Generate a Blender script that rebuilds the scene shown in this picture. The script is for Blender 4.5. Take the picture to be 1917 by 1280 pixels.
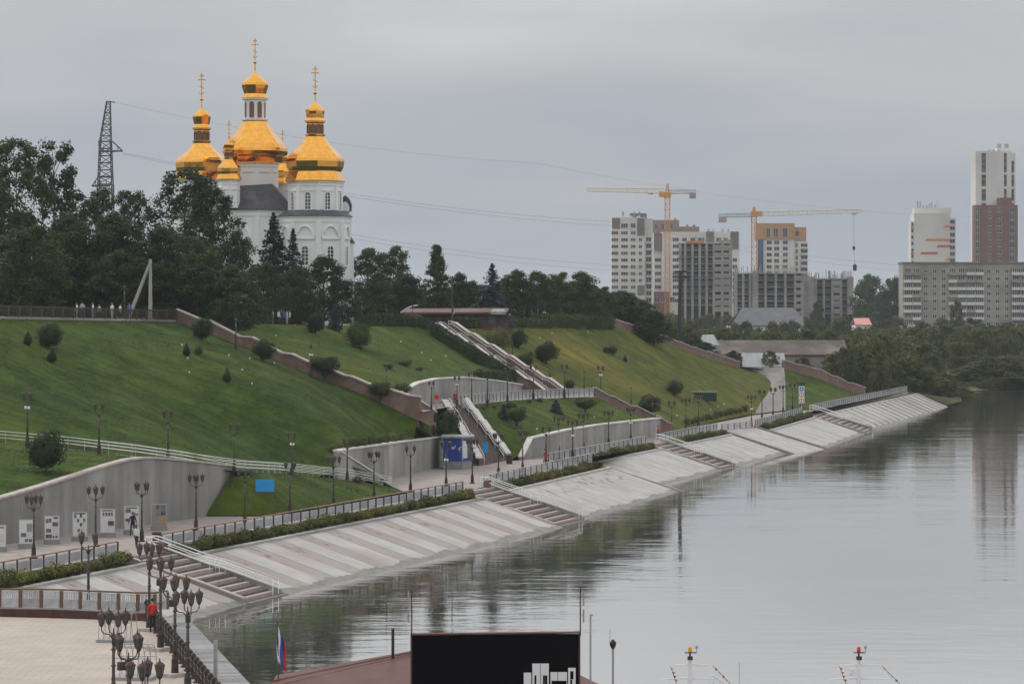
import bpy, bmesh, math, random
import numpy as np
from mathutils import Vector, Matrix
from mathutils.geometry import delaunay_2d_cdt
from mathutils.bvhtree import BVHTree
for o in list(bpy.data.objects): bpy.data.objects.remove(o)
sc = bpy.context.scene
C = sc.collection
R_ = math.radians
# ---------------------------------------------------------------- camera
F = 5591.0; HC = 21.0; HZ = 560.0          # focal length in photo pixels, eye height over the river, horizon row
cam = bpy.data.cameras.new('camera'); co = bpy.data.objects.new('camera', cam); C.objects.link(co)
co.location = (0, 0, HC); co.rotation_euler = (R_(90), 0, 0)
cam.sensor_width = 36; cam.lens = 36 * F / 1917; cam.shift_y = -(640 - HZ) / 1917
cam.clip_start = 1; cam.clip_end = 20000
sc.camera = co
# ---------------------------------------------------------------- sky and sun (thin overcast)
SUN_EL, SUN_AZ = 42, -63
w = bpy.data.worlds.new('World'); sc.world = w; w.use_nodes = True
nt = w.node_tree; N = nt.nodes; K = nt.links; N.clear()
out = N.new('ShaderNodeOutputWorld'); bg = N.new('ShaderNodeBackground'); K.new(bg.outputs[0], out.inputs[0])
sky = N.new('ShaderNodeTexSky'); sky.sky_type = 'NISHITA'; sky.sun_disc = False
sky.sun_elevation = R_(SUN_EL); sky.sun_rotation = R_(SUN_AZ); sky.altitude = 60; sky.dust_density = 3
tc = N.new('ShaderNodeTexCoord'); sx = N.new('ShaderNodeSeparateXYZ'); K.new(tc.outputs['Generated'], sx.inputs[0])
mp = N.new('ShaderNodeMapping'); mp.inputs['Scale'].default_value = (1.0, 1.0, 5.0); K.new(tc.outputs['Generated'], mp.inputs[0])
nz = N.new('ShaderNodeTexNoise'); nz.inputs['Scale'].default_value = 6.5; nz.inputs['Detail'].default_value = 5; nz.inputs['Roughness'].default_value = .5
K.new(mp.outputs[0], nz.inputs[0])
ma = N.new('ShaderNodeMath'); ma.operation = 'MULTIPLY_ADD'; ma.inputs[1].default_value = .125; K.new(nz.outputs[0], ma.inputs[0]); K.new(sx.outputs[2], ma.inputs[2])
rp = N.new('ShaderNodeValToRGB'); K.new(ma.outputs[0], rp.inputs[0])
e = rp.color_ramp.elements
e[0].position = .0; e[0].color = (3.85, 4.25, 4.8, 1)
e[1].position = 1.0; e[1].color = (11.5, 11.4, 11.3, 1)
for p, c in ((.055, (3.6, 4.1, 4.75)), (.09, (3.85, 4.3, 4.9)), (.12, (4.6, 4.85, 5.2)), (.16, (5.6, 5.65, 5.75)), (.23, (7.7, 7.7, 7.7)), (.33, (9.2, 9.2, 9.2))):
    q = e.new(p); q.color = (*c, 1)
mx = N.new('ShaderNodeMix'); mx.data_type = 'RGBA'; mx.inputs[0].default_value = .93
K.new(sky.outputs[0], mx.inputs[6]); K.new(rp.outputs[0], mx.inputs[7]); K.new(mx.outputs[2], bg.inputs[0])
bg.inputs[1].default_value = .1
sl = bpy.data.lights.new('sun', 'SUN'); so = bpy.data.objects.new('sun', sl); C.objects.link(so)
sl.energy = 1.5; sl.angle = R_(14); sl.color = (1, .95, .88)
_v = Vector((math.sin(R_(SUN_AZ)) * math.cos(R_(SUN_EL)), math.cos(R_(SUN_AZ)) * math.cos(R_(SUN_EL)), math.sin(R_(SUN_EL))))
so.rotation_euler = (-_v).to_track_quat('-Z', 'Y').to_euler(); so.location = (-60, 200, 120)
vs = sc.view_settings; vs.view_transform = 'Standard'; vs.look = 'None'; vs.gamma = 1; vs.use_curve_mapping = False
vs.exposure = 0

# ---------------------------------------------------------------- pixel -> place helpers
def G(px, py, z):                       # point of a level at height z
    d = (HC - z) * F / (py - HZ); return Vector(((px - 958) / F * d, d, z))
def D(px, py, d): return Vector(((px - 958) / F * d, d, HC - (py - HZ) * d / F))
def L(px, py, P, Q):                    # point of the upright plane over the plan line P-Q
    k = (px - 958) / F; dx, dy = Q[0] - P[0], Q[1] - P[1]
    t = (k * P[1] - P[0]) / (dx - k * dy); d = P[1] + t * dy
    return Vector((k * d, d, HC - (py - HZ) * d / F))
def lerp(a, b, t): return a + (b - a) * t
rng = random.Random(5)
# ---------------------------------------------------------------- mesh helpers
class MB:
    def __init__(s): s.v = []; s.f = []; s.m = []
    def add(s, vs_, fs, m=0):
        o = len(s.v); s.v += [tuple(x) for x in vs_]; s.f += [tuple(i + o for i in q) for q in fs]; s.m += [m] * len(fs); return s
    def hexa(s, p, m=0):                # 4 bottom (ccw), 4 top
        return s.add(p, [(3, 2, 1, 0), (4, 5, 6, 7), (0, 1, 5, 4), (1, 2, 6, 5), (2, 3, 7, 6), (3, 0, 4, 7)], m)
    def box(s, x0, y0, z0, x1, y1, z1, m=0):
        return s.hexa([(x0, y0, z0), (x1, y0, z0), (x1, y1, z0), (x0, y1, z0), (x0, y0, z1), (x1, y0, z1), (x1, y1, z1), (x0, y1, z1)], m)
    def obox(s, c, sz, rz=0, m=0):
        ca, sa = math.cos(rz), math.sin(rz); a, b, h = sz[0] / 2, sz[1] / 2, sz[2] / 2
        q = [(c[0] + x * ca - y * sa, c[1] + x * sa + y * ca) for x, y in ((-a, -b), (a, -b), (a, b), (-a, b))]
        return s.hexa([(x, y, c[2] - h) for x, y in q] + [(x, y, c[2] + h) for x, y in q], m)
    def tube(s, pts, r, n=6, m=0, r1=None):
        pts = [Vector(p) for p in pts]; vs_ = []; k = len(pts)
        for i, p in enumerate(pts):
            t = (pts[min(i + 1, k - 1)] - pts[max(i - 1, 0)]).normalized()
            a = t.orthogonal() if abs(t.z) > .9 else t.cross(Vector((0, 0, 1)))
            a.normalize(); b = t.cross(a); rr = r if r1 is None else lerp(r, r1, i / (k - 1))
            for j in range(n):
                w_ = 2 * math.pi * j / n; vs_.append(p + a * math.cos(w_) * rr + b * math.sin(w_) * rr)
        fs = [(i * n + j, i * n + (j + 1) % n, (i + 1) * n + (j + 1) % n, (i + 1) * n + j) for i in range(k - 1) for j in range(n)]
        fs += [tuple(range(n - 1, -1, -1)), tuple((k - 1) * n + j for j in range(n))]
        return s.add(vs_, fs, m)
    def lathe(s, prof, n=12, c=(0, 0, 0), rot=0, m=0):
        vs_ = [(c[0] + r * math.cos(rot + 2 * math.pi * j / n), c[1] + r * math.sin(rot + 2 * math.pi * j / n), c[2] + z) for r, z in prof for j in range(n)]
        k = len(prof)
        fs = [(i * n + j, i * n + (j + 1) % n, (i + 1) * n + (j + 1) % n, (i + 1) * n + j) for i in range(k - 1) for j in range(n)]
        fs += [tuple(range(n - 1, -1, -1)), tuple((k - 1) * n + j for j in range(n))]
        return s.add(vs_, fs, m)
    def prism(s, poly, z0, z1, m=0):    # ccw plan polygon
        n = len(poly); vs_ = [(x, y, z0) for x, y in poly] + [(x, y, z1) for x, y in poly]
        return s.add(vs_, [tuple(range(n - 1, -1, -1)), tuple(range(n, 2 * n))] + [(i, (i + 1) % n, n + (i + 1) % n, n + i) for i in range(n)], m)
    def slab(s, outline, nrm, th, m=0): # planar outline of 3d points pushed by th along nrm
        a = [Vector(p) for p in outline]; b = [p + Vector(nrm) * th for p in a]; n = len(a)
        return s.add(a + b, [tuple(range(n - 1, -1, -1)), tuple(range(n, 2 * n))] + [(i, (i + 1) % n, n + (i + 1) % n, n + i) for i in range(n)], m)
    def ribbon(s, pts, th, m=0):        # wall along plan points (x,y,zbottom,ztop), th thick, grown to the left of the run
        n = len(pts); vs_ = []
        for i, p in enumerate(pts):
            a, b = pts[max(i - 1, 0)], pts[min(i + 1, n - 1)]
            t = Vector((b[0] - a[0], b[1] - a[1])); t.normalize(); q = Vector((-t.y, t.x)) * th
            vs_ += [(p[0], p[1], p[2]), (p[0] + q.x, p[1] + q.y, p[2]), (p[0] + q.x, p[1] + q.y, p[3]), (p[0], p[1], p[3])]
        fs = [(0, 1, 2, 3), tuple(4 * (n - 1) + i for i in (3, 2, 1, 0))]
        for i in range(n - 1):
            for j in range(4):
                fs.append((4 * i + j, 4 * i + 4 + j, 4 * i + 4 + (j + 1) % 4, 4 * i + (j + 1) % 4))
        return s.add(vs_, fs, m)
    def mesh(s, name, mats, smooth=False):
        me = bpy.data.meshes.new(name); me.from_pydata(s.v, [], s.f)
        if not isinstance(mats, (list, tuple)): mats = [mats]
        for q in mats: me.materials.append(q)
        if len(mats) > 1: me.polygons.foreach_set('material_index', s.m)
        if smooth: me.polygons.foreach_set('use_smooth', [True] * len(s.f))
        bm = bmesh.new(); bm.from_mesh(me); bmesh.ops.recalc_face_normals(bm, faces=bm.faces); bm.to_mesh(me); bm.free()
        me.update(); return me
    def build(s, name, mats, parent=None, smooth=False, loc=(0, 0, 0), rz=0):
        return link(name, s.mesh(name, mats, smooth), parent, loc, rz)
def link(name, me, parent=None, loc=(0, 0, 0), rz=0, sc_=None):
    o = bpy.data.objects.new(name, me); C.objects.link(o); o.location = loc; o.rotation_euler = (0, 0, rz)
    if sc_: o.scale = sc_
    if parent: o.parent = parent
    return o
KIDS = {}
def tag(o, label=None, cat=None, group=None, kind=None):
    if label: o['label'] = label
    if cat: o['category'] = cat
    if group: o['group'] = group
    if kind: o['kind'] = kind
    return o
def thing(name, label, cat, loc=(0, 0, 0), rz=0, group=None):
    o = bpy.data.objects.new(name, None); C.objects.link(o); o.empty_display_size = .2
    o.location = loc; o.rotation_euler = (0, 0, rz); return tag(o, label, cat, group)
def copy_tree(o, parent=None):
    c = o.copy(); C.objects.link(c)
    if parent: c.parent = parent
    for ch in o.children: copy_tree(ch, c)
    return c
_protos = []
def proto(o): _protos.append(o); return o
def drop_protos():
    for p in _protos:
        for ch in list(p.children_recursive): bpy.data.objects.remove(ch)
        bpy.data.objects.remove(p)
def place(p, loc, rz=0, s=(1, 1, 1), label=None, group=None, cat=None, name=None):
    o = copy_tree(p); o.location = loc; o.rotation_euler = (0, 0, rz); o.scale = s if isinstance(s, tuple) else (s, s, s)
    if name: o.name = name
    return tag(o, label, cat, group)
def ordn(k):
    s = 'th' if 10 <= k % 100 <= 20 else {1: 'st', 2: 'nd', 3: 'rd'}.get(k % 10, 'th'); return str(k) + s
ORD = ['first', 'second', 'third', 'fourth', 'fifth', 'sixth', 'seventh', 'eighth', 'ninth', 'tenth', 'eleventh', 'twelfth', 'thirteenth', 'fourteenth', 'fifteenth', 'sixteenth', 'seventeenth', 'eighteenth', 'nineteenth', 'twentieth', 'twenty-first', 'twenty-second', 'twenty-third', 'twenty-fourth', 'twenty-fifth', 'twenty-sixth', 'twenty-seventh', 'twenty-eighth', 'twenty-ninth', 'thirtieth']

# ---------------------------------------------------------------- materials
def mat(name, c1, c2=None, scale=1.0, rough=.8, metal=0.0, bump=0.0, bscale=None, stretch=(1, 1, 1), world=False, rand=0.0, c3=None, s3=.1, lo=.35, hi=.65, trans=0.0, spec=.3, bdist=.05, emit=None):
    m = bpy.data.materials.new(name); m.use_nodes = True; t = m.node_tree; n = t.nodes; k = t.links
    b = n['Principled BSDF']; b.inputs['Roughness'].default_value = rough; b.inputs['Metallic'].default_value = metal
    b.inputs['Specular IOR Level'].default_value = spec
    b.inputs['Base Color'].default_value = (*c1, 1)
    if world:
        g = n.new('ShaderNodeNewGeometry'); src = g.outputs['Position']
    else:
        g = n.new('ShaderNodeTexCoord'); src = g.outputs['Object']
    mpn = n.new('ShaderNodeMapping'); mpn.inputs['Scale'].default_value = stretch; k.new(src, mpn.inputs[0])
    last = None
    if c2 is not None:
        z = n.new('ShaderNodeTexNoise'); z.inputs['Scale'].default_value = scale; z.inputs['Detail'].default_value = 6; z.inputs['Roughness'].default_value = .65; k.new(mpn.outputs[0], z.inputs[0])
        r = n.new('ShaderNodeValToRGB'); r.color_ramp.elements[0].position = lo; r.color_ramp.elements[1].position = hi
        r.color_ramp.elements[0].color = (*c1, 1); r.color_ramp.elements[1].color = (*c2, 1); k.new(z.outputs[0], r.inputs[0]); last = r.outputs[0]
        if c3 is not None:
            z3 = n.new('ShaderNodeTexNoise'); z3.inputs['Scale'].default_value = s3; z3.inputs['Detail'].default_value = 4; k.new(mpn.outputs[0], z3.inputs[0])
            r3 = n.new('ShaderNodeValToRGB'); r3.color_ramp.elements[0].position = .45; r3.color_ramp.elements[1].position = .68; k.new(z3.outputs[0], r3.inputs[0])
            x = n.new('ShaderNodeMix'); x.data_type = 'RGBA'; k.new(r3.outputs[0], x.inputs[0]); k.new(last, x.inputs[6]); x.inputs[7].default_value = (*c3, 1); last = x.outputs[2]
    if rand:
        oi = n.new('ShaderNodeObjectInfo'); mr = n.new('ShaderNodeMapRange'); mr.inputs[3].default_value = 1 - rand; mr.inputs[4].default_value = 1 + rand; k.new(oi.outputs['Random'], mr.inputs[0])
        x = n.new('ShaderNodeMix'); x.data_type = 'RGBA'; x.blend_type = 'MULTIPLY'; x.inputs[0].default_value = 1
        if last: k.new(last, x.inputs[6])
        else: x.inputs[6].default_value = (*c1, 1)
        k.new(mr.outputs[0], x.inputs[7]); last = x.outputs[2]
    if last: k.new(last, b.inputs['Base Color'])
    if bump:
        zb = n.new('ShaderNodeTexNoise'); zb.inputs['Scale'].default_value = bscale or scale * 3; zb.inputs['Detail'].default_value = 5; k.new(mpn.outputs[0], zb.inputs[0])
        bn = n.new('ShaderNodeBump'); bn.inputs['Strength'].default_value = bump; bn.inputs['Distance'].default_value = bdist; k.new(zb.outputs[0], bn.inputs['Height']); k.new(bn.outputs[0], b.inputs['Normal'])
    if trans:
        tr = n.new('ShaderNodeBsdfTranslucent'); ms = n.new('ShaderNodeMixShader'); ms.inputs[0].default_value = trans
        if last: k.new(last, tr.inputs[0])
        else: tr.inputs[0].default_value = (*c1, 1)
        k.new(b.outputs[0], ms.inputs[1]); k.new(tr.outputs[0], ms.inputs[2]); k.new(ms.outputs[0], n['Material Output'].inputs[0])
    if emit: b.inputs['Emission Color'].default_value = (*emit, 1); b.inputs['Emission Strength'].default_value = 1
    return m
M = {}
def grassmat(nm, a, b, c):
    m = M[nm] = mat(nm, a, b, .5, .9, bump=.8, bscale=1.8, world=True, c3=c, s3=.07, spec=.1, bdist=.25, stretch=(1, .55, 1), lo=.38, hi=.62); t = m.node_tree; n = t.nodes; k = t.links; b_ = n['Principled BSDF']; src = b_.inputs['Base Color'].links[0].from_socket
    g = n.new('ShaderNodeNewGeometry')
    def layer(src, rot, sc3, lo, hi, c0, c1, det=5):          # mower swaths along the bank, then thin worn patches
        mp_ = n.new('ShaderNodeMapping'); mp_.inputs['Rotation'].default_value = (0, 0, rot); mp_.inputs['Scale'].default_value = sc3; k.new(g.outputs['Position'], mp_.inputs[0]); z = n.new('ShaderNodeTexNoise'); z.inputs['Scale'].default_value = 1; z.inputs['Detail'].default_value = det; k.new(mp_.outputs[0], z.inputs[0])
        r = n.new('ShaderNodeValToRGB'); r.color_ramp.elements[0].position = lo; r.color_ramp.elements[0].color = (*c0, 1); r.color_ramp.elements[1].position = hi; r.color_ramp.elements[1].color = (*c1, 1); k.new(z.outputs[0], r.inputs[0])
        x = n.new('ShaderNodeMix'); x.data_type = 'RGBA'; x.blend_type = 'MULTIPLY'; x.inputs[0].default_value = 1; k.new(src, x.inputs[6]); k.new(r.outputs[0], x.inputs[7]); return x.outputs[2]
    o = layer(src, R_(-70), (.09, .9, .3), .40, .60, (.80, .80, .80), (1.18, 1.15, 1.1), 3)
    o = layer(o, .4, (.21, .16, .2), .56, .70, (1, 1, 1), (1.5, 1.18, 1.05), 8)
    o = layer(o, .9, (.05, .04, .05), .40, .62, (.84, .90, .9), (1.12, 1.08, 1), 3)
    k.new(o, b_.inputs['Base Color'])
grassmat('grass_deep', (.025, .053, .008), (.046, .082, .0135), (.056, .082, .0135))
grassmat('grass_mid', (.034, .064, .0095), (.062, .098, .016), (.080, .097, .017))
grassmat('grass_pale', (.058, .080, .013), (.108, .122, .024), (.135, .128, .029))
grassmat('soil_far', (.05, .062, .024), (.09, .095, .04), (.12, .10, .06))
M['concrete'] = mat('concrete', (.27, .265, .25), (.40, .39, .37), .45, .85, bump=.3, bscale=4, world=True, stretch=(.7, .7, .45), c3=(.20, .195, .185), s3=.16)
def stained(nm, a, b, c):
    m = mat(nm, a, b, .45, .85, bump=.3, bscale=4, world=True, stretch=(.7, .7, .45), c3=c, s3=.16, rand=.04); t = m.node_tree; n = t.nodes; k = t.links; b_ = n['Principled BSDF']; src = b_.inputs['Base Color'].links[0].from_socket
    g = n.new('ShaderNodeNewGeometry'); mp_ = n.new('ShaderNodeMapping'); mp_.inputs['Scale'].default_value = (1.3, .5, .07); k.new(g.outputs['Position'], mp_.inputs[0]); z = n.new('ShaderNodeTexNoise'); z.inputs['Scale'].default_value = 1; z.inputs['Detail'].default_value = 7; k.new(mp_.outputs[0], z.inputs[0])
    r = n.new('ShaderNodeValToRGB'); r.color_ramp.elements[0].position = .42; r.color_ramp.elements[0].color = (.88, .87, .85, 1); r.color_ramp.elements[1].position = .62; r.color_ramp.elements[1].color = (1.12, 1.12, 1.12, 1); k.new(z.outputs[0], r.inputs[0])
    x = n.new('ShaderNodeMix'); x.data_type = 'RGBA'; x.blend_type = 'MULTIPLY'; x.inputs[0].default_value = 1; k.new(src, x.inputs[6]); k.new(r.outputs[0], x.inputs[7]); k.new(x.outputs[2], b_.inputs['Base Color']); return m
M['wall_conc'] = stained('wall_conc', (.25, .245, .23), (.36, .35, .335), (.21, .205, .195))
M['concrete_pale'] = mat('concrete_pale', (.37, .36, .35), (.46, .45, .44), .7, .8, bump=.2, bscale=5, world=True, c3=(.34, .33, .31), s3=.5)
M['coping'] = mat('coping', (.36, .30, .27), (.50, .45, .42), 1.5, .8, bump=.2, world=True)
M['coping_pale'] = mat('coping_pale', (.52, .50, .48), (.66, .64, .61), 1.5, .75, bump=.2, world=True)
M['slab_white'] = mat('slab_white', (.37, .362, .352), (.45, .442, .43), .6, .7, bump=.15, bscale=3, world=True, c3=(.34, .32, .30), s3=.22)
M['slab_pink'] = mat('slab_pink', (.30, .268, .258), (.352, .32, .31), .6, .75, bump=.15, bscale=3, world=True, c3=(.30, .25, .23), s3=.3)
M['stain'] = mat('stain', (.20, .16, .15), (.33, .28, .26), 2.5, .85, world=True)
M['wet'] = mat('wet', (.10, .10, .08), (.20, .19, .165), .9, .4, world=True)
M['granite'] = mat('granite', (.15, .095, .08), (.23, .155, .13), 1.2, .75, bump=.25, bscale=5, world=True, c3=(.15, .095, .08), s3=.4)
M['paving'] = mat('paving', (.25, .21, .195), (.36, .315, .295), .7, .8, bump=.15, bscale=6, world=True, c3=(.29, .265, .255), s3=.14)
M['road'] = mat('road', (.19, .18, .17), (.28, .265, .25), .8, .85, bump=.2, bscale=5, world=True)
M['steel'] = mat('steel', (.34, .35, .36), (.45, .46, .47), 3, .45, .3, rand=.12)
M['steel_panel'] = mat('steel_panel', (.36, .37, .39), (.50, .51, .53), 2.5, .5, .25, rand=.16)
M['rail_rust'] = mat('rail_rust', (.24, .12, .07), (.38, .27, .22), 1.2, .7, world=True)
M['rail_white'] = mat('rail_white', (.72, .72, .71), (.8, .8, .79), 2, .4)
M['iron'] = mat('iron', (.035, .028, .026), (.07, .055, .05), 4, .55, .3)
M['iron_pole'] = mat('iron_pole', (.05, .043, .04), (.11, .10, .09), 3, .5, .4)
M['lantern_glass'] = mat('lantern_glass', (.055, .052, .05), (.10, .095, .09), 3, .2, spec=.5)
M['rust_cap'] = mat('rust_cap', (.05, .03, .025), (.085, .052, .042), 5, .65)
M['white'] = mat('white', (.76, .76, .76), (.82, .82, .82), 1, .6)
M['black'] = mat('black', (.006, .006, .008), rough=.8, spec=.02)
# ================================================================ terrain
def tps(ctrl):
    P = np.array([(p[0], p[1]) for p in ctrl], float); z = np.array([p[2] for p in ctrl], float)
    c = P.mean(0); s = max(P.std(), 1e-3); Q = (P - c) / s; n = len(Q)
    r2 = ((Q[:, None] - Q[None]) ** 2).sum(2); Kk = np.where(r2 > 1e-12, r2 * np.log(r2 + 1e-12), 0) * .5 + np.eye(n) * 1e-4
    A = np.zeros((n + 3, n + 3)); A[:n, :n] = Kk; A[:n, n] = 1; A[:n, n + 1:] = Q; A[n:, :n] = A[:n, n:].T
    wv = np.linalg.solve(A, np.concatenate([z, np.zeros(3)]))
    def f(xy):
        X = (np.asarray(xy, float) - c) / s; d2 = ((X[:, None] - Q[None]) ** 2).sum(2)
        return np.where(d2 > 1e-12, d2 * np.log(d2 + 1e-12), 0) @ wv[:n] * .5 + wv[n] + X @ wv[n + 1:]
    return f
def inside(poly, x, y):
    c = False; n = len(poly); j = n - 1
    for i in range(n):
        xi, yi = poly[i][0], poly[i][1]; xj, yj = poly[j][0], poly[j][1]
        if (yi > y) != (yj > y) and x < (xj - xi) * (y - yi) / (yj - yi) + xi: c = not c
        j = i
    return c
BV = []; REG = {}
def region(name, bound, matn, step=2.0, amp=.12, extra=(), kind='structure', flat=False, skirt=0):
    b = []
    for i, p in enumerate(bound):
        q = bound[(i + 1) % len(bound)]; n = max(1, int((Vector(q[:2]) - Vector(p[:2])).length / (step * 1.6)))
        for k in range(n): b.append(Vector(p).lerp(Vector(q), k / n))
    xs = [p.x for p in b]; ys = [p.y for p in b]; r = random.Random(len(name) * 7 + 1)
    pts = []; x = min(xs)
    while x < max(xs):
        y = min(ys)
        while y < max(ys):
            u, v = x + r.uniform(-.4, .4) * step, y + r.uniform(-.4, .4) * step
            if inside(b, u, v): pts.append(Vector((u, v)))
            y += step
        x += step
    allv = [Vector((p.x, p.y)) for p in b] + pts
    ov, oe, of, *_ = delaunay_2d_cdt(allv, [], [list(range(len(b)))], 1, 1e-4)
    xy = np.array([(v.x, v.y) for v in ov])
    if flat: z = np.full(len(xy), b[0].z)
    else:
        z = tps(list(b) + [Vector(q) for q in extra])(xy)
        bx = np.array([(p.x, p.y) for p in b]); dist = np.sqrt(((xy[:, None] - bx[None]) ** 2).sum(2)).min(1)
        z = z + amp * np.clip(dist / 4, 0, 1) * (np.sin(xy[:, 0] * .45 + xy[:, 1] * .2) + np.sin(xy[:, 1] * .6 - xy[:, 0] * .9 + 1.3) + np.sin(xy[:, 0] * 1.7) * .5)
    me = bpy.data.meshes.new(name); me.from_pydata([(a[0], a[1], h) for a, h in zip(xy, z)], [], [tuple(f) for f in of])
    me.materials.append(M[matn]); me.polygons.foreach_set('use_smooth', [True] * len(me.polygons)); me.update()
    bm = bmesh.new(); bm.from_mesh(me); bmesh.ops.recalc_face_normals(bm, faces=bm.faces)
    if sum(f.normal.z for f in bm.faces) < 0: bmesh.ops.reverse_faces(bm, faces=bm.faces)
    bm.to_mesh(me); bm.free()
    o = link(name, me); o['kind'] = kind
    BV.append(BVHTree.FromPolygons([v.co.copy() for v in me.vertices], [tuple(p.vertices) for p in me.polygons])); REG[name] = o
    return o
def hit(px, py):
    for dy in (0, -1.5, 1.5, -3, 3, -5, 5, -8, 8, -12, 12):
        h = hit0(px, py + dy)
        if h: return h
    print('MISS', px, py); return D(px, py, 380)
def hit0(px, py):
    d = Vector(((px - 958) / F, 1, -(py - HZ) / F)).normalized(); best = None
    for t in BV:
        h = t.ray_cast(Vector((0, 0, HC)), d)
        if h[0] and (best is None or h[3] < best[1]): best = (h[0], h[3])
    return best[0] if best else None
def drop(x, y, zmax=60):
    best = None
    for t in BV:
        h = t.ray_cast(Vector((x, y, zmax)), Vector((0, 0, -1)))
        if h[0] and (best is None or h[0].z > best): best = h[0].z
    return best
def lift(p, dz): return Vector((p[0], p[1], p[2] + dz))

# --- key lines
# railing line of the promenade (z = 3), by section, near to far
RSEC = [((-70, 1096), (223, 1041)), ((305, 1026.5), (868, 922)), ((908, 910), (1110, 866)), ((1028, 866), (1210, 832)),
        ((1240, 826), (1343, 806)), ((1415, 799), (1503, 775)), ((1521.6, 769), (1699, 732))]
RS = [(G(*a, 3), G(*b, 3)) for a, b in RSEC]
U_ = [D(-110, 596, 275), D(0, 597, 284), D(160, 600, 301), D(330, 603, 320), D(520, 607, 345), D(700, 611, 374), D(845, 613, 400), D(1000, 613, 432), D(1150, 612, 468.5)]
W1a, W1b = G(0, 1020, 3), G(385, 966, 3)                       # near retaining wall
W2a, W2b = G(716, 899, 3), G(814, 876, 3)                      # wall behind the kiosk
WFa, WFb = G(978, 861, 3), G(1247, 814, 3)                     # wall under the middle lawn
B1a, B1b = U_[3], D(785, 768, 310.8)                           # brown wall down the slope
B4a, B4b = G(1114, 743, 8.2), G(1258, 812, 3)                  # second brown wall
w1top = [L(x, y, W1a, W1b) for x, y in ((-60, 960), (0, 941), (75, 919), (150, 895), (200, 879), (240, 868), (265, 864.5), (290, 864), (340, 868), (390, 873), (440, 880))]
ramp_px = [(722, 912, 3.05), (640, 899, 4.0), (540, 889, 5.1), (440, 884, 6.42), (340, 868, 7.2), (250, 855, 7.8), (120, 840, 8.6), (0, 830, 9.2), (-90, 822, 9.7)]
ramp = [G(*p) for p in ramp_px]
def side(line, off):
    o = []
    for i, p in enumerate(line):
        a, b = line[max(i - 1, 0)], line[min(i + 1, len(line) - 1)]; t = (b - a); t.z = 0; t.normalize()
        o.append(p + Vector((-t.y, t.x, 0)) * off)
    return o
ramp_up, ramp_lo = side(ramp, -1.0), side(ramp, 1.0)           # run goes right to left, uphill side is the far side
b1 = [L(x, y, B1a, B1b) for x, y in ((330, 604), (400, 628), (500, 668), (580, 703), (640, 724), (700, 745), (785, 768))]
w2top = [L(x, y, W2a, W2b) for x, y in ((634, 852), (650, 849), (740, 836), (824, 825))]
side2 = [w2top[0], G(716, 903, 3.2)]
ST_low = dict(tl=D(836, 762, 332), tr=D(864, 758, 340), bl=G(903, 871, 3), br=G(946, 862, 3))
ST_up = dict(tl=D(818, 616, 395), tr=D(843, 614, 400.5), bl=G(1022, 741, 8.42), br=G(1055, 739, 8.35))
ter_out = [G(*p) for p in ((792, 771, 9.4), (834, 762.5, 9.1), (865, 758.5, 9.0), (900, 755, 8.9), (950, 750, 8.8), (1000, 747, 8.6), (1056, 744.5, 8.4), (1114, 743, 8.2))]
ter_in = [G(*p) for p in ((775, 761, 9.4), (834, 754, 9.1), (900, 747, 8.9), (1005, 735, 8.5), (1114, 734.5, 8.2))]
mw_px = ((752, 739), (785, 721.7), (819, 714), (871, 711), (930, 717), (1005, 729))
def on_in(x, y):
    for a, b in zip(ter_in, ter_in[1:]):
        xa, xb = 958 + a.x / a.y * F, 958 + b.x / b.y * F
        if x <= xb: return L(x, y, a, b)
mw_top = [on_in(x, y) for x, y in mw_px]
wf_top = [L(x, y, WFa, WFb) for x, y in ((996, 825), (1060, 810), (1120, 800), (1180, 793), (1236, 787))]
b4 = [L(x, y, B4a, B4b) for x, y in ((1114, 744), (1161, 766), (1223, 792), (1258, 811))]
E2 = [U_[8], D(1220, 634, 484), D(1300, 664, 502), D(1385, 690, 520)]        # far brown wall, crest of the right-hand slope
road_l = [G(1413, 775, 3), G(1421, 758, 4), G(1439, 732, 5.5), G(1439, 710, 7), D(1398, 689, 524)]
road_r = [G(1470, 768, 3), G(1470, 745, 4.4), G(1470, 717, 6.4), G(1469, 703, 7.6), D(1467, 688, 527)]
def smooth(p, m=5):
    o = []; n = len(p)
    for i in range(n - 1):
        a, b, c, d = p[max(i - 1, 0)], p[i], p[i + 1], p[min(i + 2, n - 1)]
        for k in range(m): t = k / m; o.append(.5 * (2 * b + (c - a) * t + (2 * a - 5 * b + 4 * c - d) * t * t + (3 * b - a - 3 * c + d) * t ** 3))
    return o + [p[-1]]
road_l, road_r = smooth(road_l), smooth(road_r)
w3 = [D(1467, 693, 527), D(1536, 710, 534), D(1596, 735, 543), D(1620, 743.5, 547)]
# --- lawns
region('lawn_main', U_[:4] + b1[1:] + [D(812, 786, 318), w2top[3]] + w2top[2::-1] + [side2[1]] + ramp_up, 'grass_deep', 2.2)
region('lawn_strip', list(reversed(w1top)) + [ramp_lo[8], ramp_lo[7], ramp_lo[6], ramp_lo[5], ramp_lo[4]], 'grass_deep', 1.6, .06)
region('lawn_low', [W1b, w1top[-1] + Vector((.15, -.3, -.1))] + [ramp_lo[3], ramp_lo[2], ramp_lo[1], ramp_lo[0], G(757, 921, 3.02), G(700, 932, 3.02), G(600, 950, 3.02), G(500, 964, 3.02)], 'grass_deep', 1.6, .08)
region('lawn_upper', U_[3:7] + [ST_up['tl'] + Vector((-.6, -.4, -.1)), ST_up['bl'] + Vector((-.8, .3, 0))] + mw_top[::-1] + [D(770, 758, 314)] + b1[::-1][:-1], 'grass_mid', 2.2)
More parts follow.
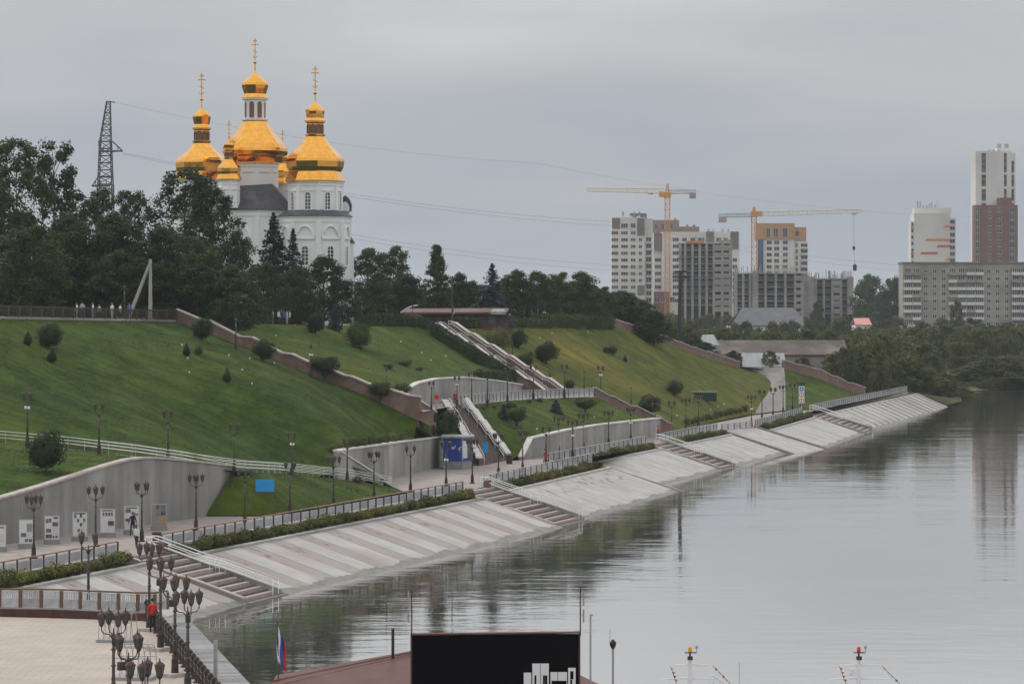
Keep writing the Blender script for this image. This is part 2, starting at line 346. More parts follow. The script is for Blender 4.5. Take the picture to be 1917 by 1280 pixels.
region('lawn_right', [ST_up['tr'] + Vector((.8, .2, -.1))] + U_[7:] + E2[1:] + road_l[::-1] + [G(1392, 778, 3.02), G(1330, 791, 3.02), G(1262, 809, 3.02)] + b4[::-1][1:] + [G(1116, 734, 8.2), ST_up['br'] + Vector((1, 1.2, 0))], 'grass_pale', 2.4)
region('lawn_middle', ter_out[2:] + b4[1:3] + wf_top[::-1] + [G(968, 859, 3.02), ST_low['br'] + Vector((.5, .3, 0)), ST_low['tr'] + Vector((.5, .2, -.1))], 'grass_mid', 1.8, .08)
region('lawn_far', road_r + w3 + [G(1574, 758, 3.02), G(1518, 766, 3.02)], 'grass_mid', 2.4)
region('lawn_corner', [w2top[3] + Vector((0, -.1, .02)), D(812, 786, 318) + Vector((-.2, 0, 0)), ST_low['tl'] + Vector((-.2, 0, -.3)), ST_low['tl'].lerp(ST_low['bl'], .5) + Vector((-.2, 0, -.1)), ST_low['bl'] + Vector((-.2, .3, .6)), w2top[3] + Vector((1.2, 4, -.6))], 'grass_deep', 1.2, .03)
# --- paved levels
def flatpoly(name, pts, matn, kind='structure', base=None):
    bm = bmesh.new(); vs_ = [bm.verts.new(p) for p in pts]; f = bm.faces.new(vs_)
    bmesh.ops.triangulate(bm, faces=[f]); bmesh.ops.recalc_face_normals(bm, faces=bm.faces)
    if sum(q.normal.z for q in bm.faces) < 0: bmesh.ops.reverse_faces(bm, faces=bm.faces)
    me = bpy.data.meshes.new(name); bm.to_mesh(me); bm.free(); me.materials.append(M[matn]); o = link(name, me); tag(o, kind=kind)
    BV.append(BVHTree.FromPolygons([v.co.copy() for v in me.vertices], [tuple(p.vertices) for p in me.polygons])); REG[name] = o; return o
prom = []
for a, b in RS: prom += [a, b]
inner = [G(-90, 1034, 3), W1a, W1b, G(500, 966, 3), G(600, 953, 3), G(700, 934, 3), G(765, 924, 3), G(733, 910, 3), G(714, 899, 3), W2b, G(824, 873.5, 3), ST_low['bl'], ST_low['br'], G(968, 861.5, 3), WFa + Vector((.1, .3, 0)), WFb + Vector((-.1, .4, 0)), G(1262, 812, 3), G(1330, 793, 3), G(1413, 776.5, 3), G(1470, 770, 3), G(1518, 767, 3), G(1574, 759, 3), G(1622, 744.5, 3), G(1715, 729, 3)]
inner = [Vector((p.x, p.y, 2.996)) for p in inner]; prom = [Vector((p.x, p.y, 2.996)) for p in prom]
flatpoly('promenade', prom + inner[::-1], 'paving')
def strip(name, a, b, matn):
    mb = MB(); n = len(a); mb.add(list(a) + list(b), [(i, i + 1, n + i + 1, n + i) for i in range(n - 1)]); o = mb.build(name, M[matn]); tag(o, kind='structure')
    me = o.data; BV.append(BVHTree.FromPolygons([v.co.copy() for v in me.vertices], [tuple(p.vertices) for p in me.polygons])); return o
strip('ramp_path', [lift(p, .03) for p in ramp_up], [lift(p, .03) for p in ramp_lo], 'road')
flatpoly('terrace', [lift(p, .02) for p in ter_out + ter_in[::-1]], 'paving')
strip('access_road', [lift(p, .03) for p in road_l], [lift(p, .03) for p in road_r], 'road')
# --- plateau, land beyond, far shore
pl = [lift(p, 0) for p in U_] + [Vector((22, 500, 14.5)), Vector((34, 600, 8)), Vector((20, 760, 5)), Vector((-120, 900, 10)), Vector((-420, 900, 17)), Vector((-420, 300, 19.3)), Vector((-140, 235, 19.2))]
region('plateau', pl, 'grass_deep', 9, .0, extra=[(-60, 450, 17.4), (-20, 470, 16.8), (-120, 450, 18), (-80, 360, 18.4), (-150, 600, 17.5), (-40, 620, 13)])
sh = [G(1740, 752, .3), G(1768, 760, .1), G(1800, 752, .1), G(1797, 738, .1), G(1830, 731, .1), G(1917, 727, .1), G(2100, 724, .1), G(2600, 722, .1), G(4500, 715, .1)]
land = [E2[3] + Vector((0, .2, 0)), D(1467, 689, 529), w3[1] + Vector((.3, 1, -.2)), w3[2] + Vector((.3, 1, -.2)), w3[3] + Vector((.3, .6, -.1)), G(1715, 728, 2.9)] + sh + [Vector((1100, 1500, 3)), Vector((1300, 2600, 4)), Vector((-900, 2600, 6)), Vector((-420, 900, 12)), Vector((-120, 900, 6)), Vector((20, 760, 4.5)), Vector((34, 600, 7)), Vector((22, 500, 13)), E2[1], E2[2]]
region('far_bank', land, 'soil_far', 30, 0, extra=[(90, 640, 3.0), (110, 720, 3), (60, 640, 4.5), (70, 800, 3.2), (200, 900, 3), (100, 1200, 3), (300, 1400, 3), (600, 1200, 3)])
gm = MB(); gm.add([(-9000, 2500, 2.0), (9000, 2500, 2.0), (9000, 14000, 2.0), (-9000, 14000, 2.0)], [(0, 1, 2, 3)]); tag(gm.build('ground', M['soil_far']), kind='structure')
# --- water
def watermat():
    m = bpy.data.materials.new('river_water'); m.use_nodes = True; t = m.node_tree; n = t.nodes; k = t.links; b = n['Principled BSDF']
    b.inputs['Base Color'].default_value = (.10, .098, .090, 1); b.inputs['Roughness'].default_value = .03; b.inputs['IOR'].default_value = 1.333; b.inputs['Specular IOR Level'].default_value = 1.0
    g = n.new('ShaderNodeNewGeometry'); hs = []
    for sc3, ns, amp in (((.22, .55, 1), 1.0, .55), ((.05, .11, 1), 1.0, 1.0), ((1.0, 2.2, 1), 1.0, .14)):
        mp_ = n.new('ShaderNodeMapping'); mp_.inputs['Scale'].default_value = sc3; mp_.inputs['Rotation'].default_value = (0, 0, R_(8)); k.new(g.outputs['Position'], mp_.inputs[0])
        z = n.new('ShaderNodeTexNoise'); z.inputs['Scale'].default_value = ns; z.inputs['Detail'].default_value = 3; k.new(mp_.outputs[0], z.inputs[0])
        q = n.new('ShaderNodeMath'); q.operation = 'MULTIPLY'; q.inputs[1].default_value = amp; k.new(z.outputs[0], q.inputs[0]); hs.append(q)
    s1 = n.new('ShaderNodeMath'); s1.operation = 'ADD'; k.new(hs[0].outputs[0], s1.inputs[0]); k.new(hs[1].outputs[0], s1.inputs[1])
    s2 = n.new('ShaderNodeMath'); s2.operation = 'ADD'; k.new(s1.outputs[0], s2.inputs[0]); k.new(hs[2].outputs[0], s2.inputs[1])
    pz = n.new('ShaderNodeTexNoise'); pm_ = n.new('ShaderNodeMapping'); pm_.inputs['Scale'].default_value = (.012, .03, 1); k.new(g.outputs['Position'], pm_.inputs[0]); k.new(pm_.outputs[0], pz.inputs[0]); pz.inputs['Detail'].default_value = 4; pr_ = n.new('ShaderNodeMapRange'); pr_.inputs[1].default_value = .35; pr_.inputs[2].default_value = .65; pr_.inputs[3].default_value = .25; pr_.inputs[4].default_value = 1.25; k.new(pz.outputs[0], pr_.inputs[0])
    bn = n.new('ShaderNodeBump'); k.new(pr_.outputs[0], bn.inputs['Strength']); bn.inputs['Distance'].default_value = WAVE; k.new(s2.outputs[0], bn.inputs['Height']); k.new(bn.outputs[0], b.inputs['Normal'])
    gl_ = n.new('ShaderNodeBsdfGlossy'); gl_.inputs['Color'].default_value = (.94, .94, .95, 1); gl_.inputs['Roughness'].default_value = .03; k.new(bn.outputs[0], gl_.inputs['Normal'])
    ms = n.new('ShaderNodeMixShader'); ms.inputs[0].default_value = .55; k.new(b.outputs[0], ms.inputs[1]); k.new(gl_.outputs[0], ms.inputs[2]); k.new(ms.outputs[0], n['Material Output'].inputs[0])
    return m
WAVE = .034
wm = MB(); wm.add([(-60, 40, 0), (900, 40, 0), (1200, 1600, 0), (-60, 1600, 0)], [(0, 1, 2, 3)]); tag(wm.build('river', watermat()), kind='structure')

# ================================================================ embankment sections
PL, KE, SLB, WL = .35, 1.75, 2.1, 10.6                         # offsets from the railing line: planter, kerb, slab top, below water
def sec_frame(i):
    a, b = RS[i]; t = (b - a); ln = t.length; t.normalize(); return a, t, Vector((t.y, -t.x, 0)), ln
def slope_z(off, wl=WL): return 2.35 - (off - SLB) / (wl - SLB) * 2.75
SLOPE = []
def bankpt(a, t, n, s, off, z): return a + t * s + n * off + Vector((0, 0, z - 3))
for i, lab in enumerate(('nearest stretch left of the first steps', 'long striped stretch between first and second steps', 'stretch beyond the second steps', 'short set-back stretch before the third steps', 'stretch between third steps and boat ramp', 'stretch just beyond the boat ramp', 'farthest ribbed stretch')):
    a, t, n, ln = sec_frame(i); WLi = WL if i < 6 else 8.4
    th = thing('embankment_slope', 'paved concrete river embankment, ' + lab, 'embankment', a + n * 6 + Vector((0, 0, -3)), math.atan2(t.y, t.x))
    # local frame: x along the bank, y towards the land
    def P(s, off, z): return Vector((s - 0, -(off - 6), z))
    core = MB(); core.add([P(0, 0, -.8), P(0, 0, 2.93), P(0, PL, 2.4), P(0, SLB, 2.2), P(0, WLi, -.6), P(ln, 0, -.8), P(ln, 0, 2.93), P(ln, PL, 2.4), P(ln, SLB, 2.2), P(ln, WLi, -.6)],
        [(4, 3, 2, 1, 0), (5, 6, 7, 8, 9), (0, 1, 6, 5), (1, 2, 7, 6), (2, 3, 8, 7), (3, 4, 9, 8), (4, 0, 5, 9)]); core.build('core', M['concrete'], th)
    k = MB(); k.hexa([P(0, KE, 2.1), P(ln, KE, 2.1), P(ln, SLB + .05, 2.1), P(0, SLB + .05, 2.1), P(0, KE, 2.62), P(ln, KE, 2.62), P(ln, SLB + .05, 2.58), P(0, SLB + .05, 2.58)]); k.build('kerb', M['concrete'] if i < 2 else M['concrete_pale'], th)
    so_ = MB(); so_.hexa([P(0, PL, 2.2), P(ln, PL, 2.2), P(ln, KE, 2.2), P(0, KE, 2.2), P(0, PL, 2.58), P(ln, PL, 2.58), P(ln, KE, 2.50), P(0, KE, 2.50)]); so_.build('planter_soil', M['soil_far' if i < 6 else 'grass_pale'], th)
    wdt = 1.55 if i == 1 else (3.2 if i == 0 else (2.2 if i in (2, 3, 4, 5) else .9)); nb = max(3, round(ln / wdt)); wdt = ln / nb
    if i in (0, 1): nb2 = nb; 
    s = 0.0; j = 0
    widths = []
    tot = 0
    while tot < ln - .3:
        q = ((3.1 if j % 2 == 0 else 2.5) if i in (0, 1) else (3.2 if i < 6 else (3.6 if j % 2 == 0 else 2.6))); widths.append(min(q, ln - tot)); tot += q; j += 1
    for j, q in enumerate(widths):
        g_ = .03; x0, x1 = s + g_, s + q - g_; dz = rng.uniform(-.012, .012) + (.1 if i == 6 and j % 2 == 0 else 0)
        sl_ = MB(); e0, e1 = SLB + .06, WLi - .3
        sl_.hexa([P(x0, e0, 2.0), P(x0, e1, -.75), P(x1, e1, -.75), P(x1, e0, 2.0), P(x0, e0, slope_z(e0, WLi) + .09 + dz), P(x0, e1, slope_z(e1, WLi) + .09 + dz), P(x1, e1, slope_z(e1, WLi) + .09 + dz), P(x1, e0, slope_z(e0, WLi) + .09 + dz)])
        sl_.build('slab_strip', M['slab_pink'] if (j % 2 == 1 and i in (0, 1)) else M['stain' if s > ln * .42 else 'concrete_pale'] if (j % 2 == 1 and i == 6) else (M['slab_white'] if i < 2 else (M['slab_white'] if i == 6 else M['concrete_pale' if (j % 4 == 3) else 'slab_white'])), th)
        if i in (0, 1, 2) and (j % 2 == 1 or i == 2) and q > 1.5:  # scraped patches where the facing has worn off
            r = random.Random(i * 100 + j)
            for _ in range(r.choice((2, 3, 4))):
                u, o_ = r.uniform(x0 + .2, x1 - .8), r.uniform(e0 + .3, e0 + 2.6); pw, ph = r.uniform(.3, .8), r.uniform(.4, 1.1)
                pts = []
                for q_ in range(9):
                    an = 2 * math.pi * q_ / 9; rr = r.uniform(.55, 1.1); of = o_ + math.sin(an) * ph * rr * .5; pts.append(P(u + math.cos(an) * pw * rr * .5, of, slope_z(of, WLi) + .097 + dz))
                st = MB(); st.slab(pts, (0, 0, 1), .006); st.build('worn_patch', M['stain'], th)
        s += q
    wet = MB(); nw = max(4, int(ln / .5)); rw = random.Random(i); ph = [WLi - (1.62 if i < 6 else 1.5) + rw.uniform(-.16, .2) - .18 * math.sin(q * .37 + i) for q in range(nw + 1)]
    va = [P(ln * q / nw, ph[q], slope_z(ph[q], WLi) + .118) for q in range(nw + 1)]; vb = [P(ln * q / nw, WLi, slope_z(WLi, WLi) + .118) for q in range(nw + 1)]
    wet.add(va + vb, [(q, q + 1, nw + 2 + q, nw + 1 + q) for q in range(nw)]); wet.build('wet_toe', M['wet'], th)
    SLOPE.append(th)
# boat ramp between sections 4 and 5
a4, a5 = RS[4][1], RS[5][0]; n4 = sec_frame(4)[2]
br = thing('boat_ramp', 'smooth bare concrete boat ramp running from promenade into the river', 'ramp', (a4 + a5) / 2 - Vector((0, 0, 3)))
def rel(o, *pts): return [Vector(p) - o.location for p in pts]
m = MB(); q0, q1, q2, q3 = a4 + Vector((.3, 0, -.02)), a5 + Vector((-.3, 0, -.02)), a5 + n4 * 11.5 + Vector((0, 0, -3.5)), a4 + n4 * 11.5 + Vector((0, 0, -3.5))
m.hexa(rel(br, lift(q0, -3), lift(q3, -1), lift(q2, -1), lift(q1, -3), q0, q3, q2, q1)); m.build('ramp_slab', M['concrete_pale'], br)
for x, y in ((q0, q3), (q1, q2)):
    m = MB(); m.ribbon([(*(Vector(p) - br.location)[:2], p.z - .6, p.z + .28) for p in (x, y)], .25); m.build('edge_kerb', M['stain'], br)
# end wall where the embankment steps back
o_ = RS[2][1]; n2 = sec_frame(2)[2]; ew = thing('end_wall', 'low concrete wall closing the embankment where it steps back', 'wall', o_ - Vector((0, 0, 3)))
m = MB(); m.ribbon([(*(p - ew.location)[:2], -.8, p.z) for p in (RS[3][0] + Vector((0, .05, 0)), o_ + Vector((0, .05, -.05)), o_ + n2 * 2 + Vector((0, .05, -.5)), o_ + n2 * 10.5 + Vector((0, .05, -3.05)))], .3); m.build('wall_body', M['concrete'], ew)
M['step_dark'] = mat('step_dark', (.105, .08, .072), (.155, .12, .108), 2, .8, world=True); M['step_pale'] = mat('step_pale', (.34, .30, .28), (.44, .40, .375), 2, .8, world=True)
# landing stairs to the water
def rail_line(mb, pts, h, r=.045, ns=5):
    mb.tube([lift(p, h) for p in pts], r, ns)
def water_steps(A, B, n, label, length=9.35, nst=20):
    c = (A + B) / 2; th = thing('river_steps', label, 'steps', (c.x, c.y, 0), math.atan2(n.y, n.x))   # local x towards the water
    t = (B - A).length; hw = t / 2 - .1
    for k in range(nst):
        u = k / nst; x0, x1 = u * length, (k + 1) / nst * length; z = 3 - u * 3.0 - .02 - k * .001
        if nst // 2 - 1 <= k <= nst // 2 + 1: z = 3 - (nst // 2) / nst * 3 - .02 - (k - nst // 2) * .02
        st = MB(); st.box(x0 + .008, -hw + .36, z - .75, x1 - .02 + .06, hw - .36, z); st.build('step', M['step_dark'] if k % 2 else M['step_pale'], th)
    prof = [(0, 3.12), (length * .48, 1.72), (length * .56, 1.60), (length, .32)]
    for s_ in (-1, 1):
        mb = MB(); y0, y1 = s_ * hw - .17, s_ * hw + .17
        for (xa, za), (xb, zb) in zip(prof, prof[1:]):
            mb.hexa([(xa, y0, -.8), (xb, y0, -.8), (xb, y1, -.8), (xa, y1, -.8), (xa, y0, za), (xb, y0, zb), (xb, y1, zb), (xa, y1, za)])
        mb.build('side_wall', M['concrete'], th)
        mb = MB()
        for (xa, za), (xb, zb) in zip(prof, prof[1:]):
            mb.hexa([(xa, y0 - .04, za), (xb, y0 - .04, zb), (xb, y1 + .04, zb), (xa, y1 + .04, za), (xa, y0 - .04, za + .1), (xb, y0 - .04, zb + .1), (xb, y1 + .04, zb + .1), (xa, y1 + .04, za + .1)])
        mb.build('coping', M['coping'], th)
    for y_ in (hw - .55, hw - 1.6):
        pr = [Vector((-.5, y_, 3.0))] + [Vector((x, y_, z - .12)) for x, z in prof]
        mb = MB(); rail_line(mb, pr, .95); rail_line(mb, pr, .55)
        for (p, q) in zip(pr, pr[1:]):
            w_ = p; mb.tube([w_ - Vector((0, 0, .6)), lift(w_, .95)], .022, 5)
        mb.tube([pr[-1] - Vector((0, 0, .8)), lift(pr[-1], .95)], .03, 5)
        mb.build('handrail', M['rail_white'], th, True)
    ap = MB(); ap.box(length, -hw - .1, -.7, length + .5, hw + .1, .06); ap.build('landing', M['wet'], th)
    return th
NV = [sec_frame(i)[2] for i in range(7)]
water_steps(RS[0][1], RS[1][0], NV[0], 'brown stone steps with white rails nearest the camera, descending to the river')
water_steps(RS[1][1], RS[2][0], NV[1], 'river steps with white handrails at the far end of the striped embankment')
water_steps(RS[3][1], RS[4][0], NV[3], 'river steps with white rails beside the set-back embankment stretch')
water_steps(RS[5][1], RS[6][0] + Vector((0, 0, 0)), NV[5], 'farthest river steps, beyond the boat ramp', 9.6)
# ================================================================ retaining walls
def wall(name, label, tops, zb, th, matn, cop, cat='retaining wall', copw=.12, coph=.16):
    o = tops[0]; t = thing(name, label, cat, (o.x, o.y, zb if not callable(zb) else zb(o)))
    b = t.location
    f = zb if callable(zb) else (lambda p: zb)
    if matn == 'concrete' and name == 'retaining_wall':        # cast in separate panels with open joints
        for p, q in zip(tops, tops[1:]):
            n = max(1, round((q - p).length / 3.0)); d_ = (q - p).normalized() * .012
            for k in range(n):
                u, v = p.lerp(q, k / n) + d_, p.lerp(q, (k + 1) / n) - d_; m = MB(); m.ribbon([(w_.x - b.x, w_.y - b.y, f(w_) - b.z - .3, w_.z - b.z) for w_ in (u, v)], th + rng.uniform(-.01, .01)); m.build('panel', M['wall_conc'], t)
    else:
        m = MB(); m.ribbon([(p.x - b.x, p.y - b.y, f(p) - b.z - .3, p.z - b.z) for p in tops], th); m.build('wall_body', M[matn], t)
    pt = [(p.x - b.x, p.y - b.y, p.z - b.z, p.z - b.z + coph) for p in tops]
    d = Vector(pt[-1][:2]) - Vector(pt[0][:2]); d.normalize(); nn = Vector((-d.y, d.x)) * copw
    m = MB(); m.ribbon([(x - nn.x, y - nn.y, z0, z1) for x, y, z0, z1 in pt], th + 2 * copw); m.build('coping', M[cop], t)
    return t
wall('retaining_wall', 'tall stained concrete retaining wall with curved top behind the exhibition boards', [lift(p, .25) for p in w1top], 3.0, .5, 'concrete', 'coping')
wall('retaining_wall', 'concrete retaining wall running up to the blue kiosk', [lift(p, .35) for p in w2top], 3.0, .5, 'concrete', 'coping_pale')
wall('retaining_wall', 'short concrete wall joining the kiosk wall to the lower stairs', [lift(w2top[3], .3), lift(w2top[3] + Vector((1.2, 4.0, -.5)), .3), ST_low['bl'] + Vector((-.3, .4, 1.0))], 3.0, .4, 'concrete', 'coping_pale')
wall('parapet', 'sloping pale-topped parapet closing the paved bay left of the kiosk', [lift(p, .3) for p in (side2[0] + Vector((.2, -.3, 0)), side2[1] + Vector((.1, -.4, 0)))], lambda p: 3.0, .35, 'concrete', 'coping_pale')
wall('retaining_wall', 'long low concrete wall under the middle lawn beside the promenade', [lift(wf_top[0], .25)] + [lift(p, .25) for p in wf_top[1:]], 3.0, .5, 'concrete', 'coping_pale')
e0 = wf_top[0]; wall('parapet', 'sloping pale end of the low concrete wall near the stairs', [lift(G(978, 858, 3.1), .1), lift(e0, .28)], lambda p: 3.0, .5, 'concrete', 'coping_pale')
wall('retaining_wall', 'curved concrete retaining wall above the middle terrace', [lift(p, .25) for p in mw_top], lambda p: 8.2, .45, 'concrete', 'coping_pale')
def stepped(line, h, n):                 # crest that goes down in runs with short level steps
    o = []; tot = len(line) - 1
    for k in range(n):
        for u in (k / n, k / n + .72 / n):
            x = u * tot; i = min(int(x), tot - 1); p = line[i].lerp(line[i + 1], x - i)
            nx = (k + 1) / n * tot; i2 = min(int(nx), tot - 1); e_ = line[i2].lerp(line[i2 + 1], nx - i2)
            o.append(Vector((p.x, p.y, p.z + h)) if u == k / n else Vector((p.x, p.y, e_.z + h + .12)))
    o.append(lift(line[-1], h)); return o
def gz(line):
    def f(p):
        best = min(range(len(line) - 1), key=lambda i: (Vector(p[:2]) - (Vector(line[i][:2]) + Vector(line[i + 1][:2])) / 2).length)
        return min(line[best].z, line[best + 1].z) - .6
    return f
wall('slope_wall', 'brown granite wall stepping down the hill between dark left lawn and upper lawn', stepped([lift(p, 0) for p in b1], 1.35, 7), gz(b1), .5, 'granite', 'coping', 'wall')
wall('slope_wall', 'brown granite wall stepping down from the middle terrace to the promenade', stepped(b4, 1.25, 4), gz(b4), .5, 'granite', 'coping', 'wall')
wall('slope_wall', 'brown granite wall along the crest of the right-hand slope', stepped(E2, 1.2, 9), gz(E2), .5, 'granite', 'coping', 'wall')
wall('slope_wall', 'brown granite wall right of the access road, nearest the willow thicket', stepped(w3, 1.7, 6), gz(w3), .5, 'granite', 'coping', 'wall')
wall('slope_wall', 'short granite wall with pale coping at the head of the lower stairs', [lift(p, .9) for p in (D(779, 763, 312.5), D(800, 776, 316), D(816, 788, 319))], lambda p: p.z - 2.5, .45, 'granite', 'coping_pale', 'wall')
wall('terrace_edge', 'pale concrete edge under the middle terrace railing', [lift(p, -.02) for p in ter_out[2:]], lambda p: p.z - .9, .3, 'concrete_pale', 'concrete_pale', 'kerb', .03, .1)
# ================================================================ railings
def rail_meshes(style):
    r = {}
    m = MB(); m.box(-.05, -.05, 0, .05, .05, 1.0); r['post'] = m.mesh('post', M['iron_pole'])
    m = MB()
    if style == 'plate':
        m.box(.12, -.015, .16, .88, .015, .84)
    elif style == 'bars':
        for k in range(6): m.box(.07 + k * .155, -.015, .14, .07 + k * .155 + .075, .015, .86)
        m.box(0, -.02, .10, 1, .02, .14); m.box(0, -.02, .86, 1, .02, .90)
    r['panel'] = m.mesh('panel', M['steel_panel']); return r
RM = {k: rail_meshes(k) for k in ('plate', 'bars')}
def railing(name, label, line, style='plate', pitch=1.9, h=1.02, top='rail_rust', plinth=True, base='concrete_pale', mats=None, cat='railing'):
    b = line[0]; t = thing(name, label, cat, b)
    pl_ = [p - b for p in line]
    # resample
    seg = [(q - p).length for p, q in zip(pl_, pl_[1:])]; tot = sum(seg); n = max(2, round(tot / pitch)); pts = []
    for k in range(n + 1):
        s = tot * k / n; i = 0
        while i < len(seg) - 1 and s > seg[i]: s -= seg[i]; i += 1
        pts.append(pl_[i].lerp(pl_[i + 1], min(1, s / seg[i])))
    rm = mats or RM[style]
    for k, p in enumerate(pts):
        q = pts[min(k + 1, n)] if k < n else p; d = (pts[min(k + 1, n)] - pts[min(k + 1, n) - 1]); rz = math.atan2(d.y, d.x)
        link('post', rm['post'], t, lift(p, .1 if plinth else 0), rz, (1, 1, h - .12 if plinth else h))
        if k < n:
            o = link('panel', rm['panel'], t, lift(p, .1 if plinth else 0), rz, (d.length, 1, h - .12 if plinth else h))
            o.rotation_euler = (0, -math.atan2(d.z, Vector((d.x, d.y)).length), rz)
    m = MB(); m.tube([lift(p, h + .02) for p in pts], .055, 6); m.build('handrail', M[top], t, True)
    if plinth:
        m = MB(); m.ribbon([(p.x, p.y, p.z - .25, p.z + .13) for p in [x + Vector((0, -.0, 0)) for x in pts]], .16); m.build('plinth', M[base], t)
    return t
for i, lab in enumerate(('nearest the exhibition boards', 'along the striped embankment', 'in front of the lower stairs', 'on the set-back stretch', 'before the boat ramp', 'just beyond the boat ramp', 'at the far end of the promenade')):
    a, b = RS[i]; n = NV[i] * -.12; e = Vector((0, 0, 0))
    railing('promenade_railing', 'grey metal promenade railing ' + lab, [a + n, b + n], 'plate' if i < 2 else 'bars', 1.9 if i < 2 else 2.2, top='rail_rust' if i < 2 else 'steel')
railing('ramp_gate', 'pale low fence across the head of the boat ramp', [RS[4][1] + Vector((.6, .2, 0)), RS[5][0] + Vector((-.6, 0, 0))], 'bars', 2.4, .85, 'steel', False)
railing('terrace_railing', 'curved pale railing along the edge of the middle terrace', [lift(p, .1) for p in side(ter_out[2:], .15)], 'bars', 1.7, 1.0, 'steel', False)
def pipe_fence(label, line, h=1.0, pitch=2.0, rails=(.45, .72, .98), r=.026):
    b = line[0]; t = thing('ramp_handrail', label, 'railing', b)
    m = MB(); pp = [p - b for p in line]
    for k in rails: 
        q = MB(); q.tube([lift(p, h * k) for p in pp], r, 5); q.build('rail', M['rail_white'], t, True)
    for p, q in zip(pp, pp[1:]):
        n = max(1, int((q - p).length / pitch))
        for k in range(n):
            w_ = p.lerp(q, k / n); x = MB(); x.tube([(0, 0, -.1), (0, 0, h)], .022, 5); x.build('post', M['steel'], t, False, w_)
    return t
pipe_fence('white three-bar pipe handrail on the uphill side of the grass ramp', [lift(p, .03) for p in side(ramp, -.85)][:])
pipe_fence('white three-bar pipe handrail on the wall side of the grass ramp', [lift(p, .03) for p in side(ramp, .85)][:])
pipe_fence('short white gate rail where the ramp meets the promenade', [G(724, 913, 3), G(733, 911, 3)], .9, 1.0)
# brown railing on the upper path
m = MB(); m.box(-.09, -.09, 0, .09, .09, 1.12); bp = m.mesh('post', M['iron_pole'])
m = MB()
for k in range(13): m.box(.05 + k * .072, -.012, .08, .05 + k * .072 + .018, .012, .92)
m.box(0, -.03, .90, 1, .03, .97); m.box(0, -.02, .06, 1, .02, .10); bpn = m.mesh('panel', M['iron'])
upl = [lift(p, .12) + Vector((0, -.35, 0)) for p in U_[:4]]
railing('upper_railing', 'dark brown railing along the path at the top of the left slope', upl, 'bars', 2.3, 1.1, 'rust_cap', True, 'concrete', {'post': bp, 'panel': bpn})
strip('upper_path', [lift(p, .06) + Vector((0, -.6, 0)) for p in U_[:4]], [lift(p, .09) + Vector((-3.5, 5, 0)) for p in U_[:4]], 'paving')
# ================================================================ hill stairs
def hill_stairs(S, n, label, nl, cop='coping_pale'):
    o = (S['bl'] + S['br']) / 2; t = thing('hill_stairs', label, 'stairs', o); b = t.location
    A, B, E, H = (S[k] - b for k in ('bl', 'br', 'tl', 'tr'))
    for k in range(n):
        u0, u1 = k / n, (k + 1) / n; p = [A.lerp(E, u0), B.lerp(H, u0), B.lerp(H, u1), A.lerp(E, u1)]; z = lerp(A.z, E.z, u1)
        m = MB(); m.hexa([Vector((q.x, q.y, z - 1.0)) for q in p] + [Vector((q.x, q.y, z)) for q in p]); m.build('step', M['step_dark'], t)
    for s, (p, q) in enumerate(((A, E), (B, H))):
        crest = []
        for k in range(nl):
            for u in (k / nl, (k + .75) / nl):
                x = p.lerp(q, u); crest.append(Vector((x.x, x.y, (x.z if u == k / nl else p.lerp(q, (k + 1) / nl).z - .1) + .75)))
        crest.append(lift(q, .75))
        m = MB(); m.ribbon([(c.x, c.y, c.z - 2.2, c.z) for c in crest], -.45 if s else .45); m.build('parapet', M['granite'], t)
        m = MB(); m.ribbon([(c.x, c.y, c.z, c.z + .14) for c in crest], -.75 if s else .75); m.build('coping', M[cop], t)
        sg = .35 if s == 0 else -.35; d = (B - A).normalized() * sg
        rl = MB(); rl.tube([lift(c + d * 2.2, .22) for c in crest], .04, 5); rl.tube([lift(c + d * 2.2, -.15) for c in crest], .04, 5)
        for c in crest[::2]: rl.tube([lift(c + d * 2.2, -.9), lift(c + d * 2.2, .22)], .03, 4)
        rl.build('handrail', M['rail_white'], t)
    m = MB(); mid = [(A + B) / 2, (E + H) / 2]
    m.tube([lift(mid[0].lerp(mid[1], k / nl), .9) for k in range(nl + 1)], .04, 5)
    for k in range(nl + 1): m.tube([lift(mid[0].lerp(mid[1], k / nl), -.2), lift(mid[0].lerp(mid[1], k / nl), .9)], .03, 5)
    m.build('centre_rail', M['iron_pole'], t)
    return t
hill_stairs(ST_up, 56, 'long granite stairway with pale stepped parapets climbing to the hilltop pavilion', 6)
hill_stairs(ST_low, 36, 'lower granite stairway from promenade up to the middle terrace beside the kiosk', 5)
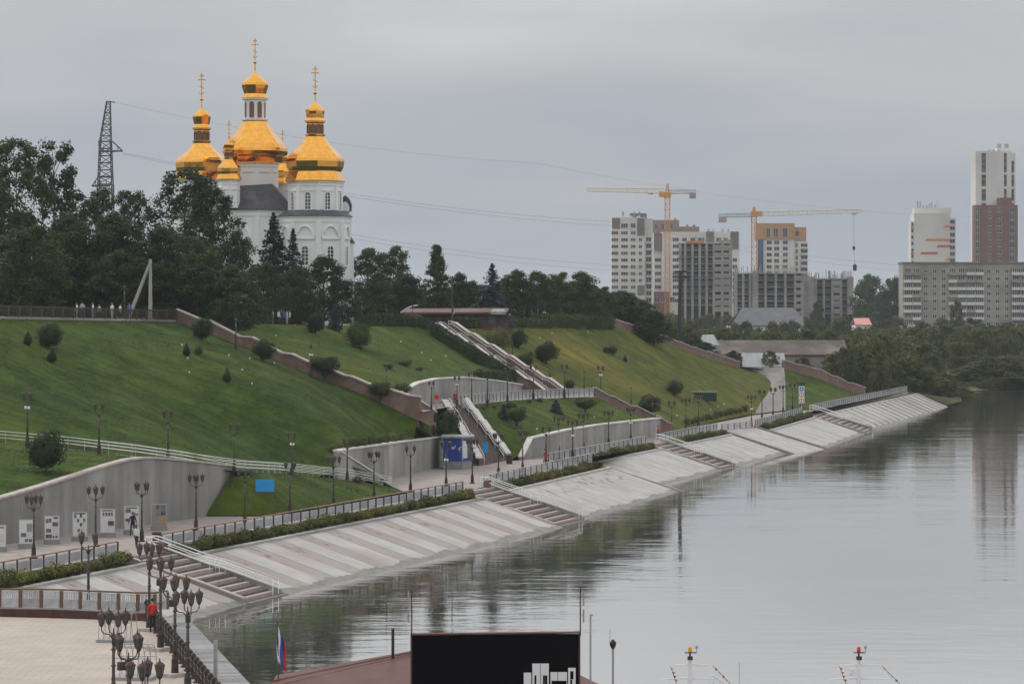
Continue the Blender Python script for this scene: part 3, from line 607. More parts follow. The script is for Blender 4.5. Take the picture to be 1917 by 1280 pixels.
# ================================================================ street lamps
def lantern(parent, x, y, z, s=1.0):
    m = MB(); m.lathe([(.03, 0), (.07, .05), (.095, .12), (.10, .16)], 6, rot=.3); b = m.build('lantern', M['iron'], parent, False, (x, y, z)); b.scale = (s * 1.0, s * 1.0, s * .76)
    g = MB(); g.lathe([(.098, .16), (.16, .62)], 6, rot=.3); g.build('glass', M['lantern_glass'], b)
    c = MB(); c.lathe([(.20, .62), (.185, .67), (.10, .77), (.04, .80), (.04, .84), (.015, .86), (.028, .90), (.005, .98)], 6, rot=.3); c.build('roof_cap', M['rust_cap'], b)
    f = MB()
    for k in range(6):
        a = .3 + math.pi * k / 3; f.tube([(.102 * math.cos(a), .102 * math.sin(a), .15), (.168 * math.cos(a), .168 * math.sin(a), .63)], .012, 4)
    f.build('frame', M['iron'], b); return b
def lamp_proto(nl, h, name='street_lamp'):
    t = thing(name, 'lamp', 'street lamp', (0, 0, -500))
    m = MB(); m.lathe([(.30, 0), (.30, .06), (.17, .1), (.15, .75), (.12, .82), (.10, .95)], 10); m.build('base', M['iron'], t)
    zp = h - (1.02 if nl > 1 else .62)
    m = MB(); m.lathe([(.075, .9), (.06, zp)], 8)
    for z in (1.5, zp * .62, zp * .8): m.lathe([(.075, z), (.10, z + .03), (.10, z + .08), (.07, z + .11)], 8)
    m.build('pole', M['iron_pole'], t, True)
    if nl == 1: lantern(t, 0, 0, zp - .02, .82)
    else:
        R = .50 if nl == 4 else .30; m = MB()
        for k in range(nl):
            a = 2 * math.pi * k / nl + (math.pi / 4 if nl == 4 else 0); c, s = math.cos(a), math.sin(a)
            m.tube([(.03 * c, .03 * s, zp - .25), (.18 * c, .18 * s, zp - .05), (R * .8 * c, R * .8 * s, zp - .02), (R * c, R * s, zp + .12), (R * c, R * s, zp + .26)], .026, 5)
            lantern(t, R * c, R * s, zp + .25, .98)
        m.lathe([(.06, zp - .3), (.09, zp - .2), (.09, zp - .1), (.03, zp), (.02, zp + .2)], 8); m.build('arms', M['iron'], t)
    return proto(t)
LP4, LP2, LP1 = lamp_proto(4, 4.55), lamp_proto(2, 4.3), lamp_proto(1, 3.6)
LP4.scale = LP2.scale = LP1.scale = (1, 1, 1)
def Ud(x):
    for a, b in zip(U_, U_[1:]):
        xa, xb = 958 + a.x / a.y * F, 958 + b.x / b.y * F
        if x <= xb: return lerp(a.y, b.y, (x - xa) / (xb - xa))
    return 470
def flood(o, h):
    m = MB(); m.obox((.12, -.05, h), (.16, .12, .2)); m.obox((-.12, -.05, h + .02), (.16, .12, .2)); m.box(-.1, -.02, h - .05, .1, .02, h); m.build('floodlight', M['white'], o)
prom_l = [(62.6, 1044.7), (178.7, 1022.6), (265, 1013), (366.5, 992.6), (458, 979.5), (542.6, 961), (624, 948), (699.6, 936), (768, 921.7), (834.7, 911), (883.7, 904.7), (932.5, 891), (978, 883), (1021.8, 872.6), (1071.6, 858)]
far_l = [(1045.5, 849), (1091.7, 841), (1139, 834.8), (1180.4, 827), (1226, 816.5), (1257, 811), (1283.4, 804.8), (1306.9, 798), (1406.4, 797), (1426, 784), (1446.8, 778.8), (1465.5, 773), (1483, 767.6), (1499, 764)]
for k, (x, y) in enumerate(prom_l):
    o = place(LP4, G(x, y, 3.0), rng.uniform(0, 1.5), 1.0, ORD[k] + ' four-lantern lamp post from the left in the near promenade row', 'near promenade lamp posts')
    if k in (9, 14): flood(o, 2.6)
for k, (x, y) in enumerate(far_l):
    o = place(LP4, G(x, y, 3.0), rng.uniform(0, 1.5), 1.0, ORD[k] + ' four-lantern lamp post from the left in the farther promenade row', 'far promenade lamp posts')
    if k in (3, 8): flood(o, 2.4)
for k, (x, yt, y) in enumerate([(1598, 706, 739), (1618, 715, 743), (1631, 717, 743), (1643, 713, 741), (1654, 711, 739), (1665, 705, 736), (1677, 704, 733)]):
    p = G(x, y, 3.0); h = (y - yt) * p.y / F; place(LP1, p, 0, h / 3.6, ORD[k] + ' slim lamp post from the left by the far promenade end', 'slim lamps at the far end')
for k, (x, yt, y) in enumerate([(51, 729, 838), (185, 749, 851), (314, 766, 866), (438, 787, 883), (546, 804, 891), (649.5, 816, 900)]):
    p = hit(x, y); h = (y - yt) * p.y / F; o = place(LP2, p - Vector((0, 0, .03)), rng.uniform(-.4, .4), h / 4.3, ORD[k] + ' two-lantern lamp post from the left along the grass ramp', 'lamps along the grass ramp')
    if k in (0, 4): flood(o, 3.0)
for k, (x, yt, y) in enumerate([(807, 719, 775), (855, 701, 759), (882.5, 692.5, 761), (912, 689, 761), (949.5, 685, 752), (998, 679.6, 748), (1056, 678, 745), (1124, 681, 748)]):
    p = hit(x, y); h = (y - yt) * p.y / F; o = place(LP2, p - Vector((0, 0, .03)), rng.uniform(-.4, .4), (h / 4.3,) * 3, ORD[k] + ' lamp post from the left along the middle terrace', 'lamps along the middle terrace')
    if k in (1, 7): flood(o, 3.0)
for k, (x, yt, y) in enumerate([(441, 592.6, 655), (581.7, 641, 707), (723, 686.5, 753), (892, 594.6, 627), (958.6, 632, 672), (1029, 668, 709), (1093, 692.6, 728), (1181, 722.6, 755)]):
    p = hit(x, y); h = (y - yt) * p.y / F; o = place(LP1, p - Vector((0, 0, .05)), 0, h / 3.6, ORD[k] + ' single-lantern lamp post from the left on the hillside lawns', 'lamps on the hillside lawns')
    if k == 1: flood(o, 2.4)
for k, (x, yt, y) in enumerate([(161, 532, 598), (232.7, 532, 600), (300.5, 534, 602), (338.7, 538, 592), (401, 545, 592), (464, 541, 592), (521, 541, 592), (574, 541, 592), (627, 557, 595), (677, 562, 597), (723, 569, 608), (772, 569, 607), (848, 570, 611), (886, 569, 609), (923, 575, 607), (954, 575, 610), (981, 574, 609), (995, 572, 608), (1007, 570, 607), (1019, 569, 606), (1050, 569, 603), (1076, 570, 603), (1108, 572, 605), (1133, 578, 606)]):
    p = hit(x, y) or D(x, y, 420)
    if k > 8: p = D(x, y, Ud(x) + 9); p.z = drop(p.x, p.y) or p.z
    h = HC - (yt - HZ) * p.y / F - p.z; o = place(LP1, p - Vector((0, 0, .05)), 0, h / 3.6, ORD[k] + ' single-lantern lamp post from the left on the hilltop path', 'lamps on the hilltop path')
    if k in (0, 8, 12, 15, 19, 23): flood(o, 2.3)
# ================================================================ vegetation
def leafmat(nm, a, b, c=None, tr=.25): M[nm] = mat(nm, a, b, .55, .65, rand=.28, world=True, c3=c, s3=.25, trans=tr, spec=.25)
leafmat('leaf_dark', (.017, .033, .009), (.046, .075, .018), (.034, .052, .014))
leafmat('leaf_mid', (.030, .054, .012), (.074, .112, .025), (.056, .08, .02))
leafmat('leaf_light', (.050, .068, .018), (.110, .125, .036), (.09, .095, .03))
leafmat('leaf_olive', (.050, .066, .019), (.112, .122, .038), (.12, .11, .045))
leafmat('leaf_spruce', (.013, .024, .012), (.032, .048, .024), None, .1)
leafmat('leaf_blue', (.035, .052, .055), (.080, .105, .115), None, .1)
leafmat('leaf_wall', (.058, .085, .014), (.165, .175, .036), (.13, .10, .03))
M['bark'] = mat('bark', (.045, .036, .03), (.10, .085, .07), 3, .9, bump=.4)
def leafmesh(name, P, Nr, size, matn, seed=0, aspect=.6):
    r = np.random.default_rng(seed); n = len(P); P = np.asarray(P); Nr = np.asarray(Nr) + r.normal(0, .55, (n, 3)); Nr /= np.linalg.norm(Nr, axis=1)[:, None] + 1e-9
    t = r.normal(0, 1, (n, 3)); t -= (t * Nr).sum(1)[:, None] * Nr; t /= np.linalg.norm(t, axis=1)[:, None] + 1e-9; b = np.cross(Nr, t)
    s = (np.asarray(size) * r.uniform(.6, 1.3, n))[:, None] if np.ndim(size) == 0 else np.asarray(size)[:, None]
    V = np.stack([P - t * s * .5, P + b * s * aspect * .5, P + t * s * .5, P - b * s * aspect * .5], 1).reshape(-1, 3)
    me = bpy.data.meshes.new(name); me.vertices.add(4 * n); me.vertices.foreach_set('co', V.astype(np.float32).ravel())
    me.loops.add(4 * n); me.loops.foreach_set('vertex_index', np.arange(4 * n, dtype=np.int32)); me.polygons.add(n)
    me.polygons.foreach_set('loop_start', np.arange(0, 4 * n, 4, dtype=np.int32)); me.materials.append(M[matn]); me.update(calc_edges=True); me.validate(); return me
def clumps(cs, rs, per, seed, squash=.75):
    r = np.random.default_rng(seed); P = []; Nn = []
    for c, q, k in zip(cs, rs, per):
        v = r.normal(0, 1, (k, 3)); v /= np.linalg.norm(v, axis=1)[:, None]; rad = q * r.uniform(.1, 1.12, k) ** .75
        p = v * rad[:, None]; p[:, 2] *= squash; P.append(p + c); Nn.append(v + np.array((0, 0, .5)))
    return np.concatenate(P), np.concatenate(Nn)
def decid(name, H, R, hb, shape, leaf, nclump, per, lsize, seed, trunk_r=.22, cat='tree', airy=.0):
    r = random.Random(seed); t = thing(name, 'tree', cat, (0, 0, -500)); cs = []; rs = []
    for k in range(nclump):
        u = (k + r.random()) / nclump; h = lerp(hb, H * .97, u); rad = R * shape(u); a = r.uniform(0, 6.283); q = rad * math.sqrt(r.uniform(.10, 1)) * r.uniform(.75, 1.12)
        cs.append((q * math.cos(a), q * math.sin(a), h)); rs.append(R * r.uniform(.24, .44) * (1 - .40 * u))
    m = MB(); lean = r.uniform(-.02, .02) * H; top = H * .86
    m.tube([(0, 0, -.3), (.05, 0, H * .15), (lean * .5, lean * .3, H * .45), (lean, lean * .6, top)], trunk_r, 7, r1=.04)
    for c in cs[::3]:
        z0 = min(max(hb * .7, c[2] - math.hypot(c[0], c[1]) * 1.1), top); u = z0 / H; m.tube([(lean * u, lean * .6 * u, z0), (c[0] * .5, c[1] * .5, lerp(z0, c[2], .6)), c], trunk_r * .38 * (1 - u * .6), 4, r1=.02)
    m.build('trunk', M['bark'], t)
    P, Nn = clumps(cs, rs, [int(per * r.uniform(.55, 1.4) * (1 - airy * r.random())) for _ in cs], seed); P[:, 2] = np.maximum(P[:, 2], hb * .75)
    link('crown', leafmesh('crown', P, Nn, lsize, leaf, seed), t); t['H'] = H; t['R'] = R; return proto(t)
dome = lambda u: math.sin(math.pi * min(1, .18 + .82 * u)) ** .6
tall = lambda u: (.55 + .75 * u if u < .5 else 1.02 - 1.35 * (u - .5) ** 1.3) * .95
cone = lambda u: max(.12, 1.05 - u)
oval = lambda u: math.sin(math.pi * (.1 + .86 * u)) ** .8
def conifer(name, H, R, leaf, seed, tiers=16, cat='tree', lsize=.36, skirt=.04):
    r = random.Random(seed); t = thing(name, 'spruce', cat, (0, 0, -500)); m = MB(); m.tube([(0, 0, -.3), (0, 0, H * .97)], H * .014 + .03, 6, r1=.02); m.build('trunk', M['bark'], t)
    P = []; Nn = []
    for k in range(tiers):
        u = (k + .5) / tiers; z = lerp(H * skirt, H * .985, u); rad = R * (1 - u) ** .85 + .05; nb = int(9 - 4 * u + 2)
        for j in range(nb):
            a = r.uniform(0, 6.283); ln = rad * r.uniform(.7, 1.12); n = int(8 + 40 * (ln / R))
            for _ in range(n):
                s = r.random() ** .7 * ln; wd = (.06 + .20 * (1 - s / ln)) * ln * r.uniform(-1, 1); P.append((s * math.cos(a) - wd * math.sin(a), s * math.sin(a) + wd * math.cos(a), z - .32 * s * (1 - .35 * s / ln) + r.uniform(-.75, .45) * H / tiers)); Nn.append((.2 * math.cos(a), .2 * math.sin(a), 1))
    link('crown', leafmesh('crown', P, Nn, lsize, leaf, seed), t); t['H'] = H; t['R'] = R; return proto(t)
def shrub(name, H, R, leaf, seed, n=1500, lsize=.17, form='round', trunk=.12, cat='bush', stem_h=.15):
    r = np.random.default_rng(seed); t = thing(name, 'shrub', cat, (0, 0, -500)); v = r.normal(0, 1, (n, 3)); v /= np.linalg.norm(v, axis=1)[:, None]
    lob = r.normal(0, 1, (22, 3)); lob /= np.linalg.norm(lob, axis=1)[:, None]; ls = r.uniform(.7, 1.15, 22); dt = v @ lob.T; lump = .66 + .46 * (np.exp(-(1 - dt) * 9) * ls).max(1); lump = lump if form != 'cone' else .3 + .7 * lump
    rad = r.uniform(.40, 1.06, n) ** .5 * lump
    p = v * rad[:, None]; z = (p[:, 2] + 1) / 2
    if form == 'cone': f = np.clip(1.18 - z * .95, .12, 1) * np.clip(.55 + z * 3, 0, 1); p[:, 0] *= f; p[:, 1] *= f
    P = np.stack([p[:, 0] * R, p[:, 1] * R, H * (stem_h + (1 - stem_h) * z)], 1)
    m = MB(); m.tube([(0, 0, -.2), (.02 * H, 0, H * .4), (0, .02 * H, H * .7)], trunk, 5, r1=.03)
    for a in range(4): m.tube([(0, 0, H * .12), (R * .4 * math.cos(a * 1.6), R * .4 * math.sin(a * 1.6), H * .55)], trunk * .6, 4, r1=.02)
    m.build('stem', M['bark'], t); link('foliage', leafmesh('foliage', P, v + np.array((0, 0, .4)), lsize, leaf, seed), t); t['H'] = H; t['R'] = R; return proto(t)
T_pop = [decid('poplar_tree', 20, 5.0, 3.0, tall, 'leaf_dark', 105, 150, .42, 11, .3, airy=.5), decid('poplar_tree', 20, 4.6, 2.5, tall, 'leaf_dark', 95, 160, .42, 12, .3, airy=.5)]
T_elm = [decid('broadleaf_tree', 14, 5.0, 1.5, dome, 'leaf_dark', 90, 140, .40, 21, .25), decid('broadleaf_tree', 14, 4.6, 1.2, oval, 'leaf_mid', 90, 140, .40, 22, .25, airy=.3)]
T_bir = decid('birch_tree', 14, 3.0, 1.5, cone, 'leaf_mid', 110, 105, .34, 31, .16, airy=.4)
leafmat('leaf_far', (.040, .060, .018), (.095, .120, .038), (.075, .09, .03)); leafmat('leaf_far2', (.060, .075, .022), (.125, .135, .045), (.10, .10, .035))
T_far = [decid('riverside_tree', 10, 4.6, .6, dome, 'leaf_far', 60, 90, .50, 41, .2), decid('riverside_tree', 10, 4.4, .6, oval, 'leaf_far2', 60, 90, .50, 42, .2), decid('riverside_tree', 10, 4.8, .5, dome, 'leaf_olive', 60, 90, .50, 43, .2)]
T_spr = [conifer('spruce_tree', 14, 2.9, 'leaf_spruce', 51, 34), conifer('spruce_tree', 14, 3.3, 'leaf_blue', 52, 30)]
T_sbl = conifer('blue_spruce', 4, 1.3, 'leaf_blue', 53, 18, 'tree', .22)
S_cone = shrub('cone_bush', 2, .85, 'leaf_dark', 61, 2200, .16, 'cone', .06, stem_h=.0)
S_rnd = shrub('round_bush', 3, 1.75, 'leaf_dark', 62, 3600, .22, stem_h=.06)
S_olv = shrub('round_bush', 3, 1.65, 'leaf_mid', 63, 3600, .2, stem_h=.06)
S_tre = shrub('small_tree', 3.2, 1.9, 'leaf_dark', 64, 3000, .24, stem_h=.32, cat='tree')
S_lgt = shrub('pale_bush', 2.6, 1.9, 'leaf_light', 65, 2600, .22, stem_h=.05)
S_pl = [shrub('planter_shrub', 1.0, .72, q, 70 + i, 420, .2, trunk=.03, stem_h=.0) for i, q in enumerate(('leaf_wall', 'leaf_light', 'leaf_wall', 'leaf_light'))]
S_low = [shrub('low_shrub', 1.3, .85, q, 80 + i, 500, .22, trunk=.03, stem_h=.0) for i, q in enumerate(('leaf_olive', 'leaf_light'))]
def put(p, base, hpx, wpx=None, label=None, group=None, d=None, name=None, sink=.1):
    d = d or base.y; h = hpx * d / F; s = h / p['H']; w_ = s if wpx is None else wpx * d / F / (2 * p['R'])
    return place(p, base - Vector((0, 0, sink)), rng.uniform(0, 6.28), (w_, w_, s), label, group, None, name)
def putg(p, x, y, hpx, wpx, label, group=None): return put(p, hit(x, y), hpx, wpx, label, group)
# planter rows
npl = 0
for i in range(7):
    a, t, n, ln = sec_frame(i); s = 1.0; step = 1.5 if i < 2 else 2.0
    npl = 0
    if i == 6: continue
    if i == 5: step = 1.6
    while s < ln - .8:
        p = a + t * s + n * (1.05 + rng.uniform(-.15, .15)) + Vector((0, 0, -.5)); q = rng.uniform(.78, 1.2)
        place(rng.choice(S_pl), p, rng.uniform(0, 6), (q * 1.05, q * 1.05, q * rng.uniform(.8, 1.15)), 'low planter shrub, %s from the left under the railing %s' % (ordn(npl + 1), ('nearest the exhibition boards', 'along the striped embankment', 'in front of the lower stairs', 'on the set-back stretch', 'before the boat ramp', 'just beyond the boat ramp')[i]), 'planter shrubs under the promenade railing'); npl += 1
        s += step * rng.uniform(.85, 1.15)
# bushes on the lawns
for p, x, y, w_, h, lab in [
    (S_cone, 52, 646, 22, 30, 'small dark cone bush left of the big round bush on upper left lawn'), (S_rnd, 92, 653, 52, 55, 'big round dark bush high on the left lawn'), (S_cone, 97, 678, 26, 30, 'dark cone bush just below the big round bush on left lawn'),
    (S_cone, 349, 666, 20, 27, 'dark cone bush beside a small light shrub near the brown wall'), (S_olv, 371, 664, 19, 20, 'small light shrub next to a cone bush on the left lawn'), (S_cone, 424, 715, 22, 30, 'lone dark cone bush in the middle of left lawn'),
    (S_rnd, 378, 638, 44, 50, 'dark bush at the top of the brown slope wall'), (S_rnd, 493, 676, 50, 46, 'spreading bush against the brown wall below the hedge'), (S_tre, 607, 715, 60, 54, 'small dark tree in front of the brown slope wall'), (S_tre, 711, 752, 50, 44, 'smaller dark tree at the low end of the brown wall'),
    (S_rnd, 85, 884, 80, 86, 'largest dark bush, below the ramp handrail at far left'),
    (S_rnd, 590, 626, 40, 50, 'dark bush left of the young blue spruce'), (S_olv, 672, 652, 56, 56, 'round clipped bush on the upper lawn'), (S_lgt, 727, 690, 22, 12, 'low yellowish scrub left in the upper lawn'), (S_lgt, 758, 684, 34, 14, 'low yellowish scrub in the middle of upper lawn'), (S_lgt, 785, 694, 18, 10, 'small yellowish scrub right in the upper lawn'), (S_olv, 752, 738, 40, 26, 'shrub at the low left end of the curved wall'),
    (S_lgt, 932, 656, 58, 48, 'broad pale bush right of the stair top'), (S_rnd, 905, 660, 32, 32, 'dark bush below the pale bush beside the stairs'), (S_rnd, 971, 652, 34, 40, 'dark bush right of the broad pale bush'), (S_rnd, 1022, 681, 50, 46, 'large round dark bush on the right-hand slope'), (S_rnd, 983, 688, 34, 30, 'mid-sized dark bush close to the stairway'), (S_rnd, 993, 668, 12, 12, 'tiny dark bush between two larger bushes by stairway'),
    (S_olv, 1146, 663, 22, 20, 'shrub high on the right-hand slope'), (S_rnd, 1134, 661, 13, 15, 'little dark bush touching the shrub high on right slope'), (S_cone, 1170, 677, 11, 14, 'tiny cone bush alone on the right-hand slope'), (S_rnd, 1263, 740, 34, 32, 'round bush low on the right slope near the green container'), (S_rnd, 1216, 777, 50, 42, 'big dark bush behind the second brown wall'), (S_rnd, 1066, 728, 22, 20, 'dark bush at the foot of the upper stairs'),
    (S_tre, 967, 803, 42, 46, 'small dark tree on the middle lawn'), (S_tre, 1095, 774, 42, 32, 'low spreading dark tree under the terrace railing'), (S_rnd, 838, 818, 52, 58, 'dense dark bush beside the lower stairs behind the kiosk'), (S_rnd, 812, 797, 20, 22, 'small dark bush left of the dense bush by lower stairs'), (S_rnd, 955, 768, 26, 18, 'low dark bush under the terrace railing left'), (S_rnd, 880, 868, 22, 34, 'dark bush between kiosk and lower stairs')]:
    putg(p, x, y, h, w_, lab)
put(S_rnd, D(822, 824, 321.5), 46, 44, 'dark bush filling the corner behind the kiosk wall'); put(S_rnd, D(806, 815, 318), 26, 26, 'little dark bush at the foot of the short granite wall')
putg(T_sbl, 626, 618, 52, 34, 'young blue spruce at the top of upper lawn'); putg(T_sbl, 942, 784, 30, 30, 'small blue spruce left of the dark tree on middle lawn'); putg(T_sbl, 1040, 772, 28, 32, 'small blue spruce under the terrace railing'); putg(T_sbl, 592, 612, 44, 26, 'blue spruce hidden behind the dark bush')
put(S_olv, hit(661, 608) or D(661, 608, 372), 28, 48, 'olive bush behind the round clipped bush'); put(S_lgt, D(775, 611, 392), 27, 46, 'pale domed bush in front of the hilltop pavilion')
for k, x in enumerate(range(622, 752, 14)):
    y = 846 - (x - 622) * .155; p = hit(x, y)
    if p: put(rng.choice(S_low), p, rng.uniform(20, 28), rng.uniform(20, 27), ordn(k + 1) + ' yellowish shrub from the left in the row above the kiosk wall', 'shrub row above the kiosk wall')
for k, (x, y) in enumerate([(668, 890), (655, 884), (645, 876)]): put(S_low[0], hit(x, y + 2), 18, 20, ORD[k] + ' yellowish shrub beside the sloping parapet', 'shrubs beside the sloping parapet')
for k, x in enumerate(range(1286, 1396, 9)):
    y = 795 - (x - 1286) * .235; p = hit(x, y)
    if p: put(rng.choice(S_low), p, rng.uniform(12, 17), rng.uniform(15, 20), ordn(k + 1) + ' low shrub from the left in the row along the far promenade edge', 'shrub row along the far promenade edge')
for k, (x, y) in enumerate([(925, 764), (990, 754), (1010, 752), (905, 766)]): put(S_low[1], hit(x, y), 10, 16, ORD[k] + ' small flowering shrub under the terrace railing', 'shrubs under the terrace railing')
# hedges
def hedge(label, line, wd, h, leaf='leaf_dark', dens=34, seed=0):
    b = line[0]; t = thing('hedge', label, 'hedge', b); r = np.random.default_rng(seed); P = []; Nn = []
    core = MB(); core.ribbon([(p.x - b.x, p.y - b.y, p.z - b.z - .3, p.z - b.z + h * .86) for p in line], wd * .8); core.build('core', M['leaf_dark'], t)
    for p, q in zip(line, line[1:]):
        d = q - p; ln = d.length; dd = d.normalized(); nn = Vector((-dd.y, dd.x, 0)); n = int(ln * dens * (h * 2 + wd))
        u = r.random(n) * ln; f = r.random(n); hh = h * (1 + .10 * np.sin(u * 1.3 + seed) + .08 * np.sin(u * 3.1)) 
        s = f * (2 * h + wd); off = np.where(s < h, 0, np.where(s < h + wd, s - h, wd)) + r.normal(0, .12, n) - wd * .1; z = np.where(s < h, s, np.where(s < h + wd, h, 2 * h + wd - s)) * hh / h + r.normal(0, .1, n)
        base = np.array(p - b)[None] + np.outer(u / ln, np.array(d)) + np.outer(off, np.array(nn)); base[:, 2] += z; P.append(base); nv = np.where((s < h)[:, None], -np.array(nn)[None], np.array((0, 0, 1.))[None]); Nn.append(nv)
    link('foliage', leafmesh('foliage', np.concatenate(P), np.concatenate(Nn), .3, leaf, seed), t); return t
def gl(*pts): return [lift(hit(x, y) if d is None else Vector((D(x, y, d).x, d, drop(D(x, y, d).x, d) or D(x, y, d).z)), -.05) for x, y, d in pts]
hedge('tall clipped dark hedge on the hilltop left of the church path', gl((322, 606, 322), (420, 607, 338), (508, 606, 352)), 2.5, 2.0, 'leaf_mid', seed=3)
hedge('low dark hedge along the top of upper lawn', gl((695, 618, 376), (750, 618, 384), (806, 618, 391)), 2.0, 1.4, seed=4)
hedge('long dark hedge running down beside the stairway', gl((806, 628, None), (850, 655, None), (900, 684, None), (945, 703, None), (966, 712, None)), 1.8, 1.7, 'leaf_dark', seed=5)
hedge('short dark hedge above the curved retaining wall', gl((905, 710, None), (930, 712, None), (955, 714, None)), 1.4, 1.1, seed=6)
hedge('low hedge at the hill edge right of the stairway', gl((870, 616, 408), (960, 616, 424), (1030, 616, 438)), 2.0, 1.2, 'leaf_mid', seed=7)
hedge('tall grey-green hedge at the far hill corner', gl((1020, 613, 437), (1090, 613, 452), (1148, 613, 466)), 2.4, 1.8, 'leaf_mid', seed=8)
# trees on the plateau
def tr(p, x, ytop, d, wpx, label, group=None):
    X = (x - 958) / F * d; z = drop(X, d)
    z = 3 if z is None else z
    h = HC - (ytop - HZ) * d / F - z; s = h / p['H']; w_ = wpx * d / F / (2 * p['R']); return place(p, (X, d, z - .1), rng.uniform(0, 6.28), (w_, w_, s), label, group)
for p, x, y, d, w_, lab in [
    (T_pop[0], 30, 255, 345, 150, 'tallest poplar at the left edge of the hilltop'), (T_pop[1], 100, 258, 352, 130, 'second tall poplar at the left, right beside the tallest'), (T_elm[0], -30, 330, 335, 190, 'dark broadleaf tree cut by the left edge'),
    (T_elm[1], 60, 420, 318, 150, 'dark broadleaf under the tall poplars'), (T_pop[1], 178, 345, 362, 120, 'poplar in front of the lattice pylon'), (T_elm[0], 215, 400, 330, 160, 'dark broadleaf below the pylon'), (T_elm[0], 130, 400, 330, 150, 'dark broadleaf between poplars and pylon'), (T_pop[0], 240, 352, 372, 110, 'poplar right of the lattice pylon'),
    (T_pop[0], 345, 312, 345, 160, 'leaning dark poplar in front of the left dome'), (T_pop[1], 395, 335, 352, 120, 'poplar left of the small gilded turret'), (T_elm[0], 300, 425, 332, 140, 'dark broadleaf behind the concrete pole'), (T_elm[1], 365, 440, 338, 130, 'broadleaf above the tall clipped hedge'), (T_elm[0], 445, 430, 356, 90, 'dark narrow tree against the white church wall'), (T_elm[0], 10, 440, 322, 120, 'dark broadleaf low at the left edge'),
    (T_spr[0], 512, 394, 395, 135, 'tall dark spruce in front of the church wall'), (T_spr[0], 548, 424, 400, 88, 'smaller dark spruce right of the tall spruce'), (T_elm[0], 500, 490, 372, 90, 'dark round tree under the tall spruce'), (T_elm[0], 605, 478, 385, 120, 'dark round tree at the church corner'), (T_elm[0], 555, 500, 378, 90, 'dark round tree between spruces and church corner'), (T_elm[0], 640, 530, 392, 60, 'low dark tree at the right church corner'),
    (T_elm[1], 690, 462, 455, 110, 'loose green tree right of the church'), (T_elm[1], 738, 458, 460, 90, 'second loose green tree right of the church'), (T_elm[0], 700, 520, 430, 90, 'dark tree under the loose green trees'), (T_elm[0], 765, 515, 440, 90, 'dark tree left of the birch'), (T_bir, 817, 455, 430, 74, 'tall pointed birch behind the pavilion'), (T_elm[0], 858, 510, 440, 70, 'dark tree right of the birch'),
    (T_spr[1], 921, 490, 420, 110, 'large blue-grey spruce behind the pavilion'), (T_elm[0], 885, 525, 448, 80, 'dark tree left of the blue-grey spruce'), (T_elm[0], 965, 505, 452, 90, 'dark tree right of the blue-grey spruce'), (T_elm[0], 1005, 507, 458, 90, 'first round dark tree in the hilltop row'), (T_elm[1], 1045, 508, 462, 90, 'second round tree in the hilltop row'), (T_elm[0], 1090, 508, 466, 95, 'third round dark tree in the hilltop row'), (T_elm[1], 1125, 535, 474, 80, 'fourth round tree in the hilltop row'),
    (T_elm[0], 1165, 543, 490, 90, 'dark tree at the end of the hilltop row'), (T_elm[0], 1205, 562, 505, 80, 'last dark tree beyond the hill corner')]: tr(p, x, y, d, w_, lab)
# riverside thicket, layer by layer; heights follow the ragged skyline
def interp(pts, x):
    for (a, b), (c, d) in zip(pts, pts[1:]):
        if x <= c: return lerp(b, d, (x - a) / (c - a))
    return pts[-1][1]
rf = random.Random(77); cnt = [0]
def belt(x0, x1, n, sky_, d0, d1, w0, w1, label, group, kinds):
    for k in range(n):
        lb = '%s, %s from the left' % (label, ordn(k + 1))
        x = lerp(x0, x1, (k + rf.uniform(.1, .9)) / n); d = rf.uniform(d0, d1); y = interp(sky_, x) + rf.uniform(-5, 9); wd = rf.uniform(w0, w1)
        tr(rf.choice(kinds), x, y, d, wd, lb, group)
belt(1235, 1990, 26, [(1235, 588), (1350, 585), (1450, 590), (1560, 590), (1640, 596), (1990, 600)], 900, 1020, 46, 74, 'hazy green tree in the distant belt before the apartment blocks', 'distant tree belt', [T_far[0], T_far[1], T_elm[1]])
belt(1600, 1990, 18, [(1600, 612), (1700, 606), (1800, 606), (1990, 604)], 735, 800, 60, 95, 'green tree on the far river shore', 'far shore trees', T_far)
belt(1800, 1990, 14, [(1800, 690), (1850, 668), (1990, 665)], 696, 712, 60, 90, 'bushy tree standing at the water of the far shore', 'far shore waterside trees', [T_far[0], T_far[2], T_far[0]])
belt(1225, 1560, 20, [(1225, 590), (1260, 600), (1340, 612), (1450, 620), (1560, 618)], 640, 720, 50, 80, 'willow in the thicket behind the long shed', 'thicket behind the long shed', T_far)
belt(1190, 1330, 9, [(1190, 590), (1250, 612), (1330, 640)], 530, 560, 44, 66, 'bushy tree just beyond the crest wall', 'trees beyond the crest wall', [T_far[0], T_elm[0]])
belt(1490, 1600, 7, [(1490, 662), (1540, 655), (1600, 635)], 560, 585, 50, 76, 'green willow behind the right-hand granite wall', 'willows behind the right-hand wall', [T_far[1], T_far[0]])
belt(1580, 1730, 12, [(1580, 625), (1650, 622), (1730, 640)], 600, 660, 70, 100, 'large green willow by the promenade end', 'willows by the promenade end', T_far)
belt(1600, 1760, 10, [(1600, 672), (1680, 660), (1730, 680), (1760, 705)], 575, 596, 50, 74, 'willow overhanging the far promenade railing', 'willows at the far railing', [T_far[0], T_far[1]])
belt(1735, 1800, 7, [(1735, 690), (1770, 700), (1800, 722)], 596, 650, 40, 60, 'olive bush leaning over the water beyond the embankment', 'waterside bushes beyond the embankment', [T_far[2], T_far[0]])
belt(1596, 1700, 4, [(1596, 520), (1640, 508), (1700, 530)], 1120, 1180, 60, 80, 'tall hazy dark tree between building site and apartment block', 'tall dark trees left of the apartment block', T_elm)
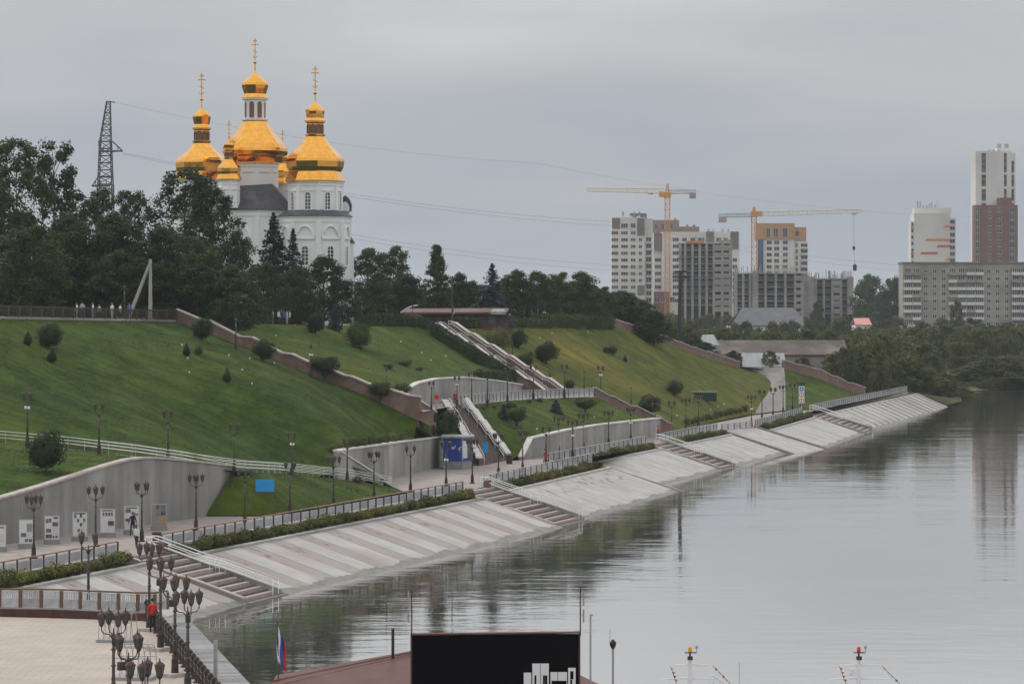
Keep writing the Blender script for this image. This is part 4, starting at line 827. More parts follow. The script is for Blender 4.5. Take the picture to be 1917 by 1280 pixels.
for p, x, y, d, w_, lab in [(T_elm[0], 1530, 565, 1060, 40, 'dark tree in front of the unfinished building'), (T_far[0], 1790, 560, 1010, 34, 'tree in front of the apartment block balconies'), (T_far[0], 1440, 655, 548, 40, 'round tree by the white metal roof'), (T_elm[0], 1372, 655, 545, 40, 'dark bush at the head of the access road'), (T_far[0], 1530, 690, 556, 50, 'bush behind the right-hand granite wall')]: tr(p, x, y, d, w_, lab)
belt(645, 1235, 26, [(645, 560), (700, 535), (800, 545), (880, 535), (960, 525), (1100, 525), (1180, 555), (1235, 580)], 476, 500, 70, 95, 'dense dark tree filling the back row of the hilltop wood', 'back row of the hilltop wood', [T_elm[0]])
belt(-20, 440, 14, [(-20, 470), (100, 480), (250, 470), (440, 500)], 322, 340, 90, 120, 'low dark tree in the undergrowth of the left wood', 'undergrowth of the left wood', [T_elm[0]])
belt(1350, 1540, 9, [(1350, 604), (1440, 604), (1540, 600)], 770, 830, 44, 60, 'tree in front of the slate-roofed house', 'trees before the slate-roofed house', T_far)
belt(1545, 1650, 7, [(1545, 668), (1590, 645), (1650, 640)], 552, 562, 54, 70, 'willow hiding the right end of the long shed', 'willows at the end of the long shed', [T_far[0], T_far[1]])
belt(1790, 1990, 16, [(1790, 712), (1990, 705)], 688, 697, 30, 46, 'low waterside bush at the foot of the far shore', 'low bushes at the foot of the far shore', [T_far[2], T_far[0]])
# tufts that roughen the mown lawns
def tufts(name, matn, leaf, n, seed):
    me = REG[name].data; r = np.random.default_rng(seed); me.calc_loop_triangles()
    V = np.array([v.co for v in me.vertices]); T = np.array([t.vertices for t in me.loop_triangles]); a, b, c = V[T[:, 0]], V[T[:, 1]], V[T[:, 2]]
    ar = np.linalg.norm(np.cross(b - a, c - a), axis=1); i = r.choice(len(T), n, p=ar / ar.sum()); u, v = r.random(n), r.random(n); f = u + v > 1; u[f], v[f] = 1 - u[f], 1 - v[f]
    P = a[i] + (b - a)[i] * u[:, None] + (c - a)[i] * v[:, None]; keep = np.sin(P[:, 0] * .8 + np.sin(P[:, 1] * .35) * 2) + np.sin(P[:, 1] * .9 + P[:, 0] * .3) + r.normal(0, .8, n) > .1; P = P[keep]; n = len(P)
    P[:, 2] += .06; Nn = r.normal(0, 1, (n, 3)); Nn *= .5; Nn[:, 2] += 2.2; Nn[:, 1] -= .7
    o = link('grass', leafmesh('grass', P, Nn, r.uniform(.10, .24, n), leaf, seed, .6)); tag(o, 'rough mown grass tufts on the ' + {'lawn_main': 'big left lawn', 'lawn_strip': 'strip above the near wall', 'lawn_low': 'low lawn by the blue board', 'lawn_upper': 'upper lawn', 'lawn_right': 'right-hand slope', 'lawn_middle': 'middle lawn', 'lawn_far': 'lawn right of the access road'}[name], 'grass', None, 'stuff')
M['tuft_deep'] = mat('tuft_deep', (.028, .052, .010), (.058, .086, .018), .4, .8, world=True, trans=.3, c3=(.065, .08, .018), s3=.1)
M['tuft_mid'] = mat('tuft_mid', (.040, .066, .013), (.080, .108, .022), .4, .8, world=True, trans=.2, c3=(.1, .095, .03), s3=.1)
M['tuft_pale'] = mat('tuft_pale', (.066, .086, .016), (.13, .135, .03), .4, .8, world=True, trans=.2, c3=(.175, .145, .05), s3=.1)
for nm, lf, n in (('lawn_main', 'tuft_deep', 40000), ('lawn_strip', 'tuft_deep', 5000), ('lawn_low', 'tuft_deep', 5000), ('lawn_upper', 'tuft_mid', 18000), ('lawn_right', 'tuft_pale', 34000), ('lawn_middle', 'tuft_mid', 9000), ('lawn_far', 'tuft_mid', 6000)): tufts(nm, nm, lf, n, len(nm) * n % 97)
# ================================================================ church
def goldmat():
    m = mat('gold', (.74, .345, .055), (.84, .44, .09), 1.2, .12, 1.0, bump=.5, bscale=1.5, bdist=.06); return m
M['gold'] = goldmat()
M['plaster'] = mat('plaster', (.74, .74, .75), (.81, .81, .82), .4, .75, bump=.1, bscale=2, c3=(.68, .68, .69), s3=.2)
M['roof_dark'] = mat('roof_dark', (.045, .047, .055), (.075, .078, .088), .8, .5, bump=.15)
M['shutter'] = mat('shutter', (.16, .085, .05), (.22, .12, .075), 3, .7)
M['win_dark'] = mat('win_dark', (.045, .05, .055), (.10, .11, .12), .7, .3, spec=.3, rand=.3)
CD = 450.0; CS = CD / F                                       # metres per photo pixel at the church
CZ = 17.2; CX = (477 - 958) * CS
ch = thing('church', 'white Orthodox cathedral with gilded domes above the trees', 'church', (CX, CD, CZ))
def cx(px): return (px - 477) * CS
def czz(py): return HC - (py - HZ) * CS - CZ
RO = R_(-14 - 90 + 22.5)                                       # turn of the octagons: one facet normal 14 degrees right of the view
def octa(mb, x, y, r, z0, z1, r1=None, rot=RO): mb.lathe([(r, z0), (r if r1 is None else r1, z1)], 8, (x, y, 0), rot)
def archpts(w_, h, n=8): 
    return [(-w_ / 2, 0), (w_ / 2, 0), (w_ / 2, h - w_ / 2)] + [(w_ / 2 * math.cos(math.pi * k / n), h - w_ / 2 + w_ / 2 * math.sin(math.pi * k / n)) for k in range(1, n)] + [(-w_ / 2, h - w_ / 2)]
def facade_arch(parent, c, ang, w_, h, sill=True, name='window', frame_mat='plaster', pane='win_dark', fw=.18, bars=3):
    # c: bottom centre on the wall, ang: direction the wall faces
    nx, ny = math.cos(ang), math.sin(ang); tx, ty = -ny, nx
    def W(u, v, o): return (c[0] + tx * u + nx * o, c[1] + ty * u + ny * o, c[2] + v)
    outer = archpts(w_ + 2 * fw, h + fw); inner_ = archpts(w_, h)
    m = MB(); k = len(outer); vs_ = [W(u, v - (fw if v == 0 else 0), .14) for u, v in outer] + [W(u, v, .14) for u, v in inner_] + [W(u, v - (fw if v == 0 else 0), -.05) for u, v in outer] + [W(u, v, -.05) for u, v in inner_]
    m.add(vs_, [(i, (i + 1) % k, k + (i + 1) % k, k + i) for i in range(k)] + [(i, 2 * k + i, 2 * k + (i + 1) % k, (i + 1) % k) for i in range(k)] + [(k + i, k + (i + 1) % k, 3 * k + (i + 1) % k, 3 * k + i) for i in range(k)])
    o = m.build(name, M[frame_mat], parent)
    p = MB(); p.add([W(u, v, .03) for u, v in inner_], [tuple(range(len(inner_)))]); p.build('pane', M[pane], o)
    if bars:
        b = MB(); b.slab([W(-.04, 0, .04), W(.04, 0, .04), W(.04, h, .04), W(-.04, h, .04)], (nx, ny, 0), .03)
        for q in range(1, bars + 1): z = h * q / (bars + 1); b.slab([W(-w_ / 2, z - .04, .042), W(w_ / 2, z - .04, .042), W(w_ / 2, z + .04, .042), W(-w_ / 2, z + .04, .042)], (nx, ny, 0), .03)
        b.build('glazing_bars', M['white'], o)
    return o
def cross_part(parent, x, y, z0, h):
    m = MB(); u = h
    m.lathe([(.04, 0), (.05 * u, .02 * u), (.07 * u, .06 * u), (.05 * u, .11 * u), (.02 * u, .13 * u)], 8, (x, y, z0))
    m.box(x - .018 * u, y - .018 * u, z0 + .1 * u, x + .018 * u, y + .018 * u, z0 + u)
    for zz, wd in ((.90, .11), (.76, .22)):
        m.box(x - wd * u / 2, y - .014 * u, z0 + (zz - .018) * u, x + wd * u / 2, y + .014 * u, z0 + (zz + .018) * u)
        for s in (-1, 1): m.lathe([(.003, -.035 * u), (.03 * u, 0), (.003, .035 * u)], 6, (x + s * wd * u / 2, y, z0 + zz * u))
    m.slab([(x - .08 * u, y - .014 * u, z0 + .50 * u), (x - .08 * u, y - .014 * u, z0 + .535 * u), (x + .08 * u, y - .014 * u, z0 + .465 * u), (x + .08 * u, y - .014 * u, z0 + .43 * u)], (0, 1, 0), .028 * u)
    m.tube([(x + .075 * u * math.cos(a), y, z0 + .32 * u + .075 * u * math.sin(a)) for a in [math.pi * (1.0 + k / 8) for k in range(9)]], .014 * u, 5)
    for s in (-1, 0, 1): m.lathe([(.003, -.03 * u), (.028 * u, 0), (.003, .03 * u)], 6, (x, y, z0 + (.97 + .0 * s) * u))
    m.build('cross', M['gold'], parent)
def onion(parent, x, y, prof, name='dome', n=8):
    m = MB(); m.lathe([(r, z) for r, z in prof], n, (x, y, 0), RO); return m.build(name, M['gold'], parent)
def dome_set(parent, px, y, q, white=False):
    """q: photo rows: base flare, widest, neck, lantern top, lower onion cornice, onion widest, onion tip, ball, cross top; half widths in px"""
    x = cx(px); s = CS / math.cos(R_(22.5)) * .97
    (yb, wb), (yl, wl), (yw, ww), (yn, wn), (yt, wt), (yc, wc), (yo, wo), (ytip), (yball), (ytop) = q
    Z = czz; h0, h1, h2 = Z(yb), Z(yw), Z(yn)
    pr = [(wb * s, h0 - .05), (wb * s, h0 + .12), (wl * s * 1.0, Z(yl)), (wl * s * 1.01, Z(yl) + .12), (lerp(wl, ww, .75) * s, lerp(Z(yl), h1, .45)), (ww * s, h1), (ww * .985 * s, lerp(h1, h2, .10)), (lerp(wn, ww, .86) * s, lerp(h1, h2, .24)), (lerp(wn, ww, .62) * s, lerp(h1, h2, .42)), (lerp(wn, ww, .36) * s, lerp(h1, h2, .62)), (lerp(wn, ww, .14) * s, lerp(h1, h2, .84)), (wn * s, h2)]
    d = onion(parent, x, y, pr)
    L_ = MB(); octa(L_, x, y, wt * s * .86, h2, Z(yt)); lan = L_.build('lantern_drum', M['plaster' if white else 'gold'], parent)
    c = MB(); c.lathe([(wt * s * 1.08, h2 - .05), (wt * s * 1.12, h2 + .16), (wt * s * .9, h2 + .2)], 8, (x, y, 0), RO); c.build('cornice', M['plaster' if white else 'gold'], lan); c = MB(); c.lathe([(wt * s * .9, Z(yt) - .3), (wt * s * 1.1, Z(yt) - .12), (wt * s * 1.1, Z(yt))], 8, (x, y, 0), RO); c.build('cornice', M['plaster' if white else 'gold'], lan)
    for k in range(8):
        a = RO + math.pi / 8 + k * math.pi / 4
        if math.sin(a) > .35: continue
        r = wt * s * .86 * math.cos(math.pi / 8); facade_arch(lan, (x + r * math.cos(a), y + r * math.sin(a), h2 + .35), a, wt * CS * .46, Z(yt) - h2 - .85, name='louvre', pane='shutter', fw=.09, bars=0, frame_mat='plaster' if white else 'shutter')
    tz = Z(yt); z3, z4 = Z(yo), Z(ytip)
    pr = [(wc * s, tz), (wc * s, tz + .1), (wc * .8 * s, lerp(tz, z3, .35)), (wc * .82 * s, lerp(tz, z3, .4)), (wo * .93 * s, lerp(tz, z3, .72)), (wo * s, z3), (wo * .96 * s, lerp(z3, z4, .16)), (wo * .72 * s, lerp(z3, z4, .4)), (wo * .38 * s, lerp(z3, z4, .62)), (wo * .16 * s, lerp(z3, z4, .8)), (wo * .07 * s, z4)]
    onion(parent, x, y, pr, 'cupola')
    m = MB(); m.lathe([(wo * .07 * s, z4 - .05), (wo * .05 * s, Z(yball))], 8, (x, y, 0)); m.build('spire', M['gold'], parent)
    cross_part(parent, x, y, Z(yball) - .1, Z(ytop) - Z(yball)); return d
# big parts
def drum(parent, px, y, r_px, y0, y1, win=None, pil=True):
    x = cx(px); r = r_px * CS / math.cos(R_(22.5)) * .97; z0, z1 = czz(y0), czz(y1); m = MB(); octa(m, x, y, r, z0, z1); o = m.build('drum', M['plaster'], parent)
    c = MB(); c.lathe([(r, z1 - .75), (r * 1.025, z1 - .6), (r * 1.03, z1 - .3), (r * 1.06, z1 - .15), (r * 1.06, z1)], 8, (x, y, 0), RO); c.build('cornice', M['plaster'], o)
    ap = r * math.cos(math.pi / 8); fwid = 2 * r * math.sin(math.pi / 8)
    for k in range(8):
        a = RO + math.pi / 8 + k * math.pi / 4
        if math.sin(a) > .3: continue
        if win: facade_arch(o, (x + ap * math.cos(a), y + ap * math.sin(a), czz(win[1])), a, win[2] * CS, (win[1] - win[0]) * CS, fw=.16, bars=4)
        va = RO + k * math.pi / 4
        if pil: p = MB(); p.obox((x + r * .985 * math.cos(va), y + r * .985 * math.sin(va), (z0 + z1 - .7) / 2), (.3, .55, z1 - z0 - .7), va); p.build('pilaster', M['plaster'], o)
        b = MB(); tx, ty = -math.sin(a), math.cos(a); ctr = Vector((x + ap * math.cos(a), y + ap * math.sin(a), z1 - 1.35)); b.obox(ctr + Vector((math.cos(a), math.sin(a), 0)) * .06, (.2, fwid * .62, .14), a); b.build('moulding', M['plaster'], o)
    return o
# right (front) tower
YR, YL, YF, YBK = -5.5, 4.0, -6.5, 9.0
drum(ch, 595, YR, 48, 404, 344, (364, 395, 10))
dome_set(ch, 594, YR, ((343, 53), (325, 46), (306, 51.5), (258, 15.5), (232, 16), (230, 19), (213, 17), 193, 181, 128))
# centre
drum(ch, 477, 0, 41, 372, 306, None, False)
dome_set(ch, 477, 0, ((306, 45), (296, 48), (284, 58.5), (226, 21), (185, 21.5), (183, 24), (160, 24), 133, 119, 71), True)
# left (back)
drum(ch, 372, YL, 44, 400, 332, (352, 385, 9))
dome_set(ch, 372, YL, ((334, 50), (320, 44), (303, 47), (264, 14), (238, 15), (236, 17), (216, 16.5), 197, 185, 132))
# small turrets
drum(ch, 436, YF, 19, 392, 341, None, False)
dome_set(ch, 436, YF, ((340, 23), (330, 19), (319, 20.5), (301, 7.5), (284, 8), (283, 9.5), (276, 9.5), 267, 262, 229))
drum(ch, 532, YBK, 19, 392, 336, None, False)
dome_set(ch, 520, YBK, ((340, 23), (330, 19), (317, 20.5), (300, 7.5), (290, 8), (288, 9.5), (280, 9.5), 272, 268, 236))
# bodies: polygonal right arm, main block with dark roofs
def body(px, y, r_px, ytop, roof_to, roof_r, name='arm'):
    x = cx(px); r = r_px * CS / math.cos(R_(22.5)); z1 = czz(ytop); m = MB(); octa(m, x, y, r, -.5, z1); o = m.build(name, M['plaster'], ch)
    c = MB(); c.lathe([(r, z1 - 1.0), (r * 1.02, z1 - .85), (r * 1.02, z1 - .35), (r * 1.045, z1 - .1), (r * 1.045, z1)], 8, (x, y, 0), RO); c.build('cornice', M['plaster'], o)
    rf_ = MB(); rf_.lathe([(r * 1.07, z1), (r * 1.07, z1 + .1), (roof_r * CS * 1.05, czz(roof_to))], 8, (x, y, 0), RO); rf_.build('roof', M['roof_dark'], ch)
    ap = r * math.cos(math.pi / 8)
    for k in range(8):
        a = RO + math.pi / 8 + k * math.pi / 4
        if math.sin(a) > .45: continue
        nx, ny = math.cos(a), math.sin(a); cx0, cy0 = x + ap * nx, y + ap * ny
        def W(u, v, o_=.0): return Vector((cx0 - ny * u + nx * o_, cy0 + nx * u + ny * o_, v))
        facade_arch(o, W(0, czz(497)), a, 12 * CS, 34 * CS, fw=.25, bars=4)
        zt, zb = czz(426), czz(449); hw = 18 * CS                  # ogee-shaped pediment
        cur = [(-hw, zb), (-hw * .92, zb + (zt - zb) * .25), (-hw * .72, zb + (zt - zb) * .5), (-hw * .62, zb + (zt - zb) * .72), (-hw * .36, zb + (zt - zb) * .93), (0, zt)]; cur += [(-u, v) for u, v in cur[-2::-1]]
        k_ = MB(); k_.tube([W(u, v, .1) for u, v in cur], .16, 5); k_.obox(W(0, zb, .06), (.32, 2 * hw, .22), a); k_.build('pediment', M['plaster'], o)
        va = RO + k * math.pi / 4; p = MB(); p.lathe([(.42, -.5), (.42, z1 - 1.0)], 8, (x + r * .99 * math.cos(va), y + r * .99 * math.sin(va), 0)); p.build('column', M['plaster'], o)
    return o
body(594, YR, 60, 408, 396, 49)
body(477, -1.5, 72, 396, 360, 42, 'main_block')
body(372, YL, 60, 408, 396, 45)
m = MB(); x0, x1 = cx(372), cx(594)
m.add([(cx(455), -5.6, czz(346)), (cx(550), -6.4, czz(396)), (cx(418), -8.2, czz(396)), (cx(520), 2, czz(346)), (cx(560), 4, czz(396))], [(0, 2, 1), (0, 1, 3), (3, 1, 4)]); 
m2 = MB(); m2.hexa([(cx(420), -7.6, czz(395)), (cx(556), -5.2, czz(395)), (cx(548), 6, czz(395)), (cx(430), 6, czz(395)), (cx(452), -4.5, czz(350)), (cx(512), -3.5, czz(346)), (cx(515), 3, czz(346)), (cx(455), 3, czz(350))]); m2.build('roof', M['roof_dark'], ch)
# porch gable at the far right
m = MB(); m.box(cx(630), -3, -.5, cx(655), 4, czz(395)); m.build('annex', M['plaster'], ch)
m = MB(); gp = [(u, v) for u, v in ((-.9, 0), (-.95, 1.0), (-.6, 1.9), (0, 2.4), (.6, 1.9), (.95, 1.0), (.9, 0))]; m.slab([(cx(648) + u, -3.4, czz(397) + v) for u, v in gp], (0, 1, 0), 1.6); g_ = m.build('gable', M['roof_dark'], ch)
m = MB(); m.slab([(cx(648) + u * .68, -3.5, czz(397) + v * .62) for u, v in gp], (0, 1, 0), .1); m.build('gable_face', M['plaster'], g_)
m = MB(); m.box(cx(655), -2, -.5, cx(661), 2, czz(455)); b_ = m.build('buttress', M['plaster'], ch); m = MB(); m.hexa([(cx(654), -2.2, czz(455)), (cx(664), -2.2, czz(455)), (cx(664), 2.2, czz(455)), (cx(654), 2.2, czz(455)), (cx(654), -2.2, czz(443)), (cx(656), -2.2, czz(443)), (cx(656), 2.2, czz(443)), (cx(654), 2.2, czz(443))]); m.build('buttress_roof', M['roof_dark'], b_)
# ================================================================ far city
M['city_white'] = mat('city_white', (.64, .63, .615), (.71, .70, .685), .08, .8, c3=(.5, .49, .48), s3=.04)
M['city_grey'] = mat('city_grey', (.17, .14, .14), (.21, .18, .175), .2, .8)
M['city_brown'] = mat('city_brown', (.27, .19, .15), (.33, .24, .19), .2, .8)
M['city_orange'] = mat('city_orange', (.42, .24, .12), (.48, .29, .16), .2, .8)
M['city_red'] = mat('city_red', (.17, .085, .08), (.21, .11, .10), .3, .8)
M['city_panel'] = mat('city_panel', (.30, .285, .26), (.38, .36, .335), .15, .85, c3=(.21, .20, .185), s3=.08)
M['raw_conc'] = mat('raw_conc', (.30, .295, .29), (.40, .39, .38), .15, .9, c3=(.20, .195, .19), s3=.1)
M['raw_brick'] = mat('raw_brick', (.28, .255, .24), (.35, .32, .30), .2, .9)
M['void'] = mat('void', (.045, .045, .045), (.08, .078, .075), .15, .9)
M['glass_far'] = mat('glass_far', (.035, .04, .05), (.085, .095, .11), .3, .35, spec=.25, rand=.4)
M['stripe_orange'] = mat('stripe_orange', (.62, .24, .06), rough=.8)
M['stripe_red'] = mat('stripe_red', (.52, .13, .10), rough=.8)
M['blue_glass'] = mat('blue_glass', (.05, .08, .16), (.09, .13, .22), .2, .2, spec=.5)
class Bld:                                                     # facade drawn in photo rows and columns at its own distance
    def __init__(s, name, label, d, x0, x1, ytop, matn, depth=16, rz=0, cat='building', ybot=None):
        s.d = d; s.k = d / F; s.px0 = x0; zb = 3.0; s.t = thing(name, label, cat, ((x0 - 958) * s.k, d, zb)); s.W = (x1 - x0) * s.k; s.dep = depth; s.cache = {}
        if matn: s.blk('wall', x0, x1, ytop, None, 0, depth, matn)
    def X(s, px): return (px - s.px0) * s.k
    def Z(s, py): return HC - (py - HZ) * s.k - 3.0
    def blk(s, name, x0, x1, y0, y1, f0, f1, matn, parent=None):
        m = MB(); m.box(s.X(x0), f0, -.5 if y1 is None else s.Z(y1), s.X(x1), f1, s.Z(y0)); return m.build(name, M[matn], parent or s.t)
    def win(s, xc, yc, w_, h, front=0.0, matn='glass_far', name='window', frame=True, mull=1):
        k = (round(w_, 2), round(h, 2), matn, mull)
        if k not in s.cache:
            a, b = w_ * s.k / 2, h * s.k / 2; m = MB(); m.box(-a, -.03, -b, a, .3, b, 0)
            f_ = MB(); f_.box(-a - .12, -.12, -b - .15, a + .12, -.0, -b); f_.box(-a - .06, -.1, b, a + .06, 0, b + .08); f_.box(-a - .06, -.1, -b, -a, 0, b); f_.box(a, -.1, -b, a + .06, 0, b)
            for j in range(mull): u = -a + 2 * a * (j + 1) / (mull + 1); f_.box(u - .05, -.08, -b, u + .05, -.02, b)
            s.cache[k] = (m.mesh(name, M[matn]), f_.mesh('frame', M['city_white']))
        o = link(name, s.cache[k][0], s.t, (s.X(xc), front, s.Z(yc)))
        if frame: link('frame', s.cache[k][1], o)
        return o
    def swin(s, yc, f, w_, h, x, matn='glass_far'):            # window in the right-hand side wall
        m = MB(); a, b = w_ / 2, h * s.k / 2; m.box(-.3, -a, -b, .04, a, b); return m.build('window', M[matn], s.t, False, (s.X(x), f, s.Z(yc)))
# white tower block, left
b = Bld('apartment_tower', 'white apartment tower with dark grey corner panels left of the cranes', 1300, 1145, 1207, 407, 'city_white', 14)
b.blk('wall', 1207, 1222, 409, None, 2.5, 14, 'city_white')
for x0, x1, y0, y1 in ((1145, 1160, 408.5, 428), (1192.5, 1206, 408.5, 441), (1193, 1206, 534, 552)): b.blk('dark_panel', x0, x1, y0, y1, -.25, .1, 'city_grey')
for x, w_ in ((1150.5, 12), (1168.5, 12), (1184.6, 8.5), (1198.3, 5.5)):
    for r in range(13):
        y = 436 + r * 12.7
        if r == 0 and x > 1190: continue
        b.win(x, y, w_, 5.6, matn='win_dark' if (r == 2 and x < 1152) else 'glass_far', mull=2 if w_ > 7 else 1)
b.win(1168.5, 422.5, 12, 8, mull=2); b.win(1184.6, 422.5, 8.5, 8)
for r in range(11): b.win(1214.5, 448 + r * 12.7, 9, 8, 2.5, 'glass_far', mull=1); b.blk('balcony', 1209, 1221, 453 + r * 12.7, 455 + r * 12.7, 1.2, 2.5, 'city_white')
b.blk('roof_house', 1180, 1211, 399, 408, 4, 10, 'city_grey')
for x in (1165, 1186, 1196): b.blk('chimney', x, x + 3, 396, 408, 3, 5, 'raw_conc')
for r in range(3): b.blk('parapet_box', 1164 + r * 14, 1170 + r * 14, 404, 407.5, 1, 3, 'city_white')
# white slab with dark panels
b = Bld('apartment_block', 'white apartment block with dark panels behind the unfinished tower', 1340, 1239, 1384, 434, 'city_white', 15)
b.blk('wall', 1223, 1239, 436, None, 1.5, 15, 'city_white')
for x0, x1, y0, y1 in ((1224, 1239, 436, 468), (1321, 1336, 433.5, 453), (1367, 1382, 433.5, 466)): b.blk('dark_panel', x0, x1, y0, y1, -.3, .9, 'city_grey')
for x, w_ in ((1231.5, 11), (1264.5, 11), (1281, 8), (1296, 8), (1312, 11), (1345, 8), (1358.5, 6), (1375, 8)):
    for r in range(12):
        y = 448.5 + r * 12.7
        if (x in (1231.5, 1375) and r < 3) or y > 575: continue
        b.win(x, y, w_, 6.5, 1.5 if x < 1239 else 0, mull=2 if w_ > 9 else 1)
for x in (1325, 1334, 1352, 1362): b.blk('roof_vent', x, x + 4, 428, 434, 4, 6, 'steel')
b.blk('base_storey', 1223, 1252, 546, None, -1.5, 1.4, 'city_red'); 
for x in (1229, 1240, 1258): b.win(x, 561, 8, 9, -1.5 if x < 1252 else 0)
b = Bld('apartment_block', 'brown apartment block mostly hidden behind the left crane mast', 1420, 1219, 1271, 412, 'city_brown', 14)
b.blk('wall', 1271, 1309, 424, None, 2, 14, 'city_brown')
for x in (1240, 1228, 1256): b.win(x, 424, 5, 11)
for x in (1262, 1285, 1298): b.blk('chimney', x, x + 4, 408 if x < 1270 else 420, 424, 4, 6, 'raw_conc')
# unfinished tower
def frame_building(label, d, x0, x1, ytop, ybot, cols, dep, pitch, solid=(), brick=(), rebars=0, seed=1):
    b = Bld('unfinished_building', label, d, x0, x1, ytop, None, dep); r = random.Random(seed)
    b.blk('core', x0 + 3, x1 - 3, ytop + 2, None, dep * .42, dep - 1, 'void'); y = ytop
    while y < ybot: b.blk('floor_slab', x0, x1, y, y + 1.3, 0, dep, 'raw_conc'); y += pitch
    for c in cols: b.blk('column', c - 2.2, c + 2.2, ytop, None, .15, .95, 'raw_conc')
    for c in cols[::2]: b.blk('column', c - 1.2, c + 1.2, ytop, None, dep * .4 - .6, dep * .4, 'raw_conc')
    for (a, c) in solid: b.blk('stair_core', a, c, ytop - 3, None, -.2, dep * .7, 'raw_conc')
    for (a, c) in brick:
        y = ytop
        while y < ybot - 3: b.blk('infill_wall', a, c, y + r.uniform(3, 7), y + pitch - .1, .1, .6, 'raw_brick'); y += pitch
    y = ytop
    while y < ybot - pitch:                                    # guard rails and props on open floors
        m = MB(); z = b.Z(y + pitch); m.box(0, -.06, z + .95, b.W, 0, z + 1.05); m.box(0, -.06, z + .5, b.W, 0, z + .56); m.build('guard_rail', M['steel'], b.t); y += pitch
    for k in range(rebars): u = r.uniform(0, b.W); h = r.uniform(.6, 3.2); w_ = r.uniform(.08, .35); v = r.uniform(0, dep * .5); m = MB(); m.box(u, v, b.Z(ytop) - .2, u + w_, v + w_, b.Z(ytop) + h); m.build('formwork_prop', M['raw_conc'], b.t)
    return b
b = frame_building('grey concrete frame of unfinished tower between the two cranes', 1210, 1271, 1370, 455, 575, [1273, 1282.5, 1296, 1309.5, 1322.5, 1336, 1352, 1368], 16, 12.85, (), [(1337, 1367)], 26, 3)
m = MB(); m.box(b.X(1285), -.5, b.Z(455), b.X(1318), .2, b.Z(455) + .9); m.build('safety_net', M['stripe_orange'], b.t)
for x in (1345, 1358): b.blk('parapet_wall', x, x + 9, 449, 455, 0, 3, 'raw_brick')
b = frame_building('low wide concrete frame of unfinished block under the right crane', 1150, 1376, 1504, 511, 580, [1378, 1391, 1404, 1417, 1433, 1452, 1470, 1488, 1502], 18, 13, [(1408, 1415)], [(1487, 1500)], 60, 5)
frame_building('right wing of the unfinished block with solid stair core', 1160, 1504, 1598, 521, 592, [1527, 1542, 1558, 1574, 1588], 16, 13, [(1504, 1524), (1589, 1597)], [(1560, 1575)], 70, 7)
# orange-crowned block
b = Bld('apartment_block', 'pale apartment block with orange brick top storeys beside the right crane', 1450, 1417, 1486, 448, 'city_white', 16)
b.blk('crown', 1416, 1487, 418, 448, -.5, 16, 'city_orange'); b.blk('wing_crown', 1487, 1510, 425, 452, 3, 14, 'city_orange'); b.blk('wing', 1487, 1513, 452, None, 3, 14, 'city_white'); b.blk('glazed_bay', 1417.5, 1428, 448, None, -1.2, -.05, 'blue_glass')
for x in (1437.5, 1451.5, 1469): b.win(x, 435.5, 8 if x > 1440 else 6, 17, -.5, mull=1)
for x in (1439.5, 1453.5, 1469.5):
    for r in range(6): b.win(x, 454 + r * 11.4, 9, 6.5)
for r in range(6): b.win(1506, 459 + r * 11.4, 12, 6, 3, mull=1); b.blk('balcony', 1499, 1513, 463 + r * 11.4, 465.5 + r * 11.4, 1.6, 3, 'city_white'); b.win(1492, 459 + r * 11.4, 4, 7, 3)
b.win(1493, 437, 6, 10, 3)
# white tower with coloured stripes
b = Bld('apartment_tower', 'white blank-walled tower with orange and red stripes', 1500, 1711, 1778, 399, 'city_white', 14)
b.blk('top_storey', 1713, 1782, 389, 399, 3, 12, 'city_white'); b.blk('side_wing', 1778, 1791, 408, None, 4, 14, 'city_white'); b.blk('balcony_stack', 1705, 1711, 414, None, 1, 10, 'city_white')
for x0, x1, y, mt in ((1765, 1782, 424, 'stripe_orange'), (1731, 1782, 449, 'stripe_orange'), (1752, 1780, 461, 'stripe_red'), (1721, 1755, 474, 'stripe_red'), (1769, 1784, 485.5, 'stripe_orange')):
    m = MB(); m.slab([(b.X(x0), -.02, b.Z(y + 2.2)), (b.X(min(x1, 1778)), -.02, b.Z(y + 2.2)), (b.X(min(x1, 1778)), -.02, b.Z(y - 2.2)), (b.X(x0 + 4), -.02, b.Z(y - 2.2))], (0, -1, 0), .1); m.build('painted_stripe', M[mt], b.t)
for r in range(7): b.win(1708, 420 + r * 12, 3.6, 6, 1, frame=False, mull=0); b.win(1784.5, 415 + r * 12, 9, 7, 4)
for r, mt in ((0, 'stripe_orange'), (4, 'stripe_red')): b.blk('coloured_panel', 1705.3, 1710.5, 424 + r * 12, 428 + r * 12, .85, .95, mt)
for x, y in ((1719, 376), (1724, 377), (1741, 381), (1745, 379), (1752, 383), (1730, 384), (1736, 384)): b.blk('roof_pipe', x, x + 2.4, y, 399 if x < 1727 else 389, 5, 6, 'steel')
m = MB(); m.box(b.X(1757), 6, b.Z(389), b.X(1757) + .15, 6.15, b.Z(372)); m.build('aerial', M['steel'], b.t)
